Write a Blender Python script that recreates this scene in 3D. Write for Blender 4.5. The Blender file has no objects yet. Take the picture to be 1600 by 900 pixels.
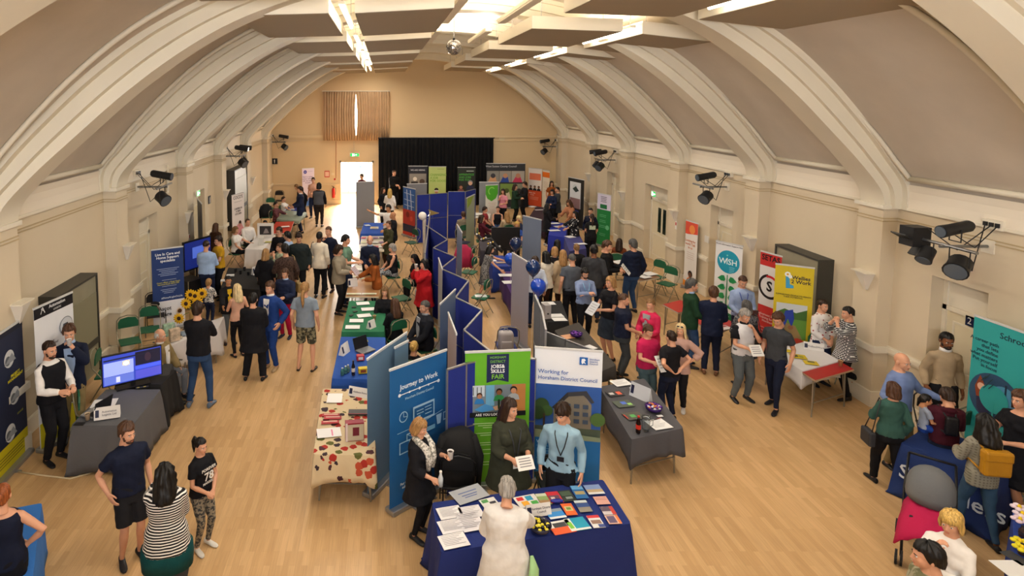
import bpy, bmesh, math, random
import numpy as np
from mathutils import Vector, Matrix, Euler, noise
random.seed(7)
R = math.radians
C = bpy.context.scene.collection
SC = bpy.context.scene

# ------------------------------------------------------------------ camera
F, PITCH, CAM_H, VX, VY = 960.0, 5.0, 5.5, 600.0, 155.0
cam_d = bpy.data.cameras.new('camera'); cam = bpy.data.objects.new('camera', cam_d); C.objects.link(cam)
cam_d.sensor_width = 36; cam_d.sensor_fit = 'HORIZONTAL'; cam_d.lens = 36 * F / 1600
cam.location = (0, 0, CAM_H); cam.rotation_euler = (R(90 - PITCH), 0, 0)
CY = VY + F * math.tan(R(PITCH))
cam_d.shift_x = (800 - VX) / 1600; cam_d.shift_y = -(450 - CY) / 1600
cam_d.clip_start = .1; cam_d.clip_end = 200
SC.camera = cam

def ray(px, py):
    fw = Vector((0, math.cos(R(PITCH)), -math.sin(R(PITCH)))); up = Vector((0, math.sin(R(PITCH)), math.cos(R(PITCH))))
    return fw + Vector((1, 0, 0)) * ((px - VX) / F) - up * ((py - CY) / F)
def onz(px, py, Z=0.0):
    d = ray(px, py); return Vector((0, 0, CAM_H)) + d * ((Z - CAM_H) / d.z)
def onx(px, py, X):
    d = ray(px, py); return Vector((0, 0, CAM_H)) + d * (X / d.x)
def ony(px, py, Y):
    d = ray(px, py); return Vector((0, 0, CAM_H)) + d * (Y / d.y)
def proj(P):
    d = Vector(P) - Vector((0, 0, CAM_H))
    fw = Vector((0, math.cos(R(PITCH)), -math.sin(R(PITCH)))); up = Vector((0, math.sin(R(PITCH)), math.cos(R(PITCH))))
    return VX + F * d.x / d.dot(fw), CY - F * d.dot(up) / d.dot(fw)

# ------------------------------------------------------------------ world, lights, exposure
W = bpy.data.worlds.new('world'); SC.world = W; W.use_nodes = True
W.node_tree.nodes['Background'].inputs[0].default_value = (.85, .9, 1, 1)
W.node_tree.nodes['Background'].inputs[1].default_value = 1.0
def area(name, loc, rot, sx, sy, power, col):
    d = bpy.data.lights.new(name, 'AREA'); d.shape = 'RECTANGLE'; d.size = sx; d.size_y = sy; d.energy = power; d.color = col
    o = bpy.data.objects.new(name, d); C.objects.link(o); o.location = loc; o.rotation_euler = rot; return o
WARM = (1.0, .94, .84); DAY = (.97, .97, 1.0)
# daylight through the tall windows of the gallery end wall, behind the camera
area('gallery_window_daylight', (-.6, -5.4, 5.0), (R(78), 0, R(6)), 8.0, 2.6, 1000, DAY)
# daylight through the open door in the far wall
area('doorway_daylight', (-1.45, 33.6, 1.9), (R(-72), 0, 0), 1.6, 2.4, 1500, (1, .95, .88))
# ceiling lamps: rows of tube lamps hung between the acoustic panels (power per lamp)
TUBE_DOWN, TUBE_UP = 62, 34
SC.view_settings.view_transform = 'Standard'; SC.view_settings.look = 'None'
SC.view_settings.exposure = 0.42; SC.view_settings.gamma = 1.0; SC.view_settings.use_curve_mapping = False
SC.cycles.use_denoising = True
SC.cycles.max_bounces = 6; SC.cycles.diffuse_bounces = 4; SC.cycles.glossy_bounces = 2
SC.cycles.transmission_bounces = 4; SC.cycles.transparent_max_bounces = 6
SC.cycles.caustics_reflective = False; SC.cycles.caustics_refractive = False
SC.cycles.sample_clamp_indirect = 6

# ------------------------------------------------------------------ materials
def rgb(h):
    h = h.lstrip('#'); v = [int(h[i:i + 2], 16) / 255 for i in (0, 2, 4)]
    return tuple(c / 12.92 if c <= .04045 else ((c + .055) / 1.055) ** 2.4 for c in v)
COL = dict(black='#15151a', offblack='#1e1e22', navy='#1b2440', dnavy='#151b30', white='#e8e4e0', cream='#ddd3c0', grey='#70737a', dgrey='#3a3c40',
    lgrey='#9ea3a8', lblue='#9db6da', blue='#2b4c9c', suitblue='#1d3a78', mustard='#b98c1c', pink='#d98c9c', hotpink='#d02c58', magenta='#b01c4c',
    red='#a8161f', crimson='#a3123a', maroon='#4c1626', olive='#3d3c26', sage='#8d9a84', green='#1f5c3c', dgreen='#1d3426', teal='#35625c', dteal='#0d4448', tan='#a8916e', khaki='#87744e',
    brown='#6a4426', rust='#8d4a1c', dbrown='#3a2418', jeans='#2c4468', djeans='#1e2a42', ljeans='#4e6480', gjeans='#565c60', beige='#b8a284', purple='#38206a',
    peach='#d8a890', stone='#8b8271', yellow='#d8b020', bluegrey='#5c6c86', orange='#d8622c', silver='#a0a2a4')
_m = {}
def nd(nt, t, **kw):
    n = nt.nodes.new(t)
    for k, v in kw.items():
        if k.startswith('i_'): n.inputs[k[2:].replace('_', ' ')].default_value = v
        else: setattr(n, k, v)
    return n
def mat(name, col, rough=.6, metal=0, emit=0, bump=0, bscale=40, vary=0, vscale=3, trans=0, spec=.4, coat=0):
    key = (name, str(col), rough, metal, emit, bump, bscale, vary, vscale, trans)
    if key in _m: return _m[key]
    if isinstance(col, str): col = rgb(COL.get(col, col))
    m = bpy.data.materials.new(name); m.use_nodes = True; nt = m.node_tree; b = nt.nodes['Principled BSDF']
    b.inputs['Base Color'].default_value = (*col, 1); b.inputs['Roughness'].default_value = rough; b.inputs['Metallic'].default_value = metal
    b.inputs['Specular IOR Level'].default_value = spec
    if coat: b.inputs['Coat Weight'].default_value = coat
    if trans: b.inputs['Transmission Weight'].default_value = trans; b.inputs['IOR'].default_value = 1.3
    if emit: b.inputs['Emission Color'].default_value = (*col, 1); b.inputs['Emission Strength'].default_value = emit
    tc = None
    if vary or bump:
        tc = nd(nt, 'ShaderNodeTexCoord')
    if vary:
        n = nd(nt, 'ShaderNodeTexNoise'); n.inputs['Scale'].default_value = vscale; n.inputs['Detail'].default_value = 5
        nt.links.new(tc.outputs['Object'], n.inputs['Vector'])
        r = nd(nt, 'ShaderNodeMapRange'); r.inputs['From Min'].default_value = .3; r.inputs['From Max'].default_value = .7
        r.inputs['To Min'].default_value = 1 - vary; r.inputs['To Max'].default_value = 1 + vary
        nt.links.new(n.outputs['Fac'], r.inputs['Value'])
        mx = nd(nt, 'ShaderNodeVectorMath', operation='SCALE'); mx.inputs[0].default_value = col
        nt.links.new(r.outputs['Result'], mx.inputs['Scale']); nt.links.new(mx.outputs['Vector'], b.inputs['Base Color'])
    if bump:
        n2 = nd(nt, 'ShaderNodeTexNoise'); n2.inputs['Scale'].default_value = bscale; n2.inputs['Detail'].default_value = 4
        nt.links.new(tc.outputs['Object'], n2.inputs['Vector'])
        bp = nd(nt, 'ShaderNodeBump'); bp.inputs['Strength'].default_value = bump; bp.inputs['Distance'].default_value = .02
        nt.links.new(n2.outputs['Fac'], bp.inputs['Height']); nt.links.new(bp.outputs['Normal'], b.inputs['Normal'])
    _m[key] = m; return m
def ramp_mat(name, builder, rough=.85, bump=.25):
    """material whose colour comes out of builder(nt, object_coord_socket) -> colour socket"""
    if name in _m: return _m[name]
    m = bpy.data.materials.new(name); m.use_nodes = True; nt = m.node_tree; b = nt.nodes['Principled BSDF']
    b.inputs['Roughness'].default_value = rough; b.inputs['Specular IOR Level'].default_value = .3
    tc = nd(nt, 'ShaderNodeTexCoord')
    nt.links.new(builder(nt, tc.outputs['Object']), b.inputs['Base Color'])
    if bump:
        n2 = nd(nt, 'ShaderNodeTexNoise'); n2.inputs['Scale'].default_value = 12; nt.links.new(tc.outputs['Object'], n2.inputs['Vector'])
        bp = nd(nt, 'ShaderNodeBump'); bp.inputs['Strength'].default_value = bump; bp.inputs['Distance'].default_value = .02
        nt.links.new(n2.outputs['Fac'], bp.inputs['Height']); nt.links.new(bp.outputs['Normal'], b.inputs['Normal'])
    _m[name] = m; return m
def two(nt, fac, a, b, lo=.45, hi=.55):
    r = nd(nt, 'ShaderNodeValToRGB'); r.color_ramp.interpolation = 'LINEAR'
    r.color_ramp.elements[0].position = lo; r.color_ramp.elements[1].position = hi
    r.color_ramp.elements[0].color = (*rgb(COL.get(a, a)), 1); r.color_ramp.elements[1].color = (*rgb(COL.get(b, b)), 1)
    nt.links.new(fac, r.inputs[0]); return r.outputs[0]
def pat(kind, a='black', b='white'):
    def f(nt, co):
        if kind == 'stripes':
            w = nd(nt, 'ShaderNodeTexWave', bands_direction='Z'); w.inputs['Scale'].default_value = 11
            nt.links.new(co, w.inputs['Vector']); return two(nt, w.outputs['Fac'], a, b, .55, .65)
        if kind == 'bands':
            w = nd(nt, 'ShaderNodeTexBrick'); w.inputs['Scale'].default_value = 9; w.inputs['Mortar Size'].default_value = .035
            w.inputs['Color1'].default_value = (*rgb(COL.get(a, a)), 1); w.inputs['Color2'].default_value = (*rgb(COL.get(a, a)), 1)
            w.inputs['Mortar'].default_value = (*rgb(COL.get(b, b)), 1)
            mp = nd(nt, 'ShaderNodeMapping'); mp.inputs['Rotation'].default_value = (R(90), 0, 0)
            nt.links.new(co, mp.inputs[0]); nt.links.new(mp.outputs[0], w.inputs['Vector']); return w.outputs['Color']
        if kind == 'spots':
            w = nd(nt, 'ShaderNodeTexVoronoi'); w.inputs['Scale'].default_value = 14
            nt.links.new(co, w.inputs['Vector']); return two(nt, w.outputs['Distance'], b, a, .22, .28)
        if kind == 'check':
            w = nd(nt, 'ShaderNodeTexWave', bands_direction='Z'); w.inputs['Scale'].default_value = 9; nt.links.new(co, w.inputs['Vector'])
            v = nd(nt, 'ShaderNodeTexWave', bands_direction='X'); v.inputs['Scale'].default_value = 9; nt.links.new(co, v.inputs['Vector'])
            s = nd(nt, 'ShaderNodeMath', operation='MULTIPLY'); nt.links.new(w.outputs['Fac'], s.inputs[0]); nt.links.new(v.outputs['Fac'], s.inputs[1])
            return two(nt, s.outputs[0], a, b, .2, .8)
        w = nd(nt, 'ShaderNodeTexNoise'); w.inputs['Scale'].default_value = 16 if kind == 'camo' else 34; w.inputs['Detail'].default_value = 2
        nt.links.new(co, w.inputs['Vector']); return two(nt, w.outputs['Fac'], a, b, .44, .54)
    return ramp_mat(f'{kind} cloth {a} {b}', f)
def cloth(c):
    if isinstance(c, tuple): return pat(*c)
    return mat('cloth ' + c, c, .85, bump=.35, bscale=9, vary=.12, vscale=6, spec=.2)
PLASTIC = lambda c: mat('plastic', c, .4)
METAL = mat('grey metal', '#8f9194', .35, .9)
CHROME = mat('bright metal', '#c8c8c8', .22, 1)
BLKMETAL = mat('black metal', '#16161a', .45, .3)
PAPER = mat('paper', '#e6e2da', .7)

# ------------------------------------------------------------------ mesh helpers
class MB:
    def __init__(s): s.bm = bmesh.new(); s.mi = 0
    def _f(s, vs):
        try: f = s.bm.faces.new(vs); f.material_index = s.mi; return f
        except ValueError: return None
    def box(s, c, d, rot=None, bevel=0):
        c = Vector(c); h = Vector(d) / 2
        vs = []
        for x in (-1, 1):
            for y in (-1, 1):
                for z in (-1, 1):
                    v = Vector((x * h.x, y * h.y, z * h.z))
                    if rot is not None: v = rot @ v
                    vs.append(s.bm.verts.new(c + v))
        fs = [s._f([vs[i] for i in q]) for q in ((0, 1, 3, 2), (4, 6, 7, 5), (0, 4, 5, 1), (2, 3, 7, 6), (0, 2, 6, 4), (1, 5, 7, 3))]
        if bevel:
            es = {e for f in fs for e in f.edges}
            r = bmesh.ops.bevel(s.bm, geom=list(es), offset=bevel, segments=2, affect='EDGES', profile=.5)
            for f in r['faces']: f.material_index = s.mi
        return s
    def b2(s, x0, x1, y0, y1, z0, z1, bevel=0): return s.box(((x0 + x1) / 2, (y0 + y1) / 2, (z0 + z1) / 2), (abs(x1 - x0), abs(y1 - y0), abs(z1 - z0)), None, bevel)
    def rings(s, rs, cap=True):
        vr = [[s.bm.verts.new(p) for p in r] for r in rs]; n = len(vr[0])
        for a, b in zip(vr, vr[1:]):
            for i in range(n): s._f([a[i], a[(i + 1) % n], b[(i + 1) % n], b[i]])
        if cap: s._f(list(reversed(vr[0]))); s._f(vr[-1])
        return s
    def tube(s, pts, rad, n=8, cap=True, flat=1.0):
        pts = [Vector(p) for p in pts]
        if not isinstance(rad, (list, tuple)): rad = [rad] * len(pts)
        rs = []; u = None
        for i, p in enumerate(pts):
            t = (pts[min(i + 1, len(pts) - 1)] - pts[max(i - 1, 0)]).normalized()
            if u is None:
                u = t.orthogonal().normalized() if abs(t.z) < .9 else Vector((1, 0, 0))
            u = (u - t * u.dot(t)).normalized(); v = t.cross(u)
            rs.append([p + (u * math.cos(a) + v * math.sin(a) * flat) * rad[i] for a in [2 * math.pi * k / n for k in range(n)]])
        return s.rings(rs, cap)
    def stack(s, rows, n=18, e=2.3):
        """closed stack of horizontal superellipse rings (cx, cy, z, rx, ry)"""
        rs = []
        for cx, cy, z, rx, ry in rows:
            r = []
            for k in range(n):
                a = 2 * math.pi * k / n; c, q = math.cos(a), math.sin(a)
                r.append(Vector((cx + rx * math.copysign(abs(c) ** (2 / e), c), cy + ry * math.copysign(abs(q) ** (2 / e), q), z)))
            rs.append(r)
        return s.rings(rs)
    def ell(s, c, r, nu=12, nv=8, rot=None):
        c = Vector(c); rs = []
        top = Vector((0, 0, r[2])); bot = -top
        if rot is not None: top = rot @ top; bot = rot @ bot
        vt = s.bm.verts.new(c + top); vb = s.bm.verts.new(c + bot); g = []
        for j in range(1, nv):
            ph = math.pi * j / nv; row = []
            for i in range(nu):
                a = 2 * math.pi * i / nu
                v = Vector((r[0] * math.sin(ph) * math.cos(a), r[1] * math.sin(ph) * math.sin(a), r[2] * math.cos(ph)))
                if rot is not None: v = rot @ v
                row.append(s.bm.verts.new(c + v))
            g.append(row)
        for i in range(nu):
            k = (i + 1) % nu
            s._f([vt, g[0][i], g[0][k]]); s._f([vb, g[-1][k], g[-1][i]])
            for a, b in zip(g, g[1:]): s._f([a[i], b[i], b[k], a[k]])
        return s
    def lathe(s, c, prof, n=20):
        c = Vector(c)
        return s.rings([[c + Vector((r * math.cos(2 * math.pi * k / n), r * math.sin(2 * math.pi * k / n), z)) for k in range(n)] for r, z in prof])
    def prism(s, poly, y0, y1):
        """polygon in xz, extruded along y"""
        a = [s.bm.verts.new((x, y0, z)) for x, z in poly]; b = [s.bm.verts.new((x, y1, z)) for x, z in poly]; n = len(poly)
        s._f(a); s._f(list(reversed(b)))
        for i in range(n): s._f([a[i], b[i], b[(i + 1) % n], a[(i + 1) % n]])
        return s
    def build(s, name, mats, parent=None, smooth=False, recalc=True):
        if recalc: bmesh.ops.recalc_face_normals(s.bm, faces=s.bm.faces)
        me = bpy.data.meshes.new(name); s.bm.to_mesh(me); s.bm.free()
        for m in (mats if isinstance(mats, (list, tuple)) else [mats]): me.materials.append(m)
        if smooth: me.polygons.foreach_set('use_smooth', [True] * len(me.polygons))
        o = bpy.data.objects.new(name, me); C.objects.link(o)
        if parent: o.parent = parent
        return o
def shade_auto(o, ang=40):
    me = o.data; me.polygons.foreach_set('use_smooth', [True] * len(me.polygons)); me.set_sharp_from_angle(angle=R(ang)); return o
def empty(name, loc=(0, 0, 0), rz=0):
    o = bpy.data.objects.new(name, None); o.empty_display_size = .1; C.objects.link(o); o.location = loc; o.rotation_euler = (0, 0, rz); return o
def tag(o, label, cat, group=None, kind=None):
    o['label'] = label; o['category'] = cat
    if group: o['group'] = group
    if kind: o['kind'] = kind
    return o
def thing(name, label, cat, loc=(0, 0, 0), rz=0, group=None): return tag(empty(name, loc, rz), label, cat, group)
def struct(o): o['kind'] = 'structure'; return o
def copy_tree(o, parent=None):
    c = o.copy(); C.objects.link(c)
    if parent: c.parent = parent
    for ch in list(o.children): copy_tree(ch, c)
    return c
TEXTS = []
def text(s, size, m, parent, loc, rot=(R(90), 0, 0), name='lettering', align='CENTER', bold=0, sx=1, sp=1):
    d = bpy.data.curves.new(name, 'FONT'); d.body = s; d.size = size; d.align_x = align; d.align_y = 'CENTER'
    d.extrude = .0008; d.offset = bold * size; d.resolution_u = 2; d.materials.append(m); d.space_line = sp
    o = bpy.data.objects.new(name, d); C.objects.link(o); o.location = loc; o.rotation_euler = rot; o.scale = (sx, 1, 1)
    if parent: o.parent = parent
    TEXTS.append(o); return o
def bake_texts():
    bpy.context.view_layer.update(); dg = bpy.context.evaluated_depsgraph_get()
    for o in TEXTS:
        me = bpy.data.meshes.new_from_object(o.evaluated_get(dg)); me.name = o.name
        n = bpy.data.objects.new('tmp', me); C.objects.link(n); n.parent = o.parent
        n.location = o.location; n.rotation_euler = o.rotation_euler; n.scale = o.scale
        for k in o.keys(): n[k] = o[k]
        nm = o.name; cu = o.data; bpy.data.objects.remove(o); bpy.data.curves.remove(cu); n.name = nm
    TEXTS.clear()
# ------------------------------------------------------------------ the hall
XL, XR, YF, YB = -5.85, 9.0, 32.0, -6.0
XC = (XL + XR) / 2; HC = 3.62
WALLM = mat('cream wall paint', '#d2c4ab', .75, bump=.08, bscale=6, vary=.03, vscale=.8)
LOWM = mat('lower wall paint', '#c8baa0', .75, bump=.08, bscale=6, vary=.04, vscale=.8)
WHITEM = mat('white trim paint', '#e2dac8', .6, bump=.06, bscale=8)
RIBM = mat('rib paint', '#dbd3c0', .65, bump=.08, bscale=5, vary=.03, vscale=1.2)
VAULTM = mat('vault panel lining', '#c6bcae', .8, bump=.25, bscale=3, vary=.05, vscale=1.5)
def floor_mat():
    def f(nt, co):
        mp = nd(nt, 'ShaderNodeMapping'); mp.inputs['Rotation'].default_value = (0, 0, R(90)); nt.links.new(co, mp.inputs[0])
        def br(sc, c1, c2):
            b = nd(nt, 'ShaderNodeTexBrick'); b.offset = .37; b.offset_frequency = 2
            b.inputs['Scale'].default_value = 1; b.inputs['Brick Width'].default_value = sc; b.inputs['Row Height'].default_value = .075
            b.inputs['Mortar Size'].default_value = .0012; b.inputs['Mortar Smooth'].default_value = .5; b.inputs['Bias'].default_value = 0
            b.inputs['Color1'].default_value = (*c1, 1); b.inputs['Color2'].default_value = (*c2, 1); b.inputs['Mortar'].default_value = (*[x * .75 for x in c1], 1)
            nt.links.new(mp.outputs[0], b.inputs['Vector']); return b.outputs['Color']
        a = br(.62, rgb('#cca87a'), rgb('#bc986a'))
        n = nd(nt, 'ShaderNodeTexNoise'); n.inputs['Scale'].default_value = .55; n.inputs['Detail'].default_value = 3; nt.links.new(co, n.inputs['Vector'])
        s = nd(nt, 'ShaderNodeMapping'); s.inputs['Scale'].default_value = (40, 1.5, 1); nt.links.new(co, s.inputs[0])
        g = nd(nt, 'ShaderNodeTexNoise'); g.inputs['Scale'].default_value = 2; g.inputs['Detail'].default_value = 6; nt.links.new(s.outputs[0], g.inputs['Vector'])
        ad = nd(nt, 'ShaderNodeMath', operation='ADD'); nt.links.new(n.outputs['Fac'], ad.inputs[0]); nt.links.new(g.outputs['Fac'], ad.inputs[1])
        r = nd(nt, 'ShaderNodeMapRange'); r.inputs['From Min'].default_value = .7; r.inputs['From Max'].default_value = 1.3; r.inputs['To Min'].default_value = .86; r.inputs['To Max'].default_value = 1.12
        nt.links.new(ad.outputs[0], r.inputs['Value'])
        mx = nd(nt, 'ShaderNodeVectorMath', operation='SCALE'); nt.links.new(a, mx.inputs[0]); nt.links.new(r.outputs['Result'], mx.inputs['Scale'])
        return mx.outputs['Vector']
    m = ramp_mat('maple strip floor', f, rough=.36, bump=0); m.node_tree.nodes['Principled BSDF'].inputs['Specular IOR Level'].default_value = .35; return m
struct(MB().b2(XL - .5, XR + .5, YB - .3, YF + 5, -.2, 0).build('floor', floor_mat()))

RIBS_R = [-1, 3.3, 6.85, 10.9, 14.45, 18.35, 22.3, 26.15, 30.4]
RIBS_L = [-2, 1.1, 4.5, 8.95, 12.95, 17.55, 21.35, 25.3, 29.6]
TH = .38
def recess_y(px0, px1, py, X): return sorted((onx(px0, py, X).y, onx(px1, py, X).y))
def door_leaf(idx, X, sgn, y0, y1, z1, glass=False, plate=None):
    x = X + sgn * .24; m = MB(); yc = (y0 + y1) / 2
    root = empty(f'door_{idx}', (0, 0, 0)); struct(root)
    m.b2(x, x + sgn * .05, y0 + .07, y1 - .07, .01, z1 - .55)
    m.build('door_panel', mat('door paint', '#ddd2b6', .5), root)
    f = MB()
    for a, b in ((y0, y0 + .07), (y1 - .07, y1)): f.b2(x - sgn * .03, x + sgn * .08, a, b, 0, z1)
    f.b2(x - sgn * .03, x + sgn * .08, y0, y1, z1 - .55, z1 - .47); f.b2(x, x + sgn * .04, y0, y1, z1 - .47, z1)
    f.build('door_frame', WHITEM, root)
    pn = MB()
    for a, b, c, d in ((y0 + .18, y1 - .18, .2, .95), (y0 + .18, y1 - .18, 1.12, z1 - .7)):
        if glass and c > 1: continue
        for q in ((a, b, c, c + .03), (a, b, d - .03, d)): pn.b2(x - sgn * .012, x, *q)
        for q in ((a, a + .03, c + .03, d - .03), (b - .03, b, c + .03, d - .03)): pn.b2(x - sgn * .012, x, *q)
    pn.build('panel_moulding', WHITEM, root)
    if glass:
        for a, b in ((yc - .28, yc - .08), (yc + .08, yc + .28)):
            MB().b2(x - sgn * .012, x + sgn * .0, a, b, 1.05, z1 - .75).build('glass_pane', mat('dark wired glass', '#1c2a24', .1), root)
    MB().b2(x - sgn * .05, x, y0 + .12, y0 + .15, .95, 1.15).build('door_handle', CHROME, root)
    return root
def side_wall(side, X, sgn, ops):
    """sgn = outward direction; ops = (y0, y1, height)"""
    up, lo = MB(), MB(); y = YB
    for y0, y1, h in sorted(ops):
        up.b2(X, X + sgn * TH, y, y0, 1.02, HC + .9); lo.b2(X, X + sgn * TH, y, y0, 0, 1.02)
        up.b2(X, X + sgn * TH, y0, y1, h, HC + .9)
        y = y1
    up.b2(X, X + sgn * TH, y, YF, 1.02, HC + .9); lo.b2(X, X + sgn * TH, y, YF, 0, 1.02)
    for y0, y1, h in ops: up.b2(X + sgn * (TH - .04), X + sgn * TH, y0, y1, 0, h)
    up.mi = 1
    up.bm.faces.ensure_lookup_table()
    struct(up.build(f'wall_{side}', [WALLM, LOWM]))
    struct(lo.build(f'trim_{13 if side == "left" else 14}', LOWM))
    def spans(pad=0):
        y = YB; out = []
        for y0, y1, h in sorted(ops): out.append((y, y0 - pad)); y = y1 + pad
        out.append((y, YF)); return out
    ribs = RIBS_R if side == 'right' else RIBS_L
    sk, dr = MB(), MB()
    for a, b in spans():
        sk.b2(X, X - sgn * .035, a, b, 0, .24); sk.b2(X, X - sgn * .05, a, b, .24, .28)
        dr.b2(X, X - sgn * .03, a, b, .98, 1.02); dr.b2(X, X - sgn * .055, a, b, 1.02, 1.09); dr.b2(X, X - sgn * .035, a, b, 1.09, 1.12)
    for r in ribs:
        if r < YB: continue
        f = X - sgn * .26
        sk.b2(X, f - sgn * .035, r - .32, r + .32, 0, .28); dr.b2(X, f - sgn * .05, r - .33, r + .33, 1.0, 1.11)
    struct(sk.build(f'baseboard_{side}', WHITEM)); struct(dr.build(f'trim_{1 if side == "left" else 2}', WHITEM))
    g = MB(); c = MB(); pl = MB()
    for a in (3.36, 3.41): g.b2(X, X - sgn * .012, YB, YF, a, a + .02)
    c.b2(X, X - sgn * .05, YB, YF, HC - .02, HC + .03)
    for r in ribs:
        if r < YB: continue
        f = X - sgn * .26
        pl.b2(X + sgn * .01, f, r - .28, r + .28, 0, HC)
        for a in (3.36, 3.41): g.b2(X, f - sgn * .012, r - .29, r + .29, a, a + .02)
        c.b2(X, f - sgn * .05, r - .33, r + .33, HC - .03, HC + .04)
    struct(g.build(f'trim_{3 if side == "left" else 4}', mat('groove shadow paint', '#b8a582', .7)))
    struct(c.build(f'trim_{5 if side == "left" else 6}', WHITEM))
    struct(pl.build(f'trim_{11 if side == "left" else 12}', WALLM))
# openings
OR = []; OL = []
for i, (a, b, t, top, gl) in enumerate([(1007, 1042, 330, 318, True), (1109, 1144, 360, 350, False), (1462, 1545, 460, 455, False), (948, 962, 300, 292, False)]):
    y0, y1 = recess_y(a, b, t, XR); y1 = max(y1, y0 + .95); OR.append((y0, y1, 2.62)); door_leaf(i + 1, XR, 1, y0, y1, 2.62, gl)
for i, (a, b, t, gl) in enumerate([(217, 246, 350, False), (295, 320, 320, True), (352, 366, 290, False)]):
    y0, y1 = recess_y(a, b, t, XL); y1 = max(y1, y0 + .9); OL.append((y0, y1, 2.62)); door_leaf(i + 5, XL, -1, y0, y1, 2.62, gl)
side_wall('right', XR, 1, OR); side_wall('left', XL, -1, OL)

# far wall with the open doorway
DX0, DX1 = -2.25, -.62; DH = 2.2
fw = MB()
for a, b, c, d in ((XL - .4, DX0, 0, 9), (DX1, XR + .4, 0, 9), (DX0, DX1, DH, 9)): fw.b2(a, b, YF, YF + .3, c, d)
struct(fw.build('wall_far', mat('warm end wall paint', '#dcc39a', .75, bump=.08, bscale=6)))
t = MB()
for a, b in ((XL, DX0 - .08), (3.1, XR)):
    t.b2(a, b, YF - .04, YF, 0, .22)
    t.b2(a, b, YF - .04, YF, 1.0, 1.08)
t.b2(DX0 - .08, DX0, YF - .04, YF + .02, 0, DH + .08); t.b2(DX1, DX1 + .08, YF - .04, YF + .02, 0, DH + .08); t.b2(DX0 - .08, DX1 + .08, YF - .04, YF + .02, DH, DH + .08)
t.b2(XL, XR, YF - .06, YF, HC - .12, HC); t.b2(XL, XR, YF - .04, YF, HC - .3, HC - .27)
struct(t.build('trim_7', mat('end wall trim', '#dfc8a0', .6)))
# lobby beyond the door, with a bright window to the street
lb = MB(); lb.b2(-4, 1, 36.0, 36.2, 0, 3.2); lb.b2(-4, -3.8, YF + .3, 36, 0, 3.2); lb.b2(.8, 1, YF + .3, 36, 0, 3.2)
struct(lb.build('wall_lobby', mat('white lobby wall', '#f0f0f0', .7)))
struct(MB().b2(-4, 1, YF + .3, 36.2, 3.2, 3.3).build('ceiling_lobby', mat('white lobby wall', '#f0f0f0', .7)))
wn = empty('window_1', (0, 0, 0)); struct(wn)
MB().b2(-3.3, .3, 35.9, 35.94, .1, 2.9).build('glass_pane', mat('bright daylight glazing', '#f4f7ff', .4, emit=7.0), wn)
m = MB()
for x in (-3.34, -2.1, -.9, .32): m.b2(x - .03, x + .03, 35.85, 35.98, .05, 2.95)
for z in (.07, 2.93): m.b2(-3.34, .34, 35.85, 35.98, z - .03, z + .03)
m.build('window_frame', WHITEM, wn)

# gallery end wall behind the camera, with its windows
bw = MB()
xs = [XL - .4, -2.6, -.6, .6, 2.6, 3.8, 5.8, XR + .4]
bw.b2(XL - .4, XR + .4, YB - .3, YB, 0, 3.9); bw.b2(XL - .4, XR + .4, YB - .3, YB, 6.4, 9)
for a, b in ((xs[0], xs[1]), (xs[2], xs[3]), (xs[4], xs[5]), (xs[6], xs[7])): bw.b2(a, b, YB - .3, YB, 3.9, 6.4)
struct(bw.build('wall_near', WALLM))
for i in range(3):
    a, b = xs[1 + 2 * i], xs[2 + 2 * i]; r = empty(f'window_{i + 2}'); struct(r); m = MB()
    for x in (a + .03, (a + b) / 2, b - .03): m.b2(x - .03, x + .03, YB - .2, YB - .12, 3.9, 6.4)
    for z in (3.93, 5.15, 6.37): m.b2(a, b, YB - .2, YB - .12, z - .03, z + .03)
    m.build('window_frame', WHITEM, r)
# gallery floor the camera stands on
struct(MB().b2(XL, XR, YB, -1.0, 3.55, 3.85).build('trim_8', WHITEM))

# vault: profile of (distance from centre line, height)
VP = [(7.42, 3.6), (7.40, 4.05), (7.05, 4.5), (6.65, 4.98), (5.85, 5.78), (5.0, 6.45), (4.0, 7.0), (3.0, 7.38), (1.5, 7.7), (0, 7.8)]
RP = [(7.17, 3.62), (7.05, 3.95), (6.62, 4.42), (6.15, 4.86), (5.3, 5.62), (4.45, 6.25), (3.6, 6.72), (2.5, 7.1), (1.1, 7.36), (0, 7.42)]
def fine(P, k=5):
    """Catmull-Rom through the profile"""
    out = []; n = len(P)
    Q = [P[0]] + P + [(-P[-2][0], P[-2][1])]
    for i in range(1, n):
        p0, p1, p2, p3 = [Vector((*q, 0)) for q in Q[i - 1:i + 3]]
        for j in range(k):
            t = j / k
            out.append(.5 * ((2 * p1) + (p2 - p0) * t + (2 * p0 - 5 * p1 + 4 * p2 - p3) * t * t + (3 * p1 - p0 - 3 * p2 + p3) * t ** 3))
    out.append(Vector((*P[-1], 0))); return [(v.x, v.y) for v in out]
def arch(P, k=5):
    a = fine(P, k); return [(XC - x, z) for x, z in a] + [(XC + x, z) for x, z in reversed(a[:-1])]
VA, RA = arch(VP), arch(RP)
def skew(x, yl, yr): return yl + (yr - yl) * (x - XL) / (XR - XL)
def ruled(name, A, yl0, yr0, yl1, yr1, m, mb=None):
    s = mb or MB()
    r0 = [s.bm.verts.new((x, skew(x, yl0, yr0), z)) for x, z in A]; r1 = [s.bm.verts.new((x, skew(x, yl1, yr1), z)) for x, z in A]
    for i in range(len(A) - 1): s._f([r0[i], r0[i + 1], r1[i + 1], r1[i]])
    return s
s = MB()
ruled('v', VA, YB, YB, YF + .1, YF + .1, None, s)
r = s.build('ceiling', VAULTM, smooth=True, recalc=False); struct(r)
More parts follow.
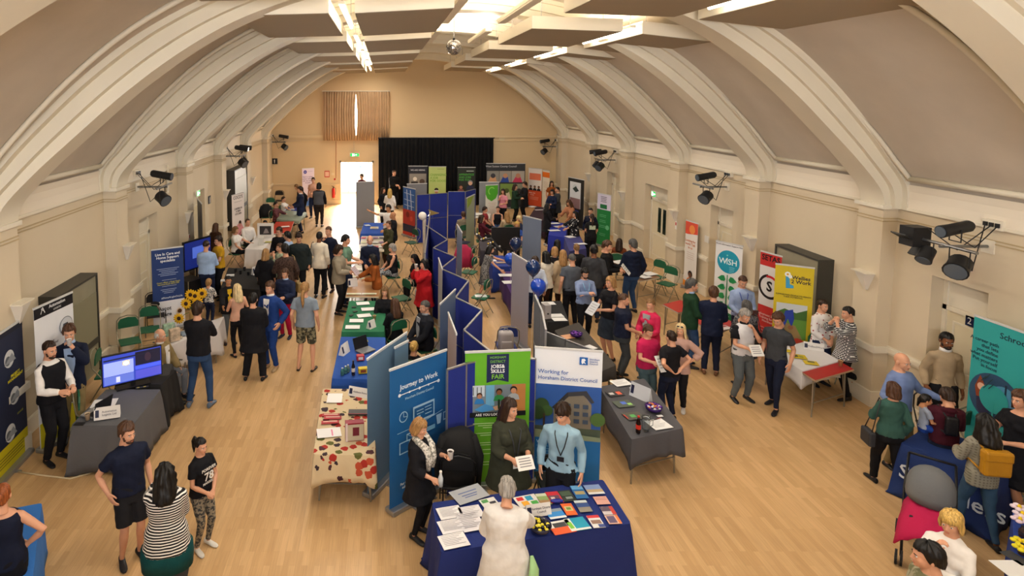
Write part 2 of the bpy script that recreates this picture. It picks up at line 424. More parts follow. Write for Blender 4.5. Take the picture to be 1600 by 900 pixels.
# outer roof shell gives the vault its thickness
s = MB(); OA = [(XC + (x - XC) * 1.03, z + .15) for x, z in VA]
ruled('o', OA, YB - .3, YB - .3, YF + .4, YF + .4, None, s); struct(s.build('ceiling_roof', VAULTM, recalc=False))
def rib(mb, P0, hw, yl, yr, A):
    """band of half width hw following profile arch A, sides going up to the vault"""
    n = len(A); g = []
    for (x, z), (vx, vz) in zip(A, VA):
        y = skew(x, yl, yr)
        # push outward beyond the vault
        ox, oz = vx + (vx - x) * .3, vz + (vz - z) * .3
        g.append([mb.bm.verts.new(p) for p in ((ox, y - hw, oz), (x, y - hw, z), (x, y + hw, z), (ox, y + hw, oz))])
    for a, b in zip(g, g[1:]):
        for i in range(3): mb._f([a[i], a[i + 1], b[i + 1], b[i]])
def mixA(t): return [((1 - t) * a[0] + t * b[0], (1 - t) * a[1] + t * b[1]) for a, b in zip(VA, RA)]
for i, (yl, yr) in enumerate(zip(RIBS_L, RIBS_R)):
    s = MB(); rib(s, None, .27, yl, yr, mixA(1.0)); rib(s, None, .38, yl, yr, mixA(.62)); rib(s, None, .50, yl, yr, mixA(.2))
    o = s.build(f'trim_{20 + i}', RIBM); struct(o); shade_auto(o, 35)
# white band above the cornice and a raised moulding frame round each vault panel
s = MB(); fr = MB()
for k, (yl, yr) in enumerate(zip(RIBS_L, RIBS_R)):
    nl = RIBS_L[k + 1] if k + 1 < len(RIBS_L) else YF; nr = RIBS_R[k + 1] if k + 1 < len(RIBS_R) else YF
    for sd, (a, b) in ((-1, (yl + .5, nl - .5)), (1, (yr + .5, nr - .5))):
        if b - a < .4: continue
        A = [q for q in fine(VP, 4) if q[1] < 4.16]
        for q, q2 in zip(A, A[1:]):
            X0, X1 = XC + sd * (q[0] - .03), XC + sd * (q2[0] - .03)
            s._f([s.bm.verts.new(p) for p in ((X0, a, q[1]), (X0, b, q[1]), (X1, b, q2[1]), (X1, a, q2[1]))])
        # moulding: bottom rail + the two sides up the vault
        pb = [q for q in fine(VP, 4) if q[1] >= 4.14][:24]
        for off in (0.12,):
            x0, z0 = pb[0]
            X = XC + sd * (x0 - .05)
            fr.tube([(X, a + off, z0), (X, b - off, z0)], .05, 6)
            for yy in (a + off, b - off):
                fr.tube([(XC + sd * (q[0] - .035), yy + (0), q[1] - .02) for q in pb], .04, 6)
struct(s.build('trim_9', mat('white band paint', '#e6dccb', .7), recalc=False)); struct(fr.build('trim_10', RIBM, smooth=True))

# ------------------------------------------------------------------ suspended acoustic panels and lamps
PAN_SIDE = mat('panel edge paint', '#ece6d6', .6); PAN_UND = mat('panel felt underside', '#a2947f', .9, bump=.1, bscale=30)
LAMP_E = mat('lamp tube', '#fff1d8', .4, emit=9)
ROWS = [(-.6, 3.2), (4.4, 8.2), (9.6, 13.0), (14.2, 17.5), (18.8, 22.2), (23.3, 26.8), (27.8, 31.2)]
COLS = [(-2.4, -.85, 6.78, 6.82, 'outer left'), (-.45, 1.08, 6.82, 6.9, 'inner left'), (2.85, 4.6, 6.86, 6.8, 'inner right'), (4.98, 6.4, 6.76, 6.6, 'outer right')]
ROWS_R = [(-.6, 3.2), (4.9, 9.9), (12, 15.5), (16.9, 20.3), (21.7, 25), (26.3, 29.5)]
for ci, (x0, x1, z0, z1, nm) in enumerate(COLS):
    for ri, (y0, y1) in enumerate(ROWS if ci < 2 else ROWS_R):
        if ri == 0: continue
        root = thing('acoustic_panel', f'beige ceiling panel with white edges, {nm} column, ' + ['', 'nearest the gallery', 'second row from the gallery', 'third row from the gallery', 'fourth row from the gallery', 'row before the far wall', 'last row at the far wall'][ri], 'ceiling panel', ((x0 + x1) / 2, (y0 + y1) / 2, (z0 + z1) / 2), 0, 'suspended ceiling panels')
        cx, cy, cz = root.location; w = (x1 - x0) / 2; L = (y1 - y0) / 2; dz = (z1 - z0) / 2
        s = MB(); s.mi = 0
        q = [(-w, -L, -dz), (w, -L, dz), (w, L, dz), (-w, L, -dz)]
        a = [s.bm.verts.new(p) for p in q]; b = [s.bm.verts.new((p[0], p[1], p[2] + .24)) for p in q]
        for i in range(4): s._f([a[i], a[(i + 1) % 4], b[(i + 1) % 4], b[i]])
        s._f(b); s.build('edge_frame', PAN_SIDE, root)
        s = MB(); q2 = [(p[0] * .985, p[1] * .985, p[2] - .006) for p in q]; a = [s.bm.verts.new(p) for p in q2]; b = [s.bm.verts.new((p[0], p[1], p[2] + .03)) for p in q2]
        s._f(a); s._f(b)
        for i in range(4): s._f([a[i], a[(i + 1) % 4], b[(i + 1) % 4], b[i]])
        s.build('underside', PAN_UND, root)
        for hx in (-w * .7, w * .7):
            for hy in (-L * .8, L * .8): MB().tube([(hx, hy, .2), (hx, hy, max(.3, 7.75 - abs(cx + hx - XC) ** 2 * .035 - cz))], .006, 5).build('hanging_wire', METAL, root)
k = 0
for gx, gz, nm in ((-.65, 6.92, 'left'), (4.79, 6.84, 'right')):
    for ri, (y0, y1) in enumerate(ROWS if nm == 'left' else ROWS_R):
        yc = (y0 + y1) / 2 - .3; L = (y1 - y0) * .42
        root = thing('tube_lamp', f'bright tube lamp hung in the {nm} gap between ceiling panels, ' + ['over the gallery', 'nearest the gallery', 'second row', 'third row', 'fourth row', 'fifth row', 'row at the far wall'][ri], 'ceiling light', (gx, yc, gz), 0, 'tube lamps between the ceiling panels')
        MB().b2(-.05, .05, -L, L, .03, .08).build('housing', PAN_SIDE, root)
        MB().tube([(0, -L, 0), (0, L, 0)], .028, 8).build('tube', LAMP_E, root, smooth=True)
        for e in (-L * .9, L * .9): MB().tube([(0, e, .08), (0, e, .55)], .006, 5).build('hanging_wire', METAL, root)
        l = area('tube_lamp_light', (gx, yc, gz - .06), (0, 0, 0), .12, 2 * L, TUBE_DOWN, WARM); l.data.spread = R(170)
        l = area('tube_lamp_uplight', (gx, yc, gz + .12), (R(180), 0, 0), .3, 2 * L, TUBE_UP, (1, .86, .66))
# uplighter troughs lying on the inner panels either side of the centre gap
for gx, nm in ((1.25, 'left'), (2.42, 'right')):
    for ri, (y0, y1) in enumerate(ROWS[1:4]):
        root = thing('uplighter', f'white uplighter trough along {nm} side of central ceiling gap, ' + ['nearest the gallery', 'second row', 'third row'][ri], 'ceiling light', (gx, (y0 + y1) / 2, 7.08), 0, 'uplighter troughs over the centre')
        s = MB(); L = (y1 - y0) * .45
        s.b2(-.08, .08, -L, L, -.03, 0); s.b2(-.09, -.07, -L, L, 0, .06); s.b2(.07, .09, -L, L, 0, .06); s.build('trough', PAN_SIDE, root)
        MB().tube([(0, -L * .96, .03), (0, L * .96, .03)], .02, 8).build('tube', LAMP_E, root, smooth=True)
        area('uplighter_light', (gx, (y0 + y1) / 2, 7.16), (R(180), 0, 0), .14, 2 * L, 95, (1, .88, .72))

# mirror ball
p = ony(709, 74, 13.6)
root = thing('mirror_ball', 'small mirrored ball hanging in the central gap of the ceiling panels', 'mirror ball', p)
def facet(nt, co):
    v = nd(nt, 'ShaderNodeTexVoronoi'); v.inputs['Scale'].default_value = 40; nt.links.new(co, v.inputs['Vector'])
    return two(nt, v.outputs['Distance'], '#f0f0f0', '#8a8a90', .2, .6)
mm = ramp_mat('mirror facets', facet, .12, .6); mm.node_tree.nodes['Principled BSDF'].inputs['Metallic'].default_value = .9
MB().ell((0, 0, 0), (.17, .17, .17), 20, 14).build('ball', mm, root)
MB().tube([(0, 0, .16), (0, 0, .9)], .008, 6).build('hanging_wire', METAL, root)
MB().lathe((0, 0, .14), [(.03, 0), (.04, .03), (.02, .06)], 10).build('motor_cap', BLKMETAL, root)

# ------------------------------------------------------------------ things on the walls
def P_wall(px, py, side): return onx(px, py, XR if side == 'right' else XL)
def sconce(px, py, side, label):
    X = (XR - .26) if side == 'right' else (XL + .26); p = onx(px, py, X); s = -1 if side == 'right' else 1
    root = thing('wall_sconce', label, 'wall light', p, 0, 'plaster wall sconces')
    m = MB()
    top = [(0, -.17, .12), (s * .16, -.11, .12), (s * .16, .11, .12), (0, .17, .12)]; low = [(0, -.03, -.2), (s * .04, -.02, -.2), (s * .04, .02, -.2), (0, .03, -.2)]
    m.rings([[Vector(v) for v in low], [Vector(v) for v in top]]); m.build('shade', mat('plaster sconce', '#ddd6ca', .6), root)
    MB().b2(0, s * .17, -.18, .18, .12, .14).build('rim', WHITEM, root)
for px, py, sd, l in [(27, 485, 'left', 'triangular plaster wall sconce above the automation banner'), (197, 391, 'left', 'triangular plaster wall sconce on pilaster left of the blue care banner'), (292, 338, 'left', 'triangular plaster wall sconce on pilaster by the left exit sign'), (351, 303, 'left', 'triangular plaster wall sconce on pilaster behind the tall leaning board'), (393, 282, 'left', 'small plaster wall sconce on pilaster beside the far left cabinet'),
                       (1355, 435, 'right', 'triangular plaster wall sconce on pilaster right of the yellow banner'), (1176, 379, 'right', 'triangular plaster wall sconce above the white and teal banner'), (1056, 335, 'right', 'triangular plaster wall sconce on pilaster beside the right exit door'), (974, 305, 'right', 'small plaster wall sconce on pilaster right of the green banner'), (921, 276, 'right', 'small lit plaster wall sconce near the far right banner')]:
    sconce(px, py, sd, l)
def exit_sign(px, py, side, label, w=.36):
    if side == 'far': p = ony(px, py, YF - .12); rz = 0
    else:
        p = onx(px, py, (XR - .06) if side == 'right' else (XL + .06)); rz = R(-90) if side == 'right' else R(90)
    root = thing('exit_sign', label, 'sign', p, rz, 'illuminated exit signs')
    MB().b2(-w / 2, w / 2, 0, .06, -.1, .1).build('housing', mat('sign housing', '#e0ded4', .5), root)
    MB().b2(-w / 2 + .03, w / 2 - .03, -.006, 0, -.075, .075).build('green_face', mat('lit green face', '#0a9a3c', .5, emit=1.6), root)
    m = MB(); m.mi = 0
    wm = mat('lit white symbol', '#e8fff0', .5, emit=2.5)
    m.b2(-.12, -.06, -.01, -.006, -.06, .06); m.ell((-.02, -.009, .04), (.014, .003, .014), 8, 6); m.tube([(-.02, -.008, .03), (-.01, -.008, -.01), (-.03, -.008, -.05)], .008, 5); m.tube([(-.01, -.008, -.01), (.015, -.008, -.05)], .008, 5); m.tube([(-.045, -.008, .0), (-.02, -.008, .02), (.01, -.008, .005)], .006, 5)
    m.build('running_figure', wm, root)
    m = MB(); m.prism([(.04, .012), (.09, .012), (.09, .035), (.13, 0), (.09, -.035), (.09, -.012), (.04, -.012)], -.01, -.006); m.build('arrow', wm, root)
exit_sign(310, 302, 'left', 'lit green exit sign over the left wall door')
exit_sign(1021, 303, 'right', 'lit green exit sign over the right wall door')
exit_sign(554, 242, 'far', 'lit green exit sign above the bright doorway', .5)
def plate(name, px, py, side, w, h, col, label, txt=None, cat='sign', tc='white', size=.1):
    if side == 'far': p = ony(px, py, YF - .03); rz = 0
    else: p = onx(px, py, (XR - .03) if side == 'right' else (XL + .03)); rz = R(-90) if side == 'right' else R(90)
    root = thing(name, label, cat, p, rz)
    MB().b2(-w / 2, w / 2, 0, .02, -h / 2, h / 2).build('plate', mat('sign plate', col, .4), root)
    if txt: text(txt, size, mat('sign print', tc, .5), root, (0, -.003, 0))
    return root
def pictogram(root, sk=True):
    m = MB(); m.ell((0, -.006, .07), (.022, .004, .022), 8, 6); m.stack([(0, -.005, -.02, .02, .003), (0, -.005, .045, .035, .003)], 8); m.box((-.012, -.005, -.06), (.014, .004, .09)); m.box((.012, -.005, -.06), (.014, .004, .09)); m.build('pictogram', mat('sign print', 'white', .5), root)
s = plate('toilet_sign', 328, 312, 'left', .24, .26, '#10243c', 'dark blue toilet sign with white figure beside the left exit sign'); pictogram(s)
s = plate('toilet_sign', 429, 252, 'far', .3, .3, '#101418', 'small black toilet sign high beside the far left corner'); pictogram(s)
s = plate('door_number_sign', 1515, 502, 'right', .14, .16, '#101c44', 'small blue number 2 plate on the near right door', '2', size=.15); s.location = onx(1515, 502, XR + .21)
s = plate('notice', 1104, 374, 'right', .22, .18, '#d8d4cc', 'small white notice on the wall beside the orange topped banner')
def fire_ext(p, label):
    root = thing('fire_extinguisher', label, 'fire extinguisher', p); red = mat('extinguisher red', '#c0221c', .35)
    MB().lathe((0, 0, 0), [(.075, 0), (.08, .03), (.08, .42), (.06, .49), (.025, .52)], 16).build('cylinder', red, root, smooth=True)
    MB().lathe((0, 0, .52), [(.025, 0), (.025, .05), (.03, .07)], 10).build('valve', BLKMETAL, root)
    MB().tube([(.02, 0, .55), (.12, 0, .5), (.1, 0, .15)], .012, 6).build('hose', BLKMETAL, root)
    MB().tube([(0, 0, .58), (-.09, 0, .62)], .012, 6).build('handle', BLKMETAL, root)
p = ony(521, 300, YF - .12); fire_ext((p.x, p.y, p.z - .3), 'red fire extinguisher on the wall left of the bright doorway')
s = plate('fire_notice', 511, 272, 'far', .26, .34, '#c84a3c', 'red framed fire notice left of the bright doorway'); MB().b2(-.1, .1, -.004, 0, -.12, .12).build('printed_card', mat('notice card', '#e8c0a8', .6), s)
s = plate('switch_plate', 520, 272, 'far', .16, .12, '#e0d0b0', 'small cream switch plate beside the red fire notice', cat='switch')
s = plate('call_point', 523, 280, 'far', .09, .09, '#c01c18', 'small red fire call point beside the fire notice', cat='call point')
def alarm(px, py, side, label):
    p = onx(px, py, XR - .01); root = thing('fire_alarm', label, 'alarm', p, R(-90))
    o = MB().lathe((0, 0, 0), [(.09, 0), (.1, .02), (.1, .06), (.07, .1), (.03, .11)], 20).build('bell_body', mat('alarm red', '#b8201c', .4), root, smooth=True); o.rotation_euler = (R(90), 0, 0)
    o = MB().lathe((0, 0, .1), [(.045, 0), (.045, .015)], 16).build('white_disc', PAPER, root); o.rotation_euler = (R(90), 0, 0)
alarm(1507, 416, 'right', 'round red fire alarm sounder below the nearest right stage lights')
for px, py, side, l in ((296, 372, 'left', 'small red and white sticker below left pilaster sconce'), (1056, 352, 'right', 'small red and white sticker below right pilaster sconce')):
    p = onx(px, py, (XR - .28) if side == 'right' else (XL + .28)); root = thing('safety_sticker', l, 'sign', p, R(-90) if side == 'right' else R(90))
    MB().b2(-.05, .05, 0, .01, -.12, .12).build('white_card', PAPER, root); MB().b2(-.035, .035, -.003, 0, 0, .09).build('red_symbol', mat('alarm red', '#b8201c', .4), root)
# ceiling speaker conduit boxes
s = plate('junction_box', 784, 216, 'far', .3, .26, '#d8c8a4', 'cream junction box on the far wall right of the black curtain', cat='box')
tag(MB().tube([onx(262, 258, XL + .05), onx(262, 300, XL + .05), onx(258, 305, XL + .05)], .04, 8).build('wall_pipe', RIBM), 'short cream pipe running down the left wall below the vault', 'pipe')

# wall cupboards
def cupboard(side, y0, y1, z0, z1, depth, label, split=None):
    X = XR if side == 'right' else XL; s = -1 if side == 'right' else 1
    root = thing('wall_cupboard', label, 'cupboard', (X, (y0 + y1) / 2, z0)); L = (y1 - y0) / 2; H = z1 - z0
    om = mat('olive grey paint', '#8c8874', .5, vary=.05); dk = mat('dark frame paint', '#3c3a34', .5); lt = mat('olive shutter face', '#85816a', .5)
    m = MB(); m.b2(0, s * depth, -L, L, 0, H); m.build('body', om, root)
    m = MB(); m.b2(0, s * (depth + .03), -L - .03, -L, 0, H + .02); m.b2(0, s * (depth + .03), L, L + .03, 0, H + .02); m.b2(0, s * (depth + .03), -L, L, H - .02, H + .02); m.build('frame', dk, root)
    m = MB(); m.b2(s * depth, s * (depth + .015), -L + .02, L - .02, .05, H - .34); m.build('shutter', lt, root)
    m = MB(); m.b2(s * (depth + .015), s * (depth + .03), -L + .02, L - .02, H * .3, H * .36); m.build('lock_bar', dk, root)
    return root
a, b = onx(157, 440, XL).y, onx(72, 440, XL).y
a, b = sorted((a, b)); cupboard('left', onx(88, 450, XL + .3).y, onx(149, 430, XL + .3).y, .25, 2.15, .3, 'large olive grey wall cupboard behind the automation banner, left wall')
a, b = sorted((onx(1302, 410, XR).y, onx(1233, 400, XR).y)); cupboard('right', a, b, .3, 2.28, .28, 'olive grey wall cupboard with dark frame behind the yellow banner')
a, b = sorted((onx(395, 275, XL).y, onx(411, 275, XL).y)); cupboard('left', 22.6, 24.6, .6, 2.85, .3, 'tall olive grey wall cupboard near the far left corner')

# wall mounted stage light bars
def bar_lights(px, py, side, label, n=3, arm=.9, big=False):
    if side == 'far': X = None; p = ony(px, py, YF)
    else: p = onx(px, py, (XR - .55) if side == 'right' else (XL + .55))
    s = -1 if side == 'right' else 1
    wall = (XR if side == 'right' else XL) - p.x
    root = thing('stage_light_bar', label, 'stage light', p, 0, 'wall mounted stage lights'); blk = mat('stage lamp black', '#1a1a1c', .5)
    MB().tube([(wall, 0, 0), (0, 0, 0), (s * .18, 0, 0)], .024, 8).build('bracket_arm', METAL, root)
    MB().b2(wall, wall + s * .02, -.1, .1, -.1, .1).build('wall_plate', WHITEM, root)
    MB().tube([(s * .1, -.5, .02), (s * .1, .5, .02)], .024, 8).build('cross_bar', METAL, root)
    rr = Matrix.Rotation
    def spot(c, L, r, dirv, nm):
        d = Vector(dirv).normalized(); c = Vector(c)
        lamp = MB().tube([c - d * L / 2, c - d * L * .42, c + d * L * .2, c + d * L / 2], [r * .75, r, r, r * 1.1], 14).build('lamp_body', blk, root)
        shade_auto(lamp)
        f = MB().tube([c + d * L * .5, c + d * (L * .5 + .01)], r * .95, 14).build('lens', mat('lens glass', '#57606a', .15), lamp)
        y = MB().tube([c + Vector((0, r * 1.1, 0)), c + Vector((0, r * 1.15, r + .1)) if c.z < 0 else c + Vector((0, r * 1.1, -r - .1)), (c + Vector((0, -r * 1.15, r + .1))) if c.z < 0 else c + Vector((0, -r * 1.1, -r - .1)), c + Vector((0, -r * 1.1, 0))], .01, 6).build('yoke', blk, lamp)
    spot((s * .1, -.15, .3), .5, .085, (s * .9, -.1, -.15), 'a')
    spot((s * .12, .35, .3), .45, .08, (s * .9, .3, -.15), 'b') if n > 2 else None
    spot((s * .16, -.3, -.22), .26, .14, (s * .8, -.5, -.5), 'c')
    if n > 2 or big: spot((s * .1, .3, -.2), .24, .1, (s * .6, -.3, -.7), 'd')
    if big:
        m = MB(); q = (s * .12, .5, .05); m.box((q[0], q[1], q[2]), (.28, .26, .3)); m.build('flood_lamp', blk, root)
        MB().box((q[0] + .1, q[1], q[2] - .24), (.04, .3, .2), Matrix.Rotation(.6, 3, 'Y')).build('barn_door', blk, root); m = MB(); m.box((q[0] - .2, q[1], q[2]), (.16, .28, .02), Matrix.Rotation(.5, 3, 'Y')); m.build('barn_door', blk, root)
    m = MB(); m.b2(wall, wall + s * .08, -.25, .05, .28, .42); sb = m.build('socket_box', WHITEM, root)
    for j in range(3): o = MB().b2(wall + s * .08, wall + s * .1, -.22 + j * .09, -.16 + j * .09, .32, .38).build('socket', blk, sb)
    for j in range(3):
        a = Vector((wall + s * .09, -.19 + j * .09, .34)); b = Vector((s * .1, [-.15, .3, -.3][j], [.2, .2, -.1][j])); mid = (a + b) / 2 - Vector((0, 0, .25 + .1 * j))
        MB().tube([a, a.lerp(mid, .6), mid, b.lerp(mid, .6), b], .008, 5).build('cable', blk, root, smooth=True)
    return root
bar_lights(250, 292, 'left', 'black stage lights on a left wall bar above the care banner', 2)
bar_lights(375, 244, 'left', 'black stage lights on a left wall bar above the tall leaning board')
bar_lights(441, 222, 'left', 'black stage lights in the far left corner')
bar_lights(853, 229, 'right', 'black stage lights in the far right corner')
bar_lights(940, 250, 'right', 'black stage lights on the right wall above the green banner')
bar_lights(1104, 292, 'right', 'black stage lights on the right wall between the exit door and teal banner', 2)
bar_lights(1487, 385, 'right', 'large cluster of black stage lights on right wall above the red alarm', 2, big=True)

# curtains on the far wall
def curtain(name, x0, x1, z0, z1, y, col, label, cat, folds, amp, gap=None):
    root = thing(name, label, cat, ((x0 + x1) / 2, y, z0)); w = x1 - x0; H = z1 - z0
    cm = mat('curtain cloth ' + col, col, .9, bump=.1, vary=.08, vscale=2)
    def sheet(a, b, nm):
        m = MB(); n = int(folds * (b - a) / w * 8); th = .02
        rows = []
        for z in (0, H * .3, H * .6, H * .85, H):
            rr = []
            pinch = .85 if z > H * .8 else 1
            for i in range(n + 1):
                x = a + (b - a) * i / n; ph = i / 8 * 2 * math.pi
                y_ = amp * math.sin(ph + .5 * math.sin(ph * .37)) * pinch + amp * .4 * math.sin(ph * .31)
                xx = x
                if gap and nm == 'right': xx = x + gap * math.sin(math.pi * z / H) * (1 - i / n)
                if gap and nm == 'left': xx = x - gap * math.sin(math.pi * z / H) * (i / n)
                rr.append(m.bm.verts.new((xx, y_, z)))
            rows.append(rr)
        for r0, r1 in zip(rows, rows[1:]):
            for i in range(n): m._f([r0[i], r0[i + 1], r1[i + 1], r1[i]])
        o = m.build('curtain_panel', cm, root, smooth=True, recalc=False); md = o.modifiers.new('t', 'SOLIDIFY'); md.thickness = .012
    if gap: sheet(-w / 2, 0, 'left'); sheet(0, w / 2, 'right')
    else: sheet(-w / 2, w / 2, 'x')
    MB().tube([(-w / 2 - .05, 0, H + .02), (w / 2 + .05, 0, H + .02)], .025, 8).build('curtain_rail', BLKMETAL if col.startswith('#0') else WHITEM, root)
    for x in (-w / 2 + .1, 0, w / 2 - .1): MB().b2(x - .03, x + .03, 0, YF - y, H + .0, H + .05).build('rail_bracket', WHITEM, root)
    return root
a = ony(505, 220, YF - .35); b = ony(608, 143, YF - .35)
curtain('window_curtain', a.x, b.x, a.z, b.z, YF - .22, '#c6a580', 'pair of beige pleated curtains over the high window on the far wall', 'curtain', 26, .05, .07)
w5 = empty('window_5'); struct(w5)
MB().b2(a.x + .15, b.x - .15, YF - .05, YF - .03, a.z + .15, b.z - .15).build('glass_pane', mat('bright daylight pane', '#fff4e0', .4, emit=5), w5)
m = MB()
for x in (a.x + .12, b.x - .12): m.b2(x - .04, x + .04, YF - .08, YF, a.z + .1, b.z - .1)
for z in (a.z + .12, b.z - .12): m.b2(a.x + .1, b.x - .1, YF - .08, YF, z - .04, z + .04)
m.build('window_frame', WHITEM, w5)
a = ony(592, 330, YF - .3); b = ony(771, 216, YF - .3)
curtain('stage_curtain', a.x, b.x, .02, b.z, YF - .4, '#07070a', 'wide black stage curtain across the middle of the far wall', 'curtain', 30, .07)
tag(MB().tube([ony(525, 218, YF - .03), ony(525, 278, YF - .03)], .015, 6).build('conduit', mat('red conduit', '#b06a4c', .6)), 'thin red brown conduit running down the far wall to the call point', 'pipe')
tag(MB().tube([ony(553, 218, YF - .03), ony(553, 238, YF - .03)], .015, 6).build('conduit', WALLM), 'thin cream conduit above the exit sign on the far wall', 'pipe')
# ------------------------------------------------------------------ people
SKIN = {'light': '#d09a7c', 'pale': '#dcae94', 'tan': '#b9825c', 'brown': '#7c4c30', 'dark': '#4a2c20'}
HAIRC = {'black': '#14110f', 'dbrown': '#2c1c13', 'brown': '#4a3020', 'lbrown': '#7a5a38', 'blonde': '#c4a058', 'pblonde': '#d8c090', 'grey': '#8f8a84', 'white': '#d0ccc6', 'ginger': '#8a4a24', 'sandy': '#9a7448', 'dgrey': '#4c4a48'}
def arr(me):
    n = len(me.vertices); V = np.empty(n * 3, np.float32); me.vertices.foreach_get('co', V)
    L = np.empty(len(me.loops), np.int32); me.loops.foreach_get('vertex_index', L)
    S = np.empty(len(me.polygons), np.int32); me.polygons.foreach_get('loop_total', S)
    M = np.empty(len(me.polygons), np.int32); me.polygons.foreach_get('material_index', M)
    return V.reshape(-1, 3), L, S, M
def from_arr(name, parts):
    V = np.concatenate([p[0] for p in parts]); off = 0; Ls = []
    for p in parts: Ls.append(p[1] + off); off += len(p[0])
    L = np.concatenate(Ls).astype(np.int32); S = np.concatenate([p[2] for p in parts]).astype(np.int32); M = np.concatenate([p[3] for p in parts]).astype(np.int32)
    me = bpy.data.meshes.new(name); me.vertices.add(len(V)); me.vertices.foreach_set('co', V.astype(np.float32).ravel())
    me.loops.add(len(L)); me.loops.foreach_set('vertex_index', L); me.polygons.add(len(S))
    st = np.concatenate([[0], np.cumsum(S)[:-1]]).astype(np.int32); me.polygons.foreach_set('loop_start', st); me.polygons.foreach_set('material_index', M)
    me.polygons.foreach_set('use_smooth', np.ones(len(S), bool)); me.update(calc_edges=True); me.validate(); return me
def xf(p, M, mirror=False):
    V = p[0] @ np.array(M.to_3x3()).T.astype(np.float32) + np.array(M.translation, np.float32)
    L = p[1]
    if M.determinant() < 0:
        # flip winding
        st = np.concatenate([[0], np.cumsum(p[2])[:-1]]); L = L.copy()
        if (p[2] == p[2][0]).all(): L = L.reshape(-1, p[2][0])[:, ::-1].ravel()
        else:
            for a, n in zip(st, p[2]): L[a:a + n] = L[a:a + n][::-1]
    return V, L, p[2], p[3]
def remeshed(mbs, voxels, its):
    """voxel-unite each raw mesh; one depsgraph evaluation for all"""
    obs = []
    for mb, vx, it in zip(mbs, voxels, its):
        bmesh.ops.recalc_face_normals(mb.bm, faces=mb.bm.faces)
        me = bpy.data.meshes.new('raw'); mb.bm.to_mesh(me); mb.bm.free()
        o = bpy.data.objects.new('raw', me); C.objects.link(o)
        m = o.modifiers.new('r', 'REMESH'); m.mode = 'VOXEL'; m.voxel_size = vx; m.use_smooth_shade = True
        if it: s = o.modifiers.new('s', 'SMOOTH'); s.factor = .5; s.iterations = it
        obs.append(o)
    bpy.context.view_layer.update(); dg = bpy.context.evaluated_depsgraph_get(); out = []
    for o in obs:
        me = bpy.data.meshes.new_from_object(o.evaluated_get(dg)); out.append(arr(me)); bpy.data.meshes.remove(me)
    for o in obs:
        me = o.data; bpy.data.objects.remove(o); bpy.data.meshes.remove(me)
    return out

# --- templates: head, hands, shoes
def raw_head():
    m = MB()
    m.ell((0, .012, .022), (.074, .096, .094), 20, 14); m.ell((0, -.03, -.03), (.060, .066, .080), 18, 12)
    m.ell((0, -.042, -.078), (.040, .046, .032)); m.ell((0, -.074, .020), (.046, .020, .014))
    m.ell((.034, -.062, -.028), (.022, .022, .022)); m.ell((-.034, -.062, -.028), (.022, .022, .022))
    m.tube([(0, -.088, .012), (0, -.103, -.018), (0, -.110, -.034)], [.008, .011, .013], 8); m.ell((0, -.096, -.040), (.018, .014, .009))
    m.ell((0, -.086, -.086), (.018, .014, .014)); m.ell((0, -.084, -.060), (.024, .014, .014))
    for s in (-1, 1): m.ell((s * .077, .008, -.012), (.010, .020, .030), 10, 8, Matrix.Rotation(R(s * 12), 3, 'Z'))
    m.tube([(0, .02, .0), (0, .022, -.10), (0, .03, -.17)], [.056, .054, .062], 14); return m
def raw_hand(curl, thumb):
    """left hand hanging: fingers towards -z, palm faces -x, thumb towards -y"""
    m = MB(); m.stack([(0, 0, .03, .021, .028), (0, 0, 0, .022, .032), (0, 0, -.04, .020, .041), (0, 0, -.088, .014, .040)], 12)
    for y, L, r in ((-.031, .070, .0088), (-.0105, .078, .0092), (.0105, .072, .0088), (.030, .056, .0078)):
        p = Vector((0, y, -.078)); pts = [p]; a = curl * .5
        for f in (.42, .32, .26):
            p = p + Vector((-math.sin(a), y * .06, -math.cos(a))) * L * f * 1.15; pts.append(p); a += curl
        m.tube(pts, [r * 1.1, r * 1.05, r, r * .8], 8)
    a = thumb; m.tube([(-.004, -.026, -.012), (-.012, -.052, -.040), (-.020, -.060, -.062), (-.028, -.056, -.086)] if not a else [(-.004, -.026, -.012), (-.022, -.046, -.040), (-.036, -.044, -.062), (-.044, -.030, -.080)], [.015, .012, .0105, .008], 8)
    return m
def raw_shoe(kind):
    m = MB(); h = {'shoe': .085, 'boot': .16, 'trainer': .095, 'flat': .05, 'sandal': .03}[kind]
    rs = []
    for y, w, t in ((.075, .022, .055), (.06, .036, h), (.02, .038, h * .97), (-.04, .040, .068 if h > .05 else h), (-.10, .046, .05 if h > .05 else h * .9), (-.15, .042, .042 if h > .05 else h * .8), (-.185, .022, .030)):
        rs.append([Vector((w * math.cos(a), y, max(.0, t / 2 + t / 2 * math.sin(a)))) for a in [2 * math.pi * k / 14 for k in range(14)]])
    m.rings(rs); return m
def eyes(skin):
    m = MB(); m.mi = 1
    for s in (-1, 1): m.ell((s * .030, -.0815, .001), (.0125, .008, .0078), 10, 6)
    m.mi = 2
    for s in (-1, 1): m.ell((s * .030, -.0875, .001), (.0058, .0035, .0062), 8, 5)
    m.mi = 3; m.ell((0, -.0965, -.0605), (.021, .0055, .0045), 10, 6); m.ell((0, -.0955, -.069), (.017, .0055, .005), 10, 6)
    m.mi = 4
    for s in (-1, 1): m.tube([(s * .014, -.0915, .017), (s * .030, -.0915, .0215), (s * .046, -.080, .016)], [.0034, .004, .0025], 6)
    me = bpy.data.meshes.new('e'); m.bm.to_mesh(me); m.bm.free(); a = arr(me); bpy.data.meshes.remove(me); return a
_t = remeshed([raw_head(), raw_head(), raw_hand(.32, 0), raw_hand(.85, 1), raw_hand(.32, 0)] + [raw_shoe(k) for k in ('shoe', 'boot', 'trainer', 'flat', 'sandal')],
              [.0055, .010, .0042, .0042, .0075] + [.008] * 5, [3, 2, 1, 1, 1] + [2] * 5)
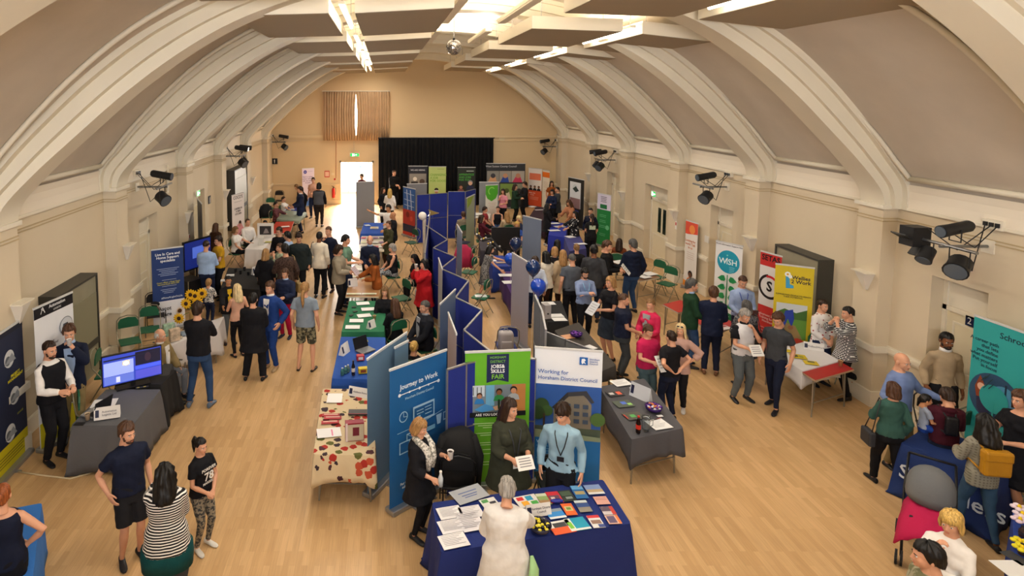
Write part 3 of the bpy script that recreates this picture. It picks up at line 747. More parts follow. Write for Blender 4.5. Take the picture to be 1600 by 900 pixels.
HEAD_HI, HEAD_LO, HAND_OPEN, HAND_GRIP, HAND_LO = _t[:5]
SHOES = dict(zip(('shoe', 'boot', 'trainer', 'flat', 'sandal'), _t[5:])); EYES = eyes(None)
SHOEMESH = {}
def shoe_mesh(k, s):
    key = (k, round(s, 1))
    if key not in SHOEMESH:
        a = SHOES[k]; me = from_arr('shoe', [(a[0] * s, a[1], a[2], a[3])]); me.materials.append(None); SHOEMESH[key] = me
    return SHOEMESH[key]
def raw_hair(style, seed=0):
    """closed shell of hair following the skull (head at origin, facing -y)"""
    rnd = random.Random(seed); n, k = 64, 14
    P = dict(short=(.062, -.01, -.06, .010, .0), fade=(.066, .018, -.02, .006, 0), side=(.058, -.02, -.075, .018, 0), bald=(.2, -.03, -.06, .007, 0), thin=(.085, -.02, -.055, .006, 0),
             bob=(.055, -.10, -.12, .022, .02), long=(.060, -.24, -.30, .022, .03), mid=(.058, -.16, -.19, .024, .03), curly=(.060, -.20, -.26, .045, .05), greycurl=(.04, -.04, -.08, .026, .0), tied=(.066, .0, -.06, .008, 0), fringe=(.030, -.02, -.07, .020, 0), fringebob=(.028, -.09, -.11, .022, .015), crop=(.058, -.03, -.075, .020, 0))[style]
    front, side, back, th, fl = P; m = MB(); outer, inner = [], []
    top = .119 + th
    for i in range(n):
        a = 2 * math.pi * i / n; aa = abs((a + math.pi) % (2 * math.pi) - math.pi)  # 0 = front
        if aa < R(48): zb = front
        elif aa < R(80): t = (aa - R(48)) / R(32); t = t * t * (3 - 2 * t); zb = front + (side - front) * t
        else: t = (aa - R(80)) / R(100); zb = side + (back - side) * min(1, t * 1.4)
        ro, ri = [], []
        for j in range(1, k + 1):
            z = top + (zb - top) * (j / k) ** 1.15
            def rad(off):
                rx, ry, rz = .074 + off, .096 + off, .094 + off; zz = z - .022
                if zz > 0: q = math.sqrt(max(0, 1 - (min(zz, rz) / rz) ** 2)); q = max(q, .02)
                else:
                    q = 1 + min(1, -zz / .25) * (fl / .09) - (min(1, -zz / .1) * .06 if fl == 0 else 0)
                return rx * q, ry * q
            w = th * (.75 + .25 * math.sin(a * 9 + seed)) * (1 - .5 * (j / k) ** 4) + .0028 * math.sin(a * 23 + seed + 3 * noise.noise(Vector((a, z * 14, seed)))) + .008 * noise.noise(Vector((math.sin(a) * 4, math.cos(a) * 4, z * 16 + seed * 5)))
            if style in ('curly', 'greycurl'): w *= .8 + .5 * noise.noise(Vector((math.sin(a) * 3, math.cos(a) * 3, z * 22 + seed)))
            rx, ry = rad(w); ix, iy = rad(-.006)
            if aa < R(60) and z < .03: w2 = 1; ry = max(ry, .1)
            ro.append(Vector((rx * math.sin(a), .012 - ry * math.cos(a), z))); ri.append(Vector((ix * math.sin(a), .012 - iy * math.cos(a), z + .002)))
        outer.append(ro); inner.append(ri)
    bm = m.bm; O = [[bm.verts.new(p) for p in r] for r in outer]; I = [[bm.verts.new(p) for p in r] for r in inner]
    tp = bm.verts.new((0, .012, top)); ti = bm.verts.new((0, .012, .110))
    for i in range(n):
        b = (i + 1) % n
        m._f([tp, O[i][0], O[b][0]]); m._f([ti, I[b][0], I[i][0]])
        for j in range(k - 1):
            m._f([O[i][j], O[i][j + 1], O[b][j + 1], O[b][j]]); m._f([I[i][j], I[b][j], I[b][j + 1], I[i][j + 1]])
        m._f([O[i][-1], I[i][-1], I[b][-1], O[b][-1]])
    bmesh.ops.recalc_face_normals(bm, faces=bm.faces)
    if style == 'bald':
        dl = [v for v in bm.verts if v.co.z > .062 or (v.co.y < -.02)]; bmesh.ops.delete(bm, geom=dl, context='VERTS')
    me = bpy.data.meshes.new('hair'); bm.to_mesh(me); bm.free(); a = arr(me); bpy.data.meshes.remove(me)
    parts = [a]
    def extra(mb):
        bmesh.ops.recalc_face_normals(mb.bm, faces=mb.bm.faces); e = bpy.data.meshes.new('x'); mb.bm.to_mesh(e); mb.bm.free(); parts.append(arr(e)); bpy.data.meshes.remove(e)
    return parts, extra
HAIRS = {}
def hair_mesh(style, seed):
    key = (style, seed % 3)
    if key in HAIRS: return HAIRS[key]
    base = {'pony': 'tied', 'bun': 'tied', 'lowpony': 'tied'}.get(style, style); parts, extra = raw_hair(base, seed % 3)
    if style == 'pony': e = MB(); e.tube([(0, .10, .05), (0, .15, .055), (0, .17, .0), (0, .155, -.09), (0, .14, -.18)], [.02, .030, .034, .028, .008], 10); extra(e)
    if style == 'lowpony': e = MB(); e.tube([(0, .085, -.02), (0, .125, -.04), (.01, .14, -.12), (0, .13, -.24), (0, .12, -.33)], [.025, .034, .036, .03, .008], 10); extra(e)
    if style == 'bun': e = MB(); e.ell((0, .13, .03), (.038, .034, .036)); extra(e)
    me = from_arr('hair', parts); me.materials.append(None); HAIRS[key] = me; return me

def hairmat(n_, c_):
    def f(nt, co):
        mp = nd(nt, 'ShaderNodeMapping'); mp.inputs['Scale'].default_value = (90, 90, 9); nt.links.new(co, mp.inputs[0])
        n = nd(nt, 'ShaderNodeTexNoise'); n.inputs['Scale'].default_value = 1; n.inputs['Detail'].default_value = 3; nt.links.new(mp.outputs[0], n.inputs['Vector'])
        r = nd(nt, 'ShaderNodeMapRange'); r.inputs['From Min'].default_value = .3; r.inputs['From Max'].default_value = .7; r.inputs['To Min'].default_value = .55; r.inputs['To Max'].default_value = 1.45; nt.links.new(n.outputs['Fac'], r.inputs['Value'])
        mx = nd(nt, 'ShaderNodeVectorMath', operation='SCALE'); mx.inputs[0].default_value = rgb(c_); nt.links.new(r.outputs['Result'], mx.inputs['Scale']); return mx.outputs['Vector']
    return ramp_mat('hair ' + n_, f, .45, .5)
PEOPLE = []; QUEUE = []
ARMS = {  # wrist target (outward x, y, z) for a 1.75 m figure, elbow pole (x, y, z), grip?
    'down': ((.245, -.03, .90), (.3, 1, 0), 0), 'pocket': ((.235, -.05, .97), (.8, 1, 0), 0), 'hold': ((.10, -.31, 1.12), (.7, .5, -1), 1), 'holdlow': ((.11, -.28, 1.02), (.6, .6, -1), 1),
    'fold': ((-.05, -.205, 1.17), (1, -.1, -.6), 1), 'foldu': ((-.04, -.235, 1.21), (1, -.1, -.6), 1), 'hip': ((.22, -.03, 1.04), (1, .35, 0), 0), 'hipback': ((.12, .15, 1.05), (1, .5, 0), 0), 'chin': ((.05, -.20, 1.42), (.5, -.1, -1), 1),
    'mouth': ((.05, -.21, 1.47), (.7, -.2, -1), 1), 'cup': ((.16, -.33, 1.24), (.6, .3, -1), 1), 'clasp': ((.05, -.20, .98), (.9, .5, 0), 1), 'point': ((.66, -.08, 1.46), (0, .3, -1), 0), 'reach': ((.25, -.48, 1.12), (.5, .3, -1), 0),
    'table': ((.20, -.42, .95), (.6, .5, -1), 0), 'out': ((.46, -.26, 1.12), (.5, .8, -1), 0), 'lap': ((.12, -.30, .98), (.7, .5, -.5), 0), 'crosslow': ((-.04, -.20, 1.06), (1, .1, -.5), 1), 'shoulder': ((.10, -.14, 1.40), (1, 0, -.5), 1)}
def ik(S, T, a, b, pole):
    d = T - S; L = d.length
    if L > (a + b) * .995: T = S + d * ((a + b) * .995 / L); d = T - S; L = d.length
    u = d / L; x = (a * a - b * b + L * L) / (2 * L); h = math.sqrt(max(0, a * a - x * x)); p = Vector(pole); p = (p - u * p.dot(u)).normalized()
    return S + u * x + p * h, T
def person(label, head=None, foot=None, h=1.72, face=0, top=('tee', 'navy'), bot=('trousers', 'black'), hair=('short', 'brown'), L='down', Rr='down', fem=0, lean=0, tilt=0, turn=0, nod=8,
           g=1.0, pose='stand', shoes=('shoe', 'black'), skin='light', stance=.0, vest=None, beard=None, glasses=0, group=None, z0=0.0, over=None, legs=None, noshoes=False):
    sit = pose == 'sit'; a = R(face)
    dz = -.43 if sit else 0; px_ = (foot or head)[0]; nx = 1 - .2 * min(1, max(0, (abs(px_ - 600) - 250) / 650))
    s = h / 1.75
    ln = R(lean); piv = Vector((0, 0, .95 + dz))
    Rl = Matrix.Rotation(R(tilt), 3, 'Y') @ Matrix.Rotation(ln, 3, 'X')
    def up(p): return piv + Rl @ (Vector(p) + Vector((0, 0, dz)) - piv)
    headtop = up((0, .0, 1.75)); rot = Matrix.Rotation(a, 3, 'Z')
    if foot is not None:
        loc = onz(*foot, z0)
        if head is not None:
            lo, hi = .9, 2.1
            for _ in range(30):
                m_ = (lo + hi) / 2; q = rot @ (headtop * (m_ / 1.75))
                if proj(loc + q)[1] > head[1]: lo = m_
                else: hi = m_
            if not (h < 1.5): lo = min(max(lo, 1.55), 1.93)
            s = lo / 1.75
    else:
        q = rot @ (headtop * s); t = onz(head[0], head[1], q.z + z0); loc = Vector((t.x - q.x, t.y - q.y, z0))
    root = thing('person', label, 'person', loc, a, group)
    px = F * 1.0 / max(loc.y, 3); near = px > 62; mid = px > 42
    vx = .012 if near else (.015 if mid else .020); sh = (.158 if fem else .176) * (.4 + .6 * nx) * (.8 + .2 * g)
    g *= nx * (1.07 if h > 1.2 else 1); hw = .168 * g if fem else .156 * g; ww = .126 * g if fem else .146 * g; cw = .146 * g if fem else .166 * g; dp = .112 * g
    # joints
    hipx = .086; ankY = 0
    Sh = {q: up((q * sh, .005, 1.388)) for q in (-1, 1)}
    joints = {}
    for q, nm in ((1, L), (-1, Rr)):
        if isinstance(nm, tuple): T, pole, grip = nm
        else: T, pole, grip = ARMS[nm]
        T = up((q * T[0] * (sh / .17 if T[0] > .2 else 1), T[1], T[2])); pole = Rl @ Vector((q * pole[0], pole[1], pole[2])); E, T = ik(Sh[q], T, .285, .255, pole); joints[q] = (Sh[q], E, T, grip)
    hips = {q: Vector((q * hipx, 0, .91 + dz)) for q in (-1, 1)}; Kn, An = {}, {}
    for q in (-1, 1):
        if sit:
            Kn[q] = Vector((q * .11, -.42, .50)); An[q] = Vector((q * .11, -.40, .085))
        else:
            st = stance if stance else .02; yo = 0
            if pose == 'walk': yo = q * -.17
            if pose == 'wide': st = .09
            if pose == 'kick' and q == -1: Kn[q] = Vector((q * .10, -.02, .50)); An[q] = Vector((q * .12, .36, .32)); continue
            An[q] = Vector((q * (.085 + st), .02 + yo, .085)); kk, _ = ik(hips[q], An[q], .43, .42, (0, -1, 0)); Kn[q] = kk
    # torso rows
    def torso(off, z0_, z1_=1.47, flare=None, hemw=None):
        rows = [(.80, hw * .98, dp * 1.0, .005), (.90, hw, dp * 1.04, .01), (1.0, hw * .97, dp * 1.0, .008), (1.10, ww * 1.02, dp * .93, 0), (1.16, ww, dp * .90, -.002), (1.25, (ww + cw) / 2 * 1.03, dp * .97, -.004), (1.33, cw, dp * 1.0, -.004), (1.39, cw * .98, dp * .93, 0), (1.435, cw * .72, dp * .75, .006), (1.47, .075, .066, .012)]
        if flare:
            zz = flare[0]; rr = [(zz, hemw or (hw + flare[1]), (hemw or (hw + flare[1])) * .78, 0.0)]
            if zz < .7: rr.append(((zz + .82) / 2, hw + flare[1] * .55, dp + flare[1] * .4, 0))
            rows = rr + [r for r in rows if r[0] > max(zz + .04, .82)]
        else: rows = [r for r in rows if r[0] >= z0_ - .001]
        return [(0, y, z + dz, max(rx + off, (.2 * nx + off * .5) if z <= .93 and off > .009 else 0), ry + off) for z, rx, ry, y in rows if z <= z1_ + .001]
    def warp(mb, lim=.95):
        for v in mb.bm.verts:
            z = v.co.z - dz
            if z > .80:
                t = min(1, max(0, (z - .86) / .22)); t = t * t * (3 - 2 * t)
                v.co = v.co.lerp(piv + Rl @ (v.co - piv), t)
    def limb(mb, off, ends, kind):
        pass
    # --- skin body
    b = MB(); b.stack(torso(-.006, .80)); 
    b.stack([(0, .012, 1.42 + dz, .058, .058), (0, .01, 1.5 + dz, .050, .052), (0, .0, 1.60 + dz, .045, .05)], 14)
    for q in (-1, 1): b.ell((q * sh * .80, .0, 1.385 + dz), (.066, .058, .052))
    if fem:
        for q in (-1, 1): b.ell((q * .068 * g, -.075 * g, 1.285 + dz), (.062 * g, .055 * g, .058 * g))
    warp(b)
    ag = .85 + .15 * g if not fem else .78 + .15 * g
    for q in (-1, 1):
        S, E, T, _ = joints[q]
        b.tube([S - Vector((q * .06, 0, -.012)), S, S.lerp(E, .4), E, E.lerp(T, .3), T, T + (T - E).normalized() * .02], [.045 * ag, .052 * ag, .048 * ag, .038 * ag, .041 * ag, .027 * ag, .026 * ag], 10)
        lg = .9 + .1 * g
        H_, K, A = hips[q], Kn[q], An[q]
        b.tube([H_ + Vector((0, 0, .02)), H_.lerp(K, .25), H_.lerp(K, .7), K, K.lerp(A, .28), K.lerp(A, .75), A, A - Vector((0, 0, .03))], [.083 * lg, .084 * lg, .062 * lg, .050 * lg, .054 * lg, .036 * lg, .031 * lg, .028], 12)
        b.tube([A + Vector((0, .03, -.045)), A + Vector((0, -.06, -.055)), A + Vector((0, -.14, -.062))], [.026, .022, .016], 8)
    # --- tops
    kind, col = top[0], top[1]; parts = []
    SL = dict(tee=(.62, .012, .014, .86, None), polo=(.62, .012, .014, .86, None), shirt=(2, .011, .010, .84, None), jumper=(2, .013, .013, .86, None), jacket=(2, .024, .028, .80, None), blazer=(2, .020, .022, .78, None), coat=(2, .026, .03, .6, (.60, .05)), puffer=(2, .034, .04, .84, None),
              tank=(0, .010, .012, .88, None), blouse=(1.6, .018, .026, .84, (.80, .03)), cardigan=(2, .020, .022, .62, (.62, .03)), dress=(.55, .012, .016, .55, (.52, .06)), longdress=(2, .014, .018, .5, (.46, .06)), tunic=(1.55, .020, .03, .68, (.62, .06)), hoodie=(2, .028, .03, .82, None), gilet=(0, .040, .02, .84, None), crop34=(1.55, .018, .028, .80, (.78, .03)))[kind]
    frac, off, so, hem, fl = SL
    c = MB(); hz = hem if not sit else max(hem, .80)
    if sit and fl: fl = None
    c.stack(torso(off, hz, 1.435 if kind in ('tank', 'dress') else 1.47, flare=fl))
    if kind not in ('tank',):
        for q in (-1, 1): c.ell((q * sh * .80, .0, 1.383 + dz), (.068 + off, .060 + off, .052 + off))
    if fem:
        for q in (-1, 1): c.ell((q * .068 * g, -.075 * g, 1.285 + dz), (.062 * g + off, .055 * g + off, .058 * g + off))
    if kind == 'hoodie': c.ell((0, .085, 1.45 + dz), (.10, .06, .06))
    if kind in ('jacket', 'blazer', 'shirt', 'polo', 'puffer', 'coat'): c.stack([(0, .014, 1.44 + dz, .068 + off * .5, .062 + off * .5), (0, .016, 1.487 + dz, .060 + off * .5, .058 + off * .5)], 14)
    if kind == 'puffer':
        for z in (.92, 1.02, 1.12, 1.22, 1.32): c.stack([(0, 0, z + dz, ww + off * .9, dp + off * .9), (0, 0, z + .05 + dz, ww + off * 1.3, dp + off * 1.3), (0, 0, z + .1 + dz, ww + off * .9, dp + off * .9)])
    warp(c)
    if frac:
        for q in (-1, 1):
            S, E, T, _ = joints[q]; r0, r1, r2 = .052 * ag + so, .042 * ag + so, .030 * ag + so
            if frac <= 1: e = S.lerp(E, frac); c.tube([S - Vector((q * .06, 0, -.012)), S, e], [r0 * .9, r0 * .96, r0 * 1.0 + .006], 12)
            else:
                w = E.lerp(T, min(.97, frac - 1)); c.tube([S - Vector((q * .06, 0, -.012)), S, S.lerp(E, .5), E, E.lerp(w, .4), w], [r0 * .9, r0 * .96, r0 * .96, r1 + .004, r1 + .004, r2 + (.012 if kind in ('blouse', 'tunic', 'crop34') else 0)], 12)
    tname = dict(tee='t_shirt', polo='polo_shirt', tank='vest_top', jumper='jumper', blouse='blouse', cardigan='cardigan', longdress='dress', crop34='top').get(kind, kind)
    parts.append((c, tname, cloth(col), vx))
    if over:   # waistcoat or open jacket sides over the top
        o = MB(); o.stack(torso(off + .022, .86, 1.435)); [o.ell((q * sh * .62, 0, 1.40 + dz), (.06, .066 + off, .045 + off)) for q in (-1, 1)]; warp(o); parts.append((o, over[0], cloth(over[1]), vx))
    # --- bottoms
    bk, bc = bot; lg = .92 + .08 * g
    if bk != 'none':
        c = MB()
        rows = [(.80, hw * .96, dp * .98, .005), (.90, hw, dp * 1.04, .01), (.98, hw * .96, dp, .008), (1.03, ww * 1.08, dp * .95, .004)]
        o_ = .008
        c.stack([(0, y, z + dz, rx + o_, ry + o_) for z, rx, ry, y in rows])
        r = dict(trousers=(.098, .074, .062, .055), jeans=(.096, .068, .056, .050), slim=(.093, .062, .050, .042), shorts=(.100, .092, 0, 0), loose=(.104, .084, .076, .072), skirt=(0, 0, 0, 0))[bk]
        for q in (-1, 1):
            H_, K, A = hips[q], Kn[q], An[q]
            if bk == 'shorts': c.tube([H_ + Vector((0, 0, .03)), H_.lerp(K, .3), H_.lerp(K, .88)], [r[0] * lg, r[0] * lg, r[1] * lg], 12)
            elif bk != 'skirt': c.tube([H_ + Vector((0, 0, .03)), H_.lerp(K, .25), H_.lerp(K, .7), K, K.lerp(A, .35), K.lerp(A, .8), A + Vector((0, 0, .005))], [r[0] * lg, r[0] * lg, (r[0] + r[1]) / 2 * lg, r[1] * lg, r[2] + .006, r[3], r[3]], 12)
        if bk == 'skirt':
            if sit: c.stack([(0, -.18, .42, .19, .26), (0, -.18, .56, .19, .26)])
            else: c.stack([(0, 0, .50, hw + .05, dp + .07), (0, 0, .7, hw + .04, dp + .05), (0, .005, .88, hw + .01, dp + .012)])
        warp(c, 1); parts.append((c, dict(slim='trousers', loose='trousers', jeans='jeans').get(bk, bk), cloth(bc), vx))
    # --- shoes
    if not noshoes:
        for q in (-1, 1):
            me = shoe_mesh(shoes[0], s); o = bpy.data.objects.new('sandal' if shoes[0] == 'sandal' else 'shoe', me); C.objects.link(o); o.parent = root
            p = An[q]; o.location = (p.x * s, (p.y) * s, (p.z - .085) * s); o.rotation_euler.z = q * R(9) + (0 if not sit else 0)
            if pose == 'kick' and q == -1: o.rotation_euler.x = R(-75); o.location.z = (p.z - .02) * s; o.location.y = (p.y + .05) * s
            o.material_slots[0].link = 'OBJECT'; o.material_slots[0].material = mat('shoe leather', shoes[1], .5)
    # --- head
    hc = up((0, -.005, 1.628)); HR = Rl @ Matrix.Rotation(R(turn), 3, 'Z') @ Matrix.Rotation(R(nod), 3, 'X')
    HR = (Rl.lerp(Matrix.Identity(3), .5) if abs(lean) + abs(tilt) > 1 else Matrix.Identity(3)) @ Matrix.Rotation(R(turn), 3, 'Z') @ Matrix.Rotation(R(nod), 3, 'X')
    HR = HR.to_quaternion().to_matrix(); hs = .98 if fem else 1.03
    if h < 1.3: hs = 1.25
    HM = Matrix.Translation(hc) @ HR.to_4x4() @ Matrix.Scale(hs, 4)
    hands = []
    for q in (-1, 1):
        S, E, T, grip = joints[q]; d = (T - E).normalized()
        # frame: -z along d, palm normal (-x for left hand) facing inwards/backwards
        inw = Rl @ Vector((-q, .15, 0)) if not grip else Rl @ Vector((-q * .6, .3, -.9))
        z = -d; x = (-inw * q) if True else inw
        x = x - z * x.dot(z)
        if x.length < .05: x = Vector((q, 0, .1)) - z * Vector((q, 0, .1)).dot(z)
        x.normalize(); y = z.cross(x)
        M = Matrix(((x.x, y.x, z.x, T.x), (x.y, y.y, z.y, T.y), (x.z, y.z, z.z, T.z), (0, 0, 0, 1)))
        if q < 0: M = M @ Matrix.Scale(-1, 4, Vector((1, 0, 0))) @ Matrix.Scale(1, 4)
        if q < 0:
            x2 = -x; y = z.cross(x); 
            M = Matrix(((x.x, y.x, z.x, T.x), (x.y, y.y, z.y, T.y), (x.z, y.z, z.z, T.z), (0, 0, 0, 1))) @ Matrix.Scale(1, 4)
            # mirrored frame so the palm faces inward and the thumb stays in front
            M = M @ Matrix(((-1, 0, 0, 0), (0, 1, 0, 0), (0, 0, 1, 0), (0, 0, 0, 1))) if y.dot(Vector((0, 1, 0))) > 0 else M @ Matrix(((-1, 0, 0, 0), (0, -1, 0, 0), (0, 0, 1, 0), (0, 0, 0, 1)))
        elif y.dot(Vector((0, 1, 0))) < 0 and not grip: M = M @ Matrix(((1, 0, 0, 0), (0, -1, 0, 0), (0, 0, 1, 0), (0, 0, 0, 1)))
        hands.append((M @ Matrix.Scale(.93 if fem else 1.03, 4), grip))
    sk = SKIN[skin]; hairc = HAIRC.get(hair[1], hair[1])
    mats = [mat('skin ' + skin, sk, .55, vary=.05, vscale=9, spec=.35), mat('eye white', '#d8d2cc', .3), mat('iris', '#2a1c12', .3), mat('lips ' + skin, tuple(min(1, c_ * k_) for c_, k_ in zip(rgb(sk), (.85, .55, .55))), .45), mat('brow', hairc, .8)]
    QUEUE.append(dict(kind='body', root=root, mb=b, vx=vx, mats=mats, s=s, head=HM, hands=hands, near=near or mid, name='body'))
    for c, nm, m_, v in parts: QUEUE.append(dict(kind='cloth', root=root, mb=c, vx=v, mats=[m_], s=s, name=nm))
    # hair
    S_ = Matrix.Scale(s, 4)
    if hair[0] != 'none':
        st = hair[0]
        if st == 'cap':
            me = hair_mesh('thin', 0)
        else: me = hair_mesh(st, len(PEOPLE))
        o = bpy.data.objects.new('hat' if st == 'cap' else 'hair', me); C.objects.link(o); o.parent = root
        o.matrix_local = Matrix.Translation(Vector(HM.translation) * s) @ HR.to_4x4() @ Matrix.Scale(hs * s * (1.06 if st == 'cap' else 1.03), 4)
        o.material_slots[0].link = 'OBJECT'; o.material_slots[0].material = hairmat(hair[1], hairc)
    if beard:
        m_ = MB(); m_.ell((0, -.052, -.083), (.046, .050, .034), 14, 10); m_.tube([(-.058, -.02, -.03), (-.052, -.04, -.07)], .016, 8); m_.tube([(.058, -.02, -.03), (.052, -.04, -.07)], .016, 8); m_.tube([(-.026, -.093, -.056), (0, -.103, -.050), (.026, -.093, -.056)], .006, 6)
        o = m_.build('beard', mat('hair ' + beard, HAIRC[beard], .7), root, smooth=True); o.matrix_local = Matrix.Translation(Vector(HM.translation) * s) @ HR.to_4x4() @ Matrix.Scale(hs * s, 4)
    if glasses:
        m_ = MB()
        for q in (-1, 1): m_.tube([(q * .032 + .022 * math.cos(t), -.098, .0 + .018 * math.sin(t)) for t in [2 * math.pi * i / 12 for i in range(13)]], .0022, 5); m_.tube([(q * .054, -.096, .005), (q * .078, -.02, .005), (q * .08, .02, 0)], .0025, 5)
        m_.tube([(-.01, -.1, .002), (.01, -.1, .002)], .0022, 5)
        o = m_.build('glasses', BLKMETAL, root); o.matrix_local = Matrix.Translation(Vector(HM.translation) * s) @ HR.to_4x4() @ Matrix.Scale(hs * s, 4)
    def world(p): return loc + rot @ (Vector(p) * s)
    info = dict(root=root, s=s, L=world(joints[1][2] + (joints[1][2] - joints[1][1]).normalized() * .08), R=world(joints[-1][2] + (joints[-1][2] - joints[-1][1]).normalized() * .08), face=a, world=world, up=up, dp=dp, off=off, sw=cw, Rl=Rl, loc=loc, HM=HM, rot=rot, joints=joints)
    if sit and 'wheelchair' not in label and h > 1.2: chair(loc * 1 - Vector((0, 0, z0)), face, 'green folding chair under the ' + ' '.join(label.replace('seated ', '').split()[:11]))
    PEOPLE.append(info); return info
def bake_people():
    res = remeshed([q['mb'] for q in QUEUE], [q['vx'] for q in QUEUE], [3 if q['kind'] == 'cloth' else 2 for q in QUEUE])
    for q, a in zip(QUEUE, res):
        if q['kind'] == 'body':
            hd = HEAD_HI if q['near'] else HEAD_LO
            parts = [a, xf(hd, q['head']), xf(EYES, q['head'])]
            for M, grip in q['hands']: parts.append(xf((HAND_GRIP if grip else HAND_OPEN) if q['near'] else HAND_LO, M))
        else:
            V = a[0]
            # soft folds in the cloth
            ph = (len(V) % 97)
            w = .0035 * np.sin(V[:, 2] * 38 + V[:, 0] * 17 + ph) * np.sin(V[:, 0] * 21 + V[:, 1] * 25 + V[:, 2] * 9)
            c = V.mean(0); d = V - c; d[:, 2] = 0; d /= (np.linalg.norm(d, axis=1, keepdims=True) + 1e-6)
            parts = [(V + d * w[:, None], a[1], a[2], a[3])]
        parts = [(p[0] * q['s'], p[1], p[2], p[3]) for p in parts]
        me = from_arr(q['name'], parts)
        for m in q['mats']: me.materials.append(m)
        o = bpy.data.objects.new(q['name'], me); C.objects.link(o); o.parent = q['root']
    QUEUE.clear()
# ------------------------------------------------------------------ banners and boards
FRAME = mat('brushed aluminium', '#a8aaad', .35, .8)
def flat_basis(a, b):
    d = Vector((b.x - a.x, b.y - a.y, 0)); return d.length, math.atan2(d.y, d.x), (a + b) / 2
class Banner:
    def __init__(s, label, a, b, h=2.0, base='#ffffff', kind='roller_banner', cat='banner', lean=0, w=None, rim=True):
        s.w, rz, c = flat_basis(a, b)
        if w: s.w = w
        s.h = h; s.root = thing(kind, label, cat, (c.x, c.y, 0), rz); W_ = s.w
        o = MB().b2(-W_ / 2, W_ / 2, 0, .004, .06, h - .02).build('banner_sheet', mat('banner print ' + base, base, .55, vary=.03, vscale=2), s.root)
        if rim:
            MB().b2(-W_ / 2 - .005, W_ / 2 + .005, -.008, .014, h - .03, h).build('top_rail', mat('white rail', '#c9cacb', .35), s.root)
            m = MB(); m.b2(-W_ / 2 - .01, W_ / 2 + .01, -.09, .09, 0, .07, .015); m.build('base_cassette', FRAME, s.root)
            m = MB(); m.b2(-.2, -.16, -.16, .16, 0, .02); m.b2(.16, .2, -.16, .16, 0, .02); m.build('foot', FRAME, s.root)
            MB().tube([(0, .03, .03), (0, .02, h - .02)], .01, 6).build('support_pole', FRAME, s.root)
        s.y = -.001; s.k = 0
    def X(s, u): return (u - .5) * s.w
    def Z(s, v): return s.h * (1 - v)
    def lay(s): s.k += 1; return -.0015 * s.k
    def rect(s, u0, v0, u1, v1, col, name='printed_block', rough=.55):
        y = s.lay(); MB().b2(s.X(u0), s.X(u1), y, y + .0012, s.Z(v1), s.Z(v0)).build(name, mat('print ' + str(col), col, rough), s.root); return s
    def poly(s, pts, col, name='printed_shape'):
        y = s.lay(); m = MB(); a = [(s.X(u), s.Z(v)) for u, v in pts]; m.prism(a, y, y + .0012); m.build(name, mat('print ' + str(col), col, .55), s.root); return s
    def disc(s, u, v, r, col, name='printed_disc', r2=None, a0=0, a1=360):
        """r in metres; r2 = inner radius for a ring"""
        y = s.lay(); m = MB(); cx, cz = s.X(u), s.Z(v); n = 28
        if r2 is None: m.prism([(cx + r * math.cos(2 * math.pi * i / n), cz + r * math.sin(2 * math.pi * i / n)) for i in range(n)], y, y + .0012)
        else:
            for i in range(n):
                t0, t1 = R(a0 + (a1 - a0) * i / n), R(a0 + (a1 - a0) * (i + 1) / n)
                m.prism([(cx + r * math.cos(t0), cz + r * math.sin(t0)), (cx + r * math.cos(t1), cz + r * math.sin(t1)), (cx + r2 * math.cos(t1), cz + r2 * math.sin(t1)), (cx + r2 * math.cos(t0), cz + r2 * math.sin(t0))], y, y + .0012)
        m.build(name, mat('print ' + str(col), col, .55), s.root); return s
    def line(s, u0, v0, u1, v1, t, col, name='printed_line'):
        y = s.lay(); a = Vector((s.X(u0), 0, s.Z(v0))); b = Vector((s.X(u1), 0, s.Z(v1))); d = (b - a).normalized(); n = Vector((-d.z, 0, d.x)) * t / 2
        MB().prism([((a + n).x, (a + n).z), ((b + n).x, (b + n).z), ((b - n).x, (b - n).z), ((a - n).x, (a - n).z)], y, y + .0012).build(name, mat('print ' + str(col), col, .55), s.root); return s
    def txt(s, t, u, v, size, col, align='CENTER', bold=.012, sx=1, sp=1):
        y = s.lay(); text(t, size, mat('print ' + str(col), col, .55), s.root, (s.X(u), y, s.Z(v)), align=align, bold=bold, sx=sx, sp=sp); return s
    def lines(s, u0, u1, vs, col, t=.010, jag=.15):
        for i, v in enumerate(vs):
            c = (u0 + u1) / 2; hw_ = (u1 - u0) / 2 * (1 - jag * ((i * 7) % 5) / 5); s.line(c - hw_, v, c + hw_, v, t, col, 'small_print')
        return s
    def bust(s, u, v, r, skin='#c08a68', hair='#2a1c14', shirt='#2c4a8a'):
        """small printed portrait: shoulders, face, hair"""
        w = s.w
        s.poly([(u - 1.9 * r / w, v + 3.0 * r / s.h), (u - 1.5 * r / w, v + 1.5 * r / s.h), (u - .5 * r / w, v + .9 * r / s.h), (u + .5 * r / w, v + .9 * r / s.h), (u + 1.5 * r / w, v + 1.5 * r / s.h), (u + 1.9 * r / w, v + 3.0 * r / s.h)], shirt, 'printed_figure')
        s.disc(u, v - .25 * r / s.h, r * 1.08, hair, 'printed_figure'); s.disc(u, v + .12 * r / s.h, r * .86, skin, 'printed_figure'); return s
def roll(label, tl, tr, h=2.0, **k): return Banner(label, onz(*tl, h), onz(*tr, h), h, **k)

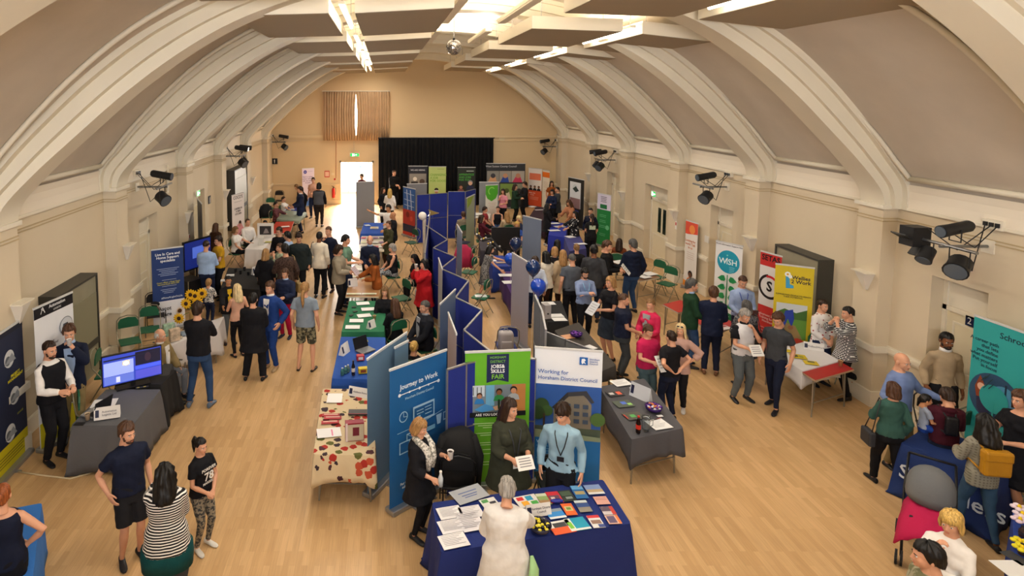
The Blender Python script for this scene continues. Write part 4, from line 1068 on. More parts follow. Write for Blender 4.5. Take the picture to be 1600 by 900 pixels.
# the three council banners at the front of the stand
b = roll('tall blue roller banner with white JOURNEY TO WORK heading and icons', (609, 577), (698, 545), base='#1b5c97')
W_ = '#e4ecf4'; LB = '#9cc3e0'
b.txt('Journey to Work', .5, .155, .098, W_, bold=.015).line(.16, .205, .84, .205, .012, W_)
for u, r in ((.16, .024), (.33, .015), (.5, .019), (.66, .015), (.84, .024)): b.disc(u, .205, r, W_)
b.txt('Horsham District Council', .5, .24, .05, LB)
b.disc(.22, .36, .075, LB, r2=.062).line(.22, .36, .22, .33, .008, LB).line(.22, .36, .28, .365, .008, LB)
for q in ((.38, .32, .76, .335), (.38, .32, .40, .44), (.74, .32, .76, .44), (.38, .425, .76, .44), (.44, .355, .56, .36), (.58, .35, .70, .355), (.44, .375, .56, .38), (.58, .37, .70, .375), (.44, .39, .5, .405), (.58, .395, .70, .4)): b.rect(*q, LB, 'printed_icon')
b.line(.1, .455, .42, .455, .006, LB).line(.42, .455, .9, .42, .006, LB)
b.poly([(.78, .44), (.88, .44), (.86, .51), (.80, .51)], LB, 'printed_icon').rect(.91, .44, .97, .50, LB, 'printed_icon').rect(.92, .447, .96, .49, '#1b5c97', 'printed_icon')
for q in ((.25, .48, .41, .486), (.25, .48, .262, .53), (.40, .48, .41, .53), (.25, .524, .41, .53)): b.rect(*q, LB, 'printed_icon')
b.line(.25, .48, .33, .508, .006, LB).line(.33, .508, .41, .48, .006, LB)
for q in ((.12, .52, .30, .527), (.12, .52, .135, .60), (.285, .52, .30, .60), (.12, .593, .30, .60)): b.rect(*q, LB, 'printed_icon')
b.rect(.44, .49, .74, .52, '#6fa6cc', 'printed_icon')
b.txt('for people who want\nhelp to find work,\ntraining or new skills', .5, .66, .055, W_).txt('For further information\nask one of our team', .36, .82, .05, W_)
b.rect(.74, .88, .96, .94, '#4f9a2c', 'printed_badge').txt('council', .85, .91, .04, W_)
b = roll('tall lime green roller banner reading HORSHAM DISTRICT JOBS & SKILLS FAIR', (727, 549), (829, 545), base='#64ad28')
NV = '#1b2550'; b.poly([(.33, .03), (.67, .03), (.67, .235), (.5, .215), (.33, .235)], NV, 'printed_ribbon')
b.txt('HORSHAM', .5, .053, .048, '#7fc43c', bold=0).txt('DISTRICT', .5, .083, .052, '#7fc43c', bold=0).txt('JOBS&', .5, .118, .072, '#f2f4f6', bold=.02).txt('SKILLS', .5, .152, .07, '#f2f4f6', bold=.02).txt('FAIR', .5, .192, .092, '#7fc43c')
b.rect(.07, .25, .93, .46, '#7a8894', 'printed_photograph').rect(.07, .25, .30, .33, '#c8d4de', 'printed_photograph').rect(.32, .25, .45, .40, '#6fb0d8', 'printed_photograph').rect(.72, .25, .93, .46, '#b87c44', 'printed_photograph')
for u in (.12, .18, .24): b.rect(u, .26, u + .012, .32, '#4a5560', 'printed_photograph')
b.bust(.22, .325, .038, '#b88468', '#4a2c1a', '#2f7cc0').bust(.52, .30, .042, '#8a5a3c', '#1a1210', '#2e8c4a').bust(.74, .29, .046, '#c49070', '#1c1412', '#a8b0b8')
b.poly([(.14, .42), (.30, .38), (.45, .405), (.44, .425), (.26, .44)], '#4a94d2', 'printed_figure').poly([(.42, .405), (.62, .38), (.70, .40), (.46, .43)], '#c8a084', 'printed_figure').rect(.50, .35, .53, .42, '#17301c', 'printed_figure')
b.rect(.07, .44, .93, .475, '#12141a', 'printed_strip').txt('ARE YOU LOOKING', .40, .458, .05, '#f2f4f6', bold=.02)
b.lines(.12, .88, [.52, .535, .55, .59, .605, .66, .675, .71, .74, .80, .82], '#d4ecb8', .008, .5)
b = roll('tall white and blue roller banner reading Working for Horsham District Council', (836, 541), (942, 548), base='#e9ecf2')
b.rect(0, .27, 1, .66, '#2a57a4', 'printed_photograph').rect(0, .58, 1, .66, '#4a5648', 'printed_photograph')
b.poly([(.30, .43), (.50, .34), (.74, .33), (.86, .40), (.86, .58), (.30, .58)], '#7c7568', 'printed_building').poly([(.27, .44), (.50, .32), (.54, .34), (.32, .45)], '#2c2e34', 'printed_building').poly([(.50, .32), (.78, .30), (.90, .38), (.86, .39), (.74, .335), (.52, .35)], '#3a3c44', 'printed_building')
for i in range(4):
    for j in range(3): b.rect(.34 + i * .13, .40 + j * .055, .42 + i * .13, .43 + j * .055, '#3a4a60', 'printed_window')
b.disc(.12, .42, .10, '#2f4a26', 'printed_tree').disc(.20, .46, .08, '#3a5a2c', 'printed_tree').disc(.06, .48, .10, '#27401f', 'printed_tree').disc(.95, .50, .10, '#4a6a34', 'printed_tree').rect(.14, .48, .17, .58, '#3a2c20', 'printed_tree')
b.rect(0, .63, 1, .97, '#1565a6', 'printed_block').poly([(0, .60), (1, .63), (1, .66), (0, .66)], '#7e8c74', 'printed_ground')
b.rect(.66, .05, .78, .105, '#1a5fae', 'printed_crest').poly([(.69, .062), (.73, .058), (.75, .07), (.73, .08), (.755, .098), (.72, .09), (.70, .1), (.685, .085)], '#f0f4fa', 'printed_lion')
b.txt('Horsham\nDistrict\nCouncil', .805, .078, .036, '#1a5fae', 'LEFT', sp=.9).txt('Working for', .05, .17, .082, '#2a62b4', 'LEFT', bold=.004).txt('Horsham District Council', .05, .215, .077, '#2a62b4', 'LEFT', bold=.004)
b.txt('Why work for us?', .05, .69, .06, '#b8dcf4', 'LEFT').lines(.05, .45, [.72 + .018 * i for i in range(12)], '#5aa2d4', .008, .4)
b = roll('blue grey back of a roller banner beside the patterned cloth table', (574, 560), (636, 518), base='#5d7c96')
b = roll('narrow blue grey panel edge standing behind the Journey to Work banner', (617, 542), (638, 531), h=1.95, base='#5a7890')
# far left wall
a_, c_ = onz(-42, 800), onz(45, 706)
b = Banner('tall navy and yellow roller banner with round photographs at left edge', a_, c_, 2.15, base='#1b2440')
b.rect(0, .80, 1, .97, '#c9bc18', 'printed_block').rect(0, .0, 1, .05, '#14182c', 'printed_block')
for u, v in ((.72, .22), (.78, .50), (.66, .73)): b.disc(u, v, .13, '#c8ccd0', 'printed_photograph').disc(u - .03, v + .01, .07, '#5a6068', 'printed_photograph').poly([(u - .1, v + .03), (u + .05, v - .03), (u + .12, v + .03)], '#8a9098', 'printed_photograph')
b.txt('PROJECT\nMANAGEMENT', .8, .36, .06, '#d8cc20', sp=.9).txt('SUPPORT', .3, .57, .05, '#d8cc20').txt('SERVICES', .85, .64, .04, '#8a8a30').lines(.2, .9, [.85, .87, .89, .91], '#3a3c20', .01)
b = roll('white roller banner with black Automation heading and round photograph', (52, 482), (113, 455), h=2.32, base='#dfe1e6')
b.rect(0, .0, 1, .085, '#14141a', 'printed_block').txt('Automation', .58, .035, .075, '#e8e8e8').txt('LOGISTIC', .58, .066, .04, '#c8c8c8').line(.16, .062, .21, .02, .012, '#e8e8e8').line(.21, .02, .26, .062, .012, '#e8e8e8').line(.17, .025, .26, .055, .008, '#e8e8e8')
b.disc(.78, .22, .15, '#70757c', 'printed_photograph').disc(.78, .22, .138, '#c4c8ce', 'printed_photograph').poly([(.66, .26), (.70, .2), (.82, .2), (.9, .27)], '#3a3e46', 'printed_photograph').txt('AGILE\nDEVELOPMENT', .38, .29, .045, '#5a4a5a')
b.rect(.0, .80, 1, .97, '#c8bc1c', 'printed_block')
b = roll('navy and white roller banner reading Live In Care and Home Support specialists', (236, 390), (286, 384), base='#1c3770')
b.rect(0, .64, 1, .97, '#dfe2ea', 'printed_block').txt('Live In Care and\nHome Support\nspecialists', .5, .115, .085, '#f0f2f6', sp=.95, bold=.02)
b.lines(.15, .85, [.25, .27, .29, .31, .33], '#aebfe0', .010, .5).line(.3, .385, .75, .385, .006, '#c8d4ec').txt('Crown offices, a Kings Court\nHarwood Road, RH12 3TP', .5, .425, .045, '#d0c840').line(.3, .46, .75, .46, .006, '#c8d4ec').lines(.25, .75, [.50, .52, .54], '#aebfe0', .010, .5)
b.txt('#ShineALightOnLife', .6, .60, .06, '#d4def0').txt('Ascot', .36, .73, .125, '#1c1c28', bold=.02).txt('Care', .40, .80, .125, '#1c1c28', bold=.02)
for i in range(14):
    t = 2 * math.pi * i / 14; b.poly([(.82 + .03 * math.cos(t + .3), .78 + .012 * math.sin(t + .3)), (.82 + .13 * math.cos(t), .78 + .055 * math.sin(t)), (.82 + .03 * math.cos(t - .3), .78 + .012 * math.sin(t - .3))], '#d8a018', 'printed_petal')
b.disc(.82, .78, .05, '#4a2c14', 'printed_flower')
b = Banner('tall grey folding screen leaning by the left wall beyond the television', Vector((-5.5, 17.9, 0)), Vector((-5.1, 17.0, 0)), 2.6, base='#55565a')
b = roll("white roller banner with pink photograph headed COCO'S", (362, 305), (381, 300), base='#e6e0de')
b.txt("COCO'S", .5, .07, .17, '#2a2a2e').lines(.2, .8, [.15], '#6a6a6a', .01).txt('CAREERS IN\nA NEW\nKITCHEN', .5, .33, .1, '#3a343a').poly([(.25, .92), (.2, .7), (.4, .58), (.7, .56), (.95, .7), (.98, .92)], '#d8909c', 'printed_photograph').disc(.62, .56, .09, '#3a2420', 'printed_photograph').disc(.6, .6, .07, '#c89080', 'printed_photograph')
b = roll('pale lilac roller banner with purple roundel near the far left corner', (472, 263), (491, 262), base='#e2d6ea')
b.disc(.25, .10, .09, '#3a3a9a', 'printed_roundel').txt('nhs', .25, .10, .07, '#e8e8f4').lines(.45, .85, [.09], '#8a7ab0', .01).txt('Start a caring\ncareer with us\nask our team\nto join', .45, .30, .1, '#7a6a9a').poly([(.0, .97), (1, .97), (1, .72), (.0, .85)], '#5a8ad8', 'printed_block')
b = Banner('white and blue roller banner standing in the lobby beyond the doorway', Vector((-1.42, 33.2, 0)), Vector((-.72, 33.2, 0)), 2.0, base='#d8e0ee'); b.disc(.2, .08, .06, '#2a8ad0', 'printed_roundel').lines(.35, .9, [.08], '#6a8ab8', .02).lines(.3, .9, [.2, .24, .28], '#3a3a50', .03).poly([(.0, .5), (.3, .45), (.6, .6), (.2, .7)], '#3a3a8a', 'printed_shape')
b = roll('plain grey back of a roller banner beside the bright doorway', (556, 284), (585, 283), base='#85868a')
# row before the black curtain
b = roll('black roller banner with white heading and grey photograph before the stage curtain', (638, 259), (668, 259), h=2.2, base='#242630'); b.txt('WE ARE HIRING', .5, .1, .1, '#d8d8e0').rect(.06, .18, .94, .62, '#8a8680', 'printed_photograph').disc(.35, .3, .1, '#e0d8cc', 'printed_photograph').rect(.15, .36, .5, .5, '#2c2826', 'printed_photograph').disc(.72, .36, .13, '#54423a', 'printed_photograph')
b = roll('plain grey back of a roller banner in front of black banner', (636, 287), (667, 286), h=1.9, base='#7d7f84')
b = roll('pale green roller banner with printed face before the stage curtain', (670, 260), (697, 260), h=2.2, base='#b4c878'); b.lines(.5, .9, [.06], '#7a8a50', .02).txt('CHANGING\nA JOB\nFOR GOOD', .08, .26, .15, '#7aa83c', 'LEFT', bold=.02).disc(.45, .53, .10, '#1e1a1a', 'printed_photograph').disc(.45, .57, .085, '#b07a5c', 'printed_photograph').rect(.33, .54, .57, .565, '#dcdcd8', 'printed_photograph').rect(.25, .63, .65, .8, '#a86a40', 'printed_photograph')
b = roll('black roller banner with green heading and smiling faces', (715, 261), (743, 261), h=2.2, base='#20261e'); b.lines(.5, .9, [.09], '#c8d0c8', .03).txt('APPRENTICE\nAND JOBS\nFOR YOU', .08, .23, .13, '#4ca83c', 'LEFT', bold=.02).bust(.2, .45, .09, '#b07a60', '#3a1c14', '#7a4a4a').bust(.72, .36, .11, '#d0a890', '#8a8a90', '#20284a')
b = roll('plain grey back of a roller banner behind the green leaf banner', (749, 284), (780, 284), base='#7f8387')
b = roll('white roller banner with large green leaf shape', (759, 289), (778, 288), h=1.95, base='#d6d2c8'); b.poly([(.0, .02), (1, .0), (1, .2), (.85, .3), (.5, .36), (.15, .3), (.0, .2)], '#4ca42c', 'printed_leaf').disc(.5, .14, .17, '#8ad05c', r2=.13, a0=40, a1=240).lines(.2, .9, [.4 + .035 * i for i in range(14)], '#c09084', .012, .5)
b = roll('wide dark pop up display wall with rows of workplace photographs', (760, 255), (821, 255), h=2.3, base='#2c3036', kind='display_wall', cat='display'); b.txt('West Sussex County Council', .38, .07, .13, '#b8bcc4')
for q, c1, c2, c3 in (((.02, .17, .33, .42), '#8a8a84', '#d0a078', '#3a3a44'), ((.34, .17, .64, .42), '#98948c', '#2a4aa0', '#c09070'), ((.65, .17, .98, .42), '#a8a49c', '#c03a5c', '#b88468'), ((.36, .45, .7, .8), '#7a9a4c', '#d0c8b0', '#4a5a30'), ((.71, .45, .98, .8), '#8a9080', '#c8a040', '#303038'), ((.02, .45, .34, .8), '#6a7880', '#c8c0b0', '#40444c')):
    b.rect(*q, c1, 'printed_photograph'); um, vm = (q[0] + q[2]) / 2, (q[1] + q[3]) / 2; b.poly([(q[0] + .02, q[3]), (um - .06, vm), (um + .06, vm), (q[2] - .05, q[3])], c2, 'printed_photograph').disc(um, vm - .02, .12, c3, 'printed_photograph')
b = roll('white and orange roller banner with three printed heads', (826, 262), (847, 264), base='#e2dad4'); b.rect(.08, .13, .92, .3, '#e07858', 'printed_block').rect(.0, .56, 1, .97, '#d2502c', 'printed_block').txt('Make the\nmove', .3, .66, .1, '#f0c8b8').lines(.1, .8, [.74, .77, .8], '#f0b8a0', .012)
for u in (.2, .5, .8): b.bust(u, .48, .06, '#8a5a40', '#241814', '#1c1c20')
b = roll('narrow white roller banner with orange top at far right', (848, 265), (859, 267), base='#e4dccc'); b.rect(.0, .05, 1, .18, '#e07020', 'printed_block').lines(.2, .8, [.3, .34, .38, .42, .5, .54], '#b89c88', .012)
b = roll('black framed display board with white poster by the right wall', (888, 276), (913, 281), h=2.15, base='#1f1f20', kind='display_board', cat='display'); b.rect(.12, .08, .8, .6, '#d8dade', 'printed_poster').disc(.45, .2, .16, '#c4ccd0', 'printed_disc').poly([(.3, .22), (.5, .16), (.7, .24), (.5, .28)], '#2a3a38', 'printed_shape').rect(.15, .4, .78, .6, '#8a6a6c', 'printed_photograph').rect(.3, .64, .7, .74, '#2a3ab0', 'printed_block')
b = roll('green and white roller banner by the right wall', (934, 301), (955, 305), base='#1e7a3c'); b.rect(0, 0, 1, .30, '#d4cce0', 'printed_block').rect(.22, .2, .72, .28, '#1e6a3c', 'printed_badge').lines(.25, .7, [.06, .09, .12, .15], '#4a4a5a', .02).disc(.8, .62, .09, '#6ab884', 'printed_disc').lines(.2, .7, [.4, .43, .5, .53, .6, .63, .75, .78], '#7cc494', .014)
b = roll('white roller banner with orange top corner near the right exit door', (1072, 343), (1091, 349), base='#e6e0da'); b.poly([(0, .0), (1, .0), (1, .17), (.2, .2), (0, .2)], '#d8482c', 'printed_block').disc(.55, .12, .13, '#e88a3c', 'printed_disc').txt('Looking for\nwork? Talk\nto us', .45, .34, .1, '#d8885c').lines(.2, .8, [.46, .49, .52, .55], '#c8b0a0', .01).bust(.55, .78, .09, '#6a4430', '#1a1210', '#e0782c').poly([(0, .97), (0, .88), (.5, .9), (1, .97)], '#e0882c', 'printed_block')
b = roll('white roller banner with teal disc reading WISH and green plant', (1119, 375), (1161, 384), base='#e6e6e8'); b.txt('Work Information Support Hub', .5, .035, .052, '#3a3a44').disc(.5, .24, .285, '#1a94b4', 'printed_disc').txt('W', .30, .24, .2, '#e8f4f6', bold=.01).txt('SH', .66, .24, .2, '#e8f4f6', bold=.01).line(.46, .19, .46, .27, .02, '#e8f4f6').disc(.46, .16, .02, '#7fd0c0').lines(.55, .75, [.30, .32, .34, .36], '#8ad0dc', .012)
b.line(.5, .40, .5, .9, .022, '#1c7a4c').line(.5, .40, .46, .9, .01, '#1c7a4c')
for v in (.45, .56, .67, .78):
    for sg in (-1, 1): b.poly([(.5 + sg * .06, v + .01), (.5 + sg * .12, v - .035), (.5 + sg * .22, v - .03), (.5 + sg * .36, v + .012), (.5 + sg * .22, v + .04), (.5 + sg * .10, v + .035)], '#1f8a50', 'printed_leaf')
b.poly([(0, .80), (.3, .84), (1, .90), (1, .97), (0, .97)], '#1c6a40', 'printed_block').txt('workwise', .25, .9, .08, '#c8e8d0')
b = roll('red and white roller banner headed SETAS with ringed letter S', (1189, 391), (1222, 400), h=2.2, base='#c02c2c'); b.txt('SETAS', .5, .06, .165, '#1a1214', bold=.03).rect(0, .14, 1, .54, '#e0dede', 'printed_block').disc(.5, .34, .27, '#1a1214', r2=.215, a0=100, a1=330).disc(.5, .34, .25, '#c8202c', r2=.2, a0=-40, a1=110).txt('S', .5, .34, .30, '#1a1214', bold=.03).txt('Employment Support\nTraining for All\nHorsham', .5, .66, .07, '#f0c8c4').lines(.15, .85, [.76, .79, .82, .86], '#e8a8a4', .01)
b = roll('bright yellow roller banner headed Wellies 2 Work with field photograph', (1212, 411), (1273, 418), h=2.2, base='#d2bb1c')
b.txt('Wellies\n2 Work', .68, .135, .1, '#22222e', bold=.025, sp=.85).poly([(.28, .10), (.37, .08), (.40, .18), (.5, .19), (.5, .215), (.30, .22)], '#3a9ccc', 'printed_boot').disc(.33, .09, .05, '#e8ecec', 'printed_flower').disc(.33, .09, .02, '#d8a018', 'printed_flower').disc(.40, .11, .035, '#e8ecec', 'printed_flower')
b.txt('SUPPORTING PEOPLE TO REACH\nTHEIR POTENTIAL', .5, .29, .040, '#4a4420', bold=.015)
b.rect(.08, .36, .88, .68, '#5a8a30', 'printed_photograph').rect(.08, .36, .88, .45, '#c4ccd0', 'printed_photograph').poly([(.08, .45), (.3, .41), (.6, .44), (.88, .40), (.88, .50), (.08, .5)], '#3a6424', 'printed_photograph').poly([(.15, .68), (.35, .54), (.6, .56), (.8, .68)], '#8a7448', 'printed_photograph').poly([(.22, .56), (.32, .43), (.52, .41), (.56, .5), (.5, .58), (.40, .5), (.3, .6)], '#1e3a9a', 'printed_figure').disc(.48, .58, .045, '#8a5a3c', 'printed_figure')
b.rect(0, .69, 1, .83, '#3a4430', 'printed_photograph').disc(.6, .76, .10, '#9a9488', 'printed_photograph').disc(.8, .77, .1, '#7a6a54', 'printed_photograph').rect(0, .83, 1, .97, '#5aa42c', 'printed_block')
b = roll('large teal roller banner with ring photograph headed Schroders', (1523, 491), (1618, 524), h=2.35, base='#2c9c9c')
b.txt('Schroders', .76, .075, .12, '#14283a', bold=.01).txt('A career path\nthat lets\nyou define\nwhat matters\nPut yourself\nin focus', .46, .22, .072, '#173a4a', 'RIGHT', bold=.012)
b.disc(.46, .475, .36, '#2a4a6a', 'printed_photograph').disc(.62, .46, .2, '#4a8ab0', 'printed_photograph').rect(.62, .36, .65, .56, '#1c2c44', 'printed_photograph').poly([(.12, .44), (.2, .36), (.3, .42), (.34, .56), (.2, .58)], '#8a4024', 'printed_figure').disc(.23, .43, .055, '#e0b098', 'printed_figure').poly([(.16, .5), (.3, .49), (.4, .56), (.3, .62), (.18, .57)], '#2a2c4c', 'printed_figure').poly([(.45, .60), (.6, .58), (.66, .60), (.55, .63)], '#c87060', 'printed_figure').disc(.88, .40, .05, '#a83a3c', 'printed_figure')
b.disc(.46, .475, .2, '#2c9c9c', 'printed_disc').rect(.45, .5, .475, .67, '#2c9c9c', 'printed_block').lines(.45, .8, [.70, .72, .74, .76, .78], '#1c7076', .008, .4)
for i, (u, v) in enumerate(((.28, .37), (.34, .35), (.40, .37), (.33, .41), (.42, .40))): b.line(u - .04, v + .02, u + .04, v - .02, .012, '#1a3a44')
# leaning banner with bridge photograph and other banners seen nearly edge on
b = roll('blue roller banner with white bridge above red photograph among the blue boards', (630, 291), (649, 295), base='#2c5a9a')
for u in (.3, .6): b.line(u, .05, u + .1, .45, .04, '#d0dcec')
for v in (.12, .25, .36): b.line(.1, v, .9, v + .02, .02, '#c0d0e4')
b.rect(0, .45, 1, .75, '#a83028', 'printed_photograph').disc(.4, .55, .12, '#7a1c1c', 'printed_photograph').disc(.7, .62, .1, '#c84838', 'printed_photograph').rect(0, .75, 1, .9, '#1c2440', 'printed_photograph').rect(0, .9, 1, .97, '#c83828', 'printed_block')
b = roll('pale grey green roller banner seen nearly edge on between blue boards', (729, 309), (742, 303), base='#9aa48e'); b.poly([(.1, .0), (.9, .0), (.5, .15), (.1, .2)], '#8aa43c', 'printed_shape')
b = roll('narrow grey board seen edge on left of the red jacket', (714, 350), (722, 363), base='#8d93a0')
b = roll('tall grey back of a roller banner behind the dark blue balloon', (817, 336), (846, 343), base='#6e7a90')
b = roll('tall pale grey back of a roller banner left of the blue balloons', (800, 394), (827, 410), base='#a09ca4')
b = roll('grey blue roller banner back beside the zigzag of blue boards', (688, 474), (712, 451), base='#5b6c88')
b = roll('white and pink roller banner seen edge on behind the green fair banner', (700, 487), (713, 521), base='#b4a4a4'); b.poly([(.1, .97), (.3, .6), (.7, .55), (.9, .97)], '#8a4a44', 'printed_shape')
b = roll('narrow pale board seen edge on beside the red coat', (685, 402), (691, 420), base='#a8a8a8')

def boards(label, pts, h=1.8, col='#1c2c84', names=None, pxs=True, zb=.0):
    P_ = [onz(*p, h) for p in pts] if pxs else [Vector(p) for p in pts]; c = sum(P_, Vector()) / len(P_)
    root = thing('display_board', label, 'display board', (c.x, c.y, 0)); felt = mat('felt ' + col, col, .95, bump=.15, bscale=60, vary=.05)
    for a, b_ in zip(P_, P_[1:]):
        w, rz, m_ = flat_basis(a, b_); M = Matrix.Translation((m_.x - c.x, m_.y - c.y, 0)) @ Matrix.Rotation(rz, 4, 'Z')
        o = MB().b2(-w / 2 + .012, w / 2 - .012, -.012, .012, .04, h - .015).build('felt_panel', felt, root); o.matrix_local = M
        m = MB(); m.b2(-w / 2, -w / 2 + .014, -.016, .016, 0, h); m.b2(w / 2 - .014, w / 2, -.016, .016, 0, h); m.b2(-w / 2, w / 2, -.016, .016, h - .018, h); m.b2(-w / 2, w / 2, -.016, .016, h * .5 - .008, h * .5 + .008) if h > 1.5 else None
        m.b2(-w / 2, w / 2, -.016, .016, .02, .04); m.build('panel_frame', FRAME, o)
    return root
boards('long zigzag run of blue felt display boards down the middle of the hall', [(666, 352), (699, 374), (677, 387), (712, 401), (689, 419), (732, 438), (712, 464), (753, 484), (725, 515), (766, 548)])
boards('blue felt display boards beyond the white globe lamp', [(651, 304), (671, 303), (699, 301)], h=1.9)
boards('three fold blue felt display board before the black banner', [(700, 299), (727, 299), (743, 295)], h=1.9)
boards('blue felt display boards standing behind the front council banners', [(698, 577), (728, 567), (780, 556), (838, 560)], h=1.85)
boards('run of grey felt boards behind the Working for banner', [(836, 460), (847, 485), (853, 515)], col='#6c7076')
boards('low grey felt board with white edge behind the Working for banner', [(849, 516), (884, 530), (925, 546)], h=1.55, col='#6f7378')
boards('blue felt board behind the zigzag run near the bridge banner', [(664, 395), (672, 330)], h=1.85)

# globe light on white post and foil stars
p = onz(660, 334, 1.95); root = thing('globe_lamp', 'white globe on a white post beside the far blue boards', 'lamp', (p.x, p.y, 0))
MB().ell((0, 0, 1.88), (.13, .13, .13), 18, 12).build('globe', mat('white globe', '#e6e0d8', .4), root, smooth=True)
MB().tube([(.06, 0, 0), (.08, 0, 1.0), (.06, 0, 1.76), (0, 0, 1.84)], [.07, .06, .06, .05], 12).build('post', mat('white post', '#cfc4b4', .6), root, smooth=True)
MB().lathe((.06, 0, 0), [(.18, 0), (.18, .02), (.06, .04)], 18).build('base', mat('white post', '#cfc4b4', .6), root)
for px, py, r, c_, l in ((667, 314, .16, '#a8a898', 'silver leaf shaped foil decoration on the far blue boards'), (676, 333, .15, '#a08a50', 'gold pointed foil decoration beside the white globe')):
    p = onz(px, py, 1.6) if px < 670 else onz(px, py, 1.8); root = thing('foil_decoration', l, 'decoration', p)
    m = MB(); m.prism([(-.02, -r * 1.6), (r * .6, -.1), (r * .5, r * 1.2), (-.01, r * 1.7), (-r * .5, .1)] if px < 670 else [(-r, .12), (r * 1.4, 0), (-r, -.1), (-r * .5, 0)], -.02, .02); m.build('foil_shape', mat('foil ' + c_, c_, .3, .6), root)
    MB().tube([(0, 0, 0), (0, .05, -.5)], .003, 4).build('string', FRAME, root)

# ------------------------------------------------------------------ furniture
STEEL = mat('tube steel', '#9a968c', .35, .8)
def table(label, cs, h=.73, top='#8a6a48', cl=None, drop=.35, legs=True, edge=None, name='folding_table', clabel=None, cgroup=None, wave=.02, clmat=None, pxs=True, uneven=0):
    """cs = near-left, near-right, far-left corner pixels of the top"""
    a, b_, d = [onz(*p, h + .02) if pxs else Vector(p) for p in cs[:3]]
    c = b_ + d - a; ctr = (a + b_ + c + d) / 4; root = thing(name, label, 'table', (ctr.x, ctr.y, 0))
    L_ = [v - ctr for v in (a, b_, c, d)]
    def inset(k): return [Vector((v.x * k, v.y * k, 0)) for v in L_]
    def slab(z0, z1, k, nm, m_):
        q = inset(k); m = MB(); m.rings([[v + Vector((0, 0, z0)) for v in q], [v + Vector((0, 0, z1)) for v in q]]); return m.build(nm, m_, root)
    slab(h - .03, h, .985 if cl else 1, 'tabletop', mat('tabletop ' + top, top, .4, vary=.04))
    if not cl: slab(h - .034, h - .004, 1.006, 'edge_trim', mat('table edge', edge or '#c8bca8', .5))
    if legs:
        q = inset(.86)
        for i, v in enumerate(q):
            w = q[(i + 1) % 4 if i % 2 == 0 else (i - 1) % 4]; inn = (w - v).normalized() * .12 if i % 2 == 0 else (w - v).normalized() * .12
            m = MB(); m.tube([v * .96 + Vector((0, 0, h - .03)), v + Vector((0, 0, .0))], .013, 7); m.tube([v * .96 + inn * .6 + Vector((0, 0, h - .03)), v + Vector((0, 0, .02))], .009, 6); m.build('leg', STEEL, root)
        for i in (0, 2): MB().tube([q[i] + Vector((0, 0, .25)), q[i + 1] + Vector((0, 0, .25))], .009, 6).build('cross_bar', STEEL, root)
    if cl:
        t = cloth_over(clabel or (cl + ' cloth'), a, b_, c, d, h, drop, cl, wave, clmat, cgroup, uneven)
    return ctr, a, b_, c, d
def cloth_over(label, a, b_, c, d, h, drop, col, wave=.02, clmat=None, group=None, uneven=0):
    ctr = (a + b_ + c + d) / 4; P_ = [v - ctr for v in (a, b_, c, d)]; m = MB(); n = 14
    # rounded outline
    out = []; 
    for i in range(4):
        p, q, r = P_[i - 1], P_[i], P_[(i + 1) % 4]
        for t in (-.5, 0, .5):
            e1 = (p - q).normalized() * .03; e2 = (r - q).normalized() * .03
            out.append(q + (e1 if t < 0 else Vector()) + (e2 if t > 0 else Vector()) + (Vector() if t else (e1 + e2) * .25))
        for k in range(1, n):
            out.append(q.lerp(r, k / n))
    N = len(out); rows = []
    cor = []
    for i, v in enumerate(out):
        cor.append(min((v.xy - w.xy).length for w in P_))
    for lv in range(6):
        f = lv / 5; rr = []
        for i, v in enumerate(out):
            nrm = Vector((v.x, v.y, 0)).normalized(); cn = math.exp(-(cor[i] / .12) ** 2)
            wv = wave * f * math.sin(i * 1.37 + 1.2 * math.sin(i * .5)) ; dd = drop * (1 + .22 * cn) * (1 + uneven * math.sin(i * .23))
            zz = h + .012 - dd * f if lv else h + .012
            zz = max(zz, .012)
            o = nrm * ((.012 if lv else 0) + f * .035 * (drop / .5) + wv + cn * f * .07 * (drop / .7)); rr.append(m.bm.verts.new(Vector((v.x, v.y, 0)) * 1.004 + o + Vector((0, 0, zz))))
        rows.append(rr)
    m._f(rows[0])
    for r0, r1 in zip(rows, rows[1:]):
        for i in range(N): m._f([r0[i], r0[(i + 1) % N], r1[(i + 1) % N], r1[i]])
    o = m.build('tablecloth', clmat or mat('table cloth ' + col, col, .85, bump=.12, bscale=30, vary=.05, vscale=1.5), None, smooth=True)
    o.data.set_sharp_from_angle(angle=R(60)); md = o.modifiers.new('t', 'SOLIDIFY'); md.thickness = .004; md.offset = 1
    o.location = (ctr.x, ctr.y, 0); tag(o, label, 'tablecloth', group); return o

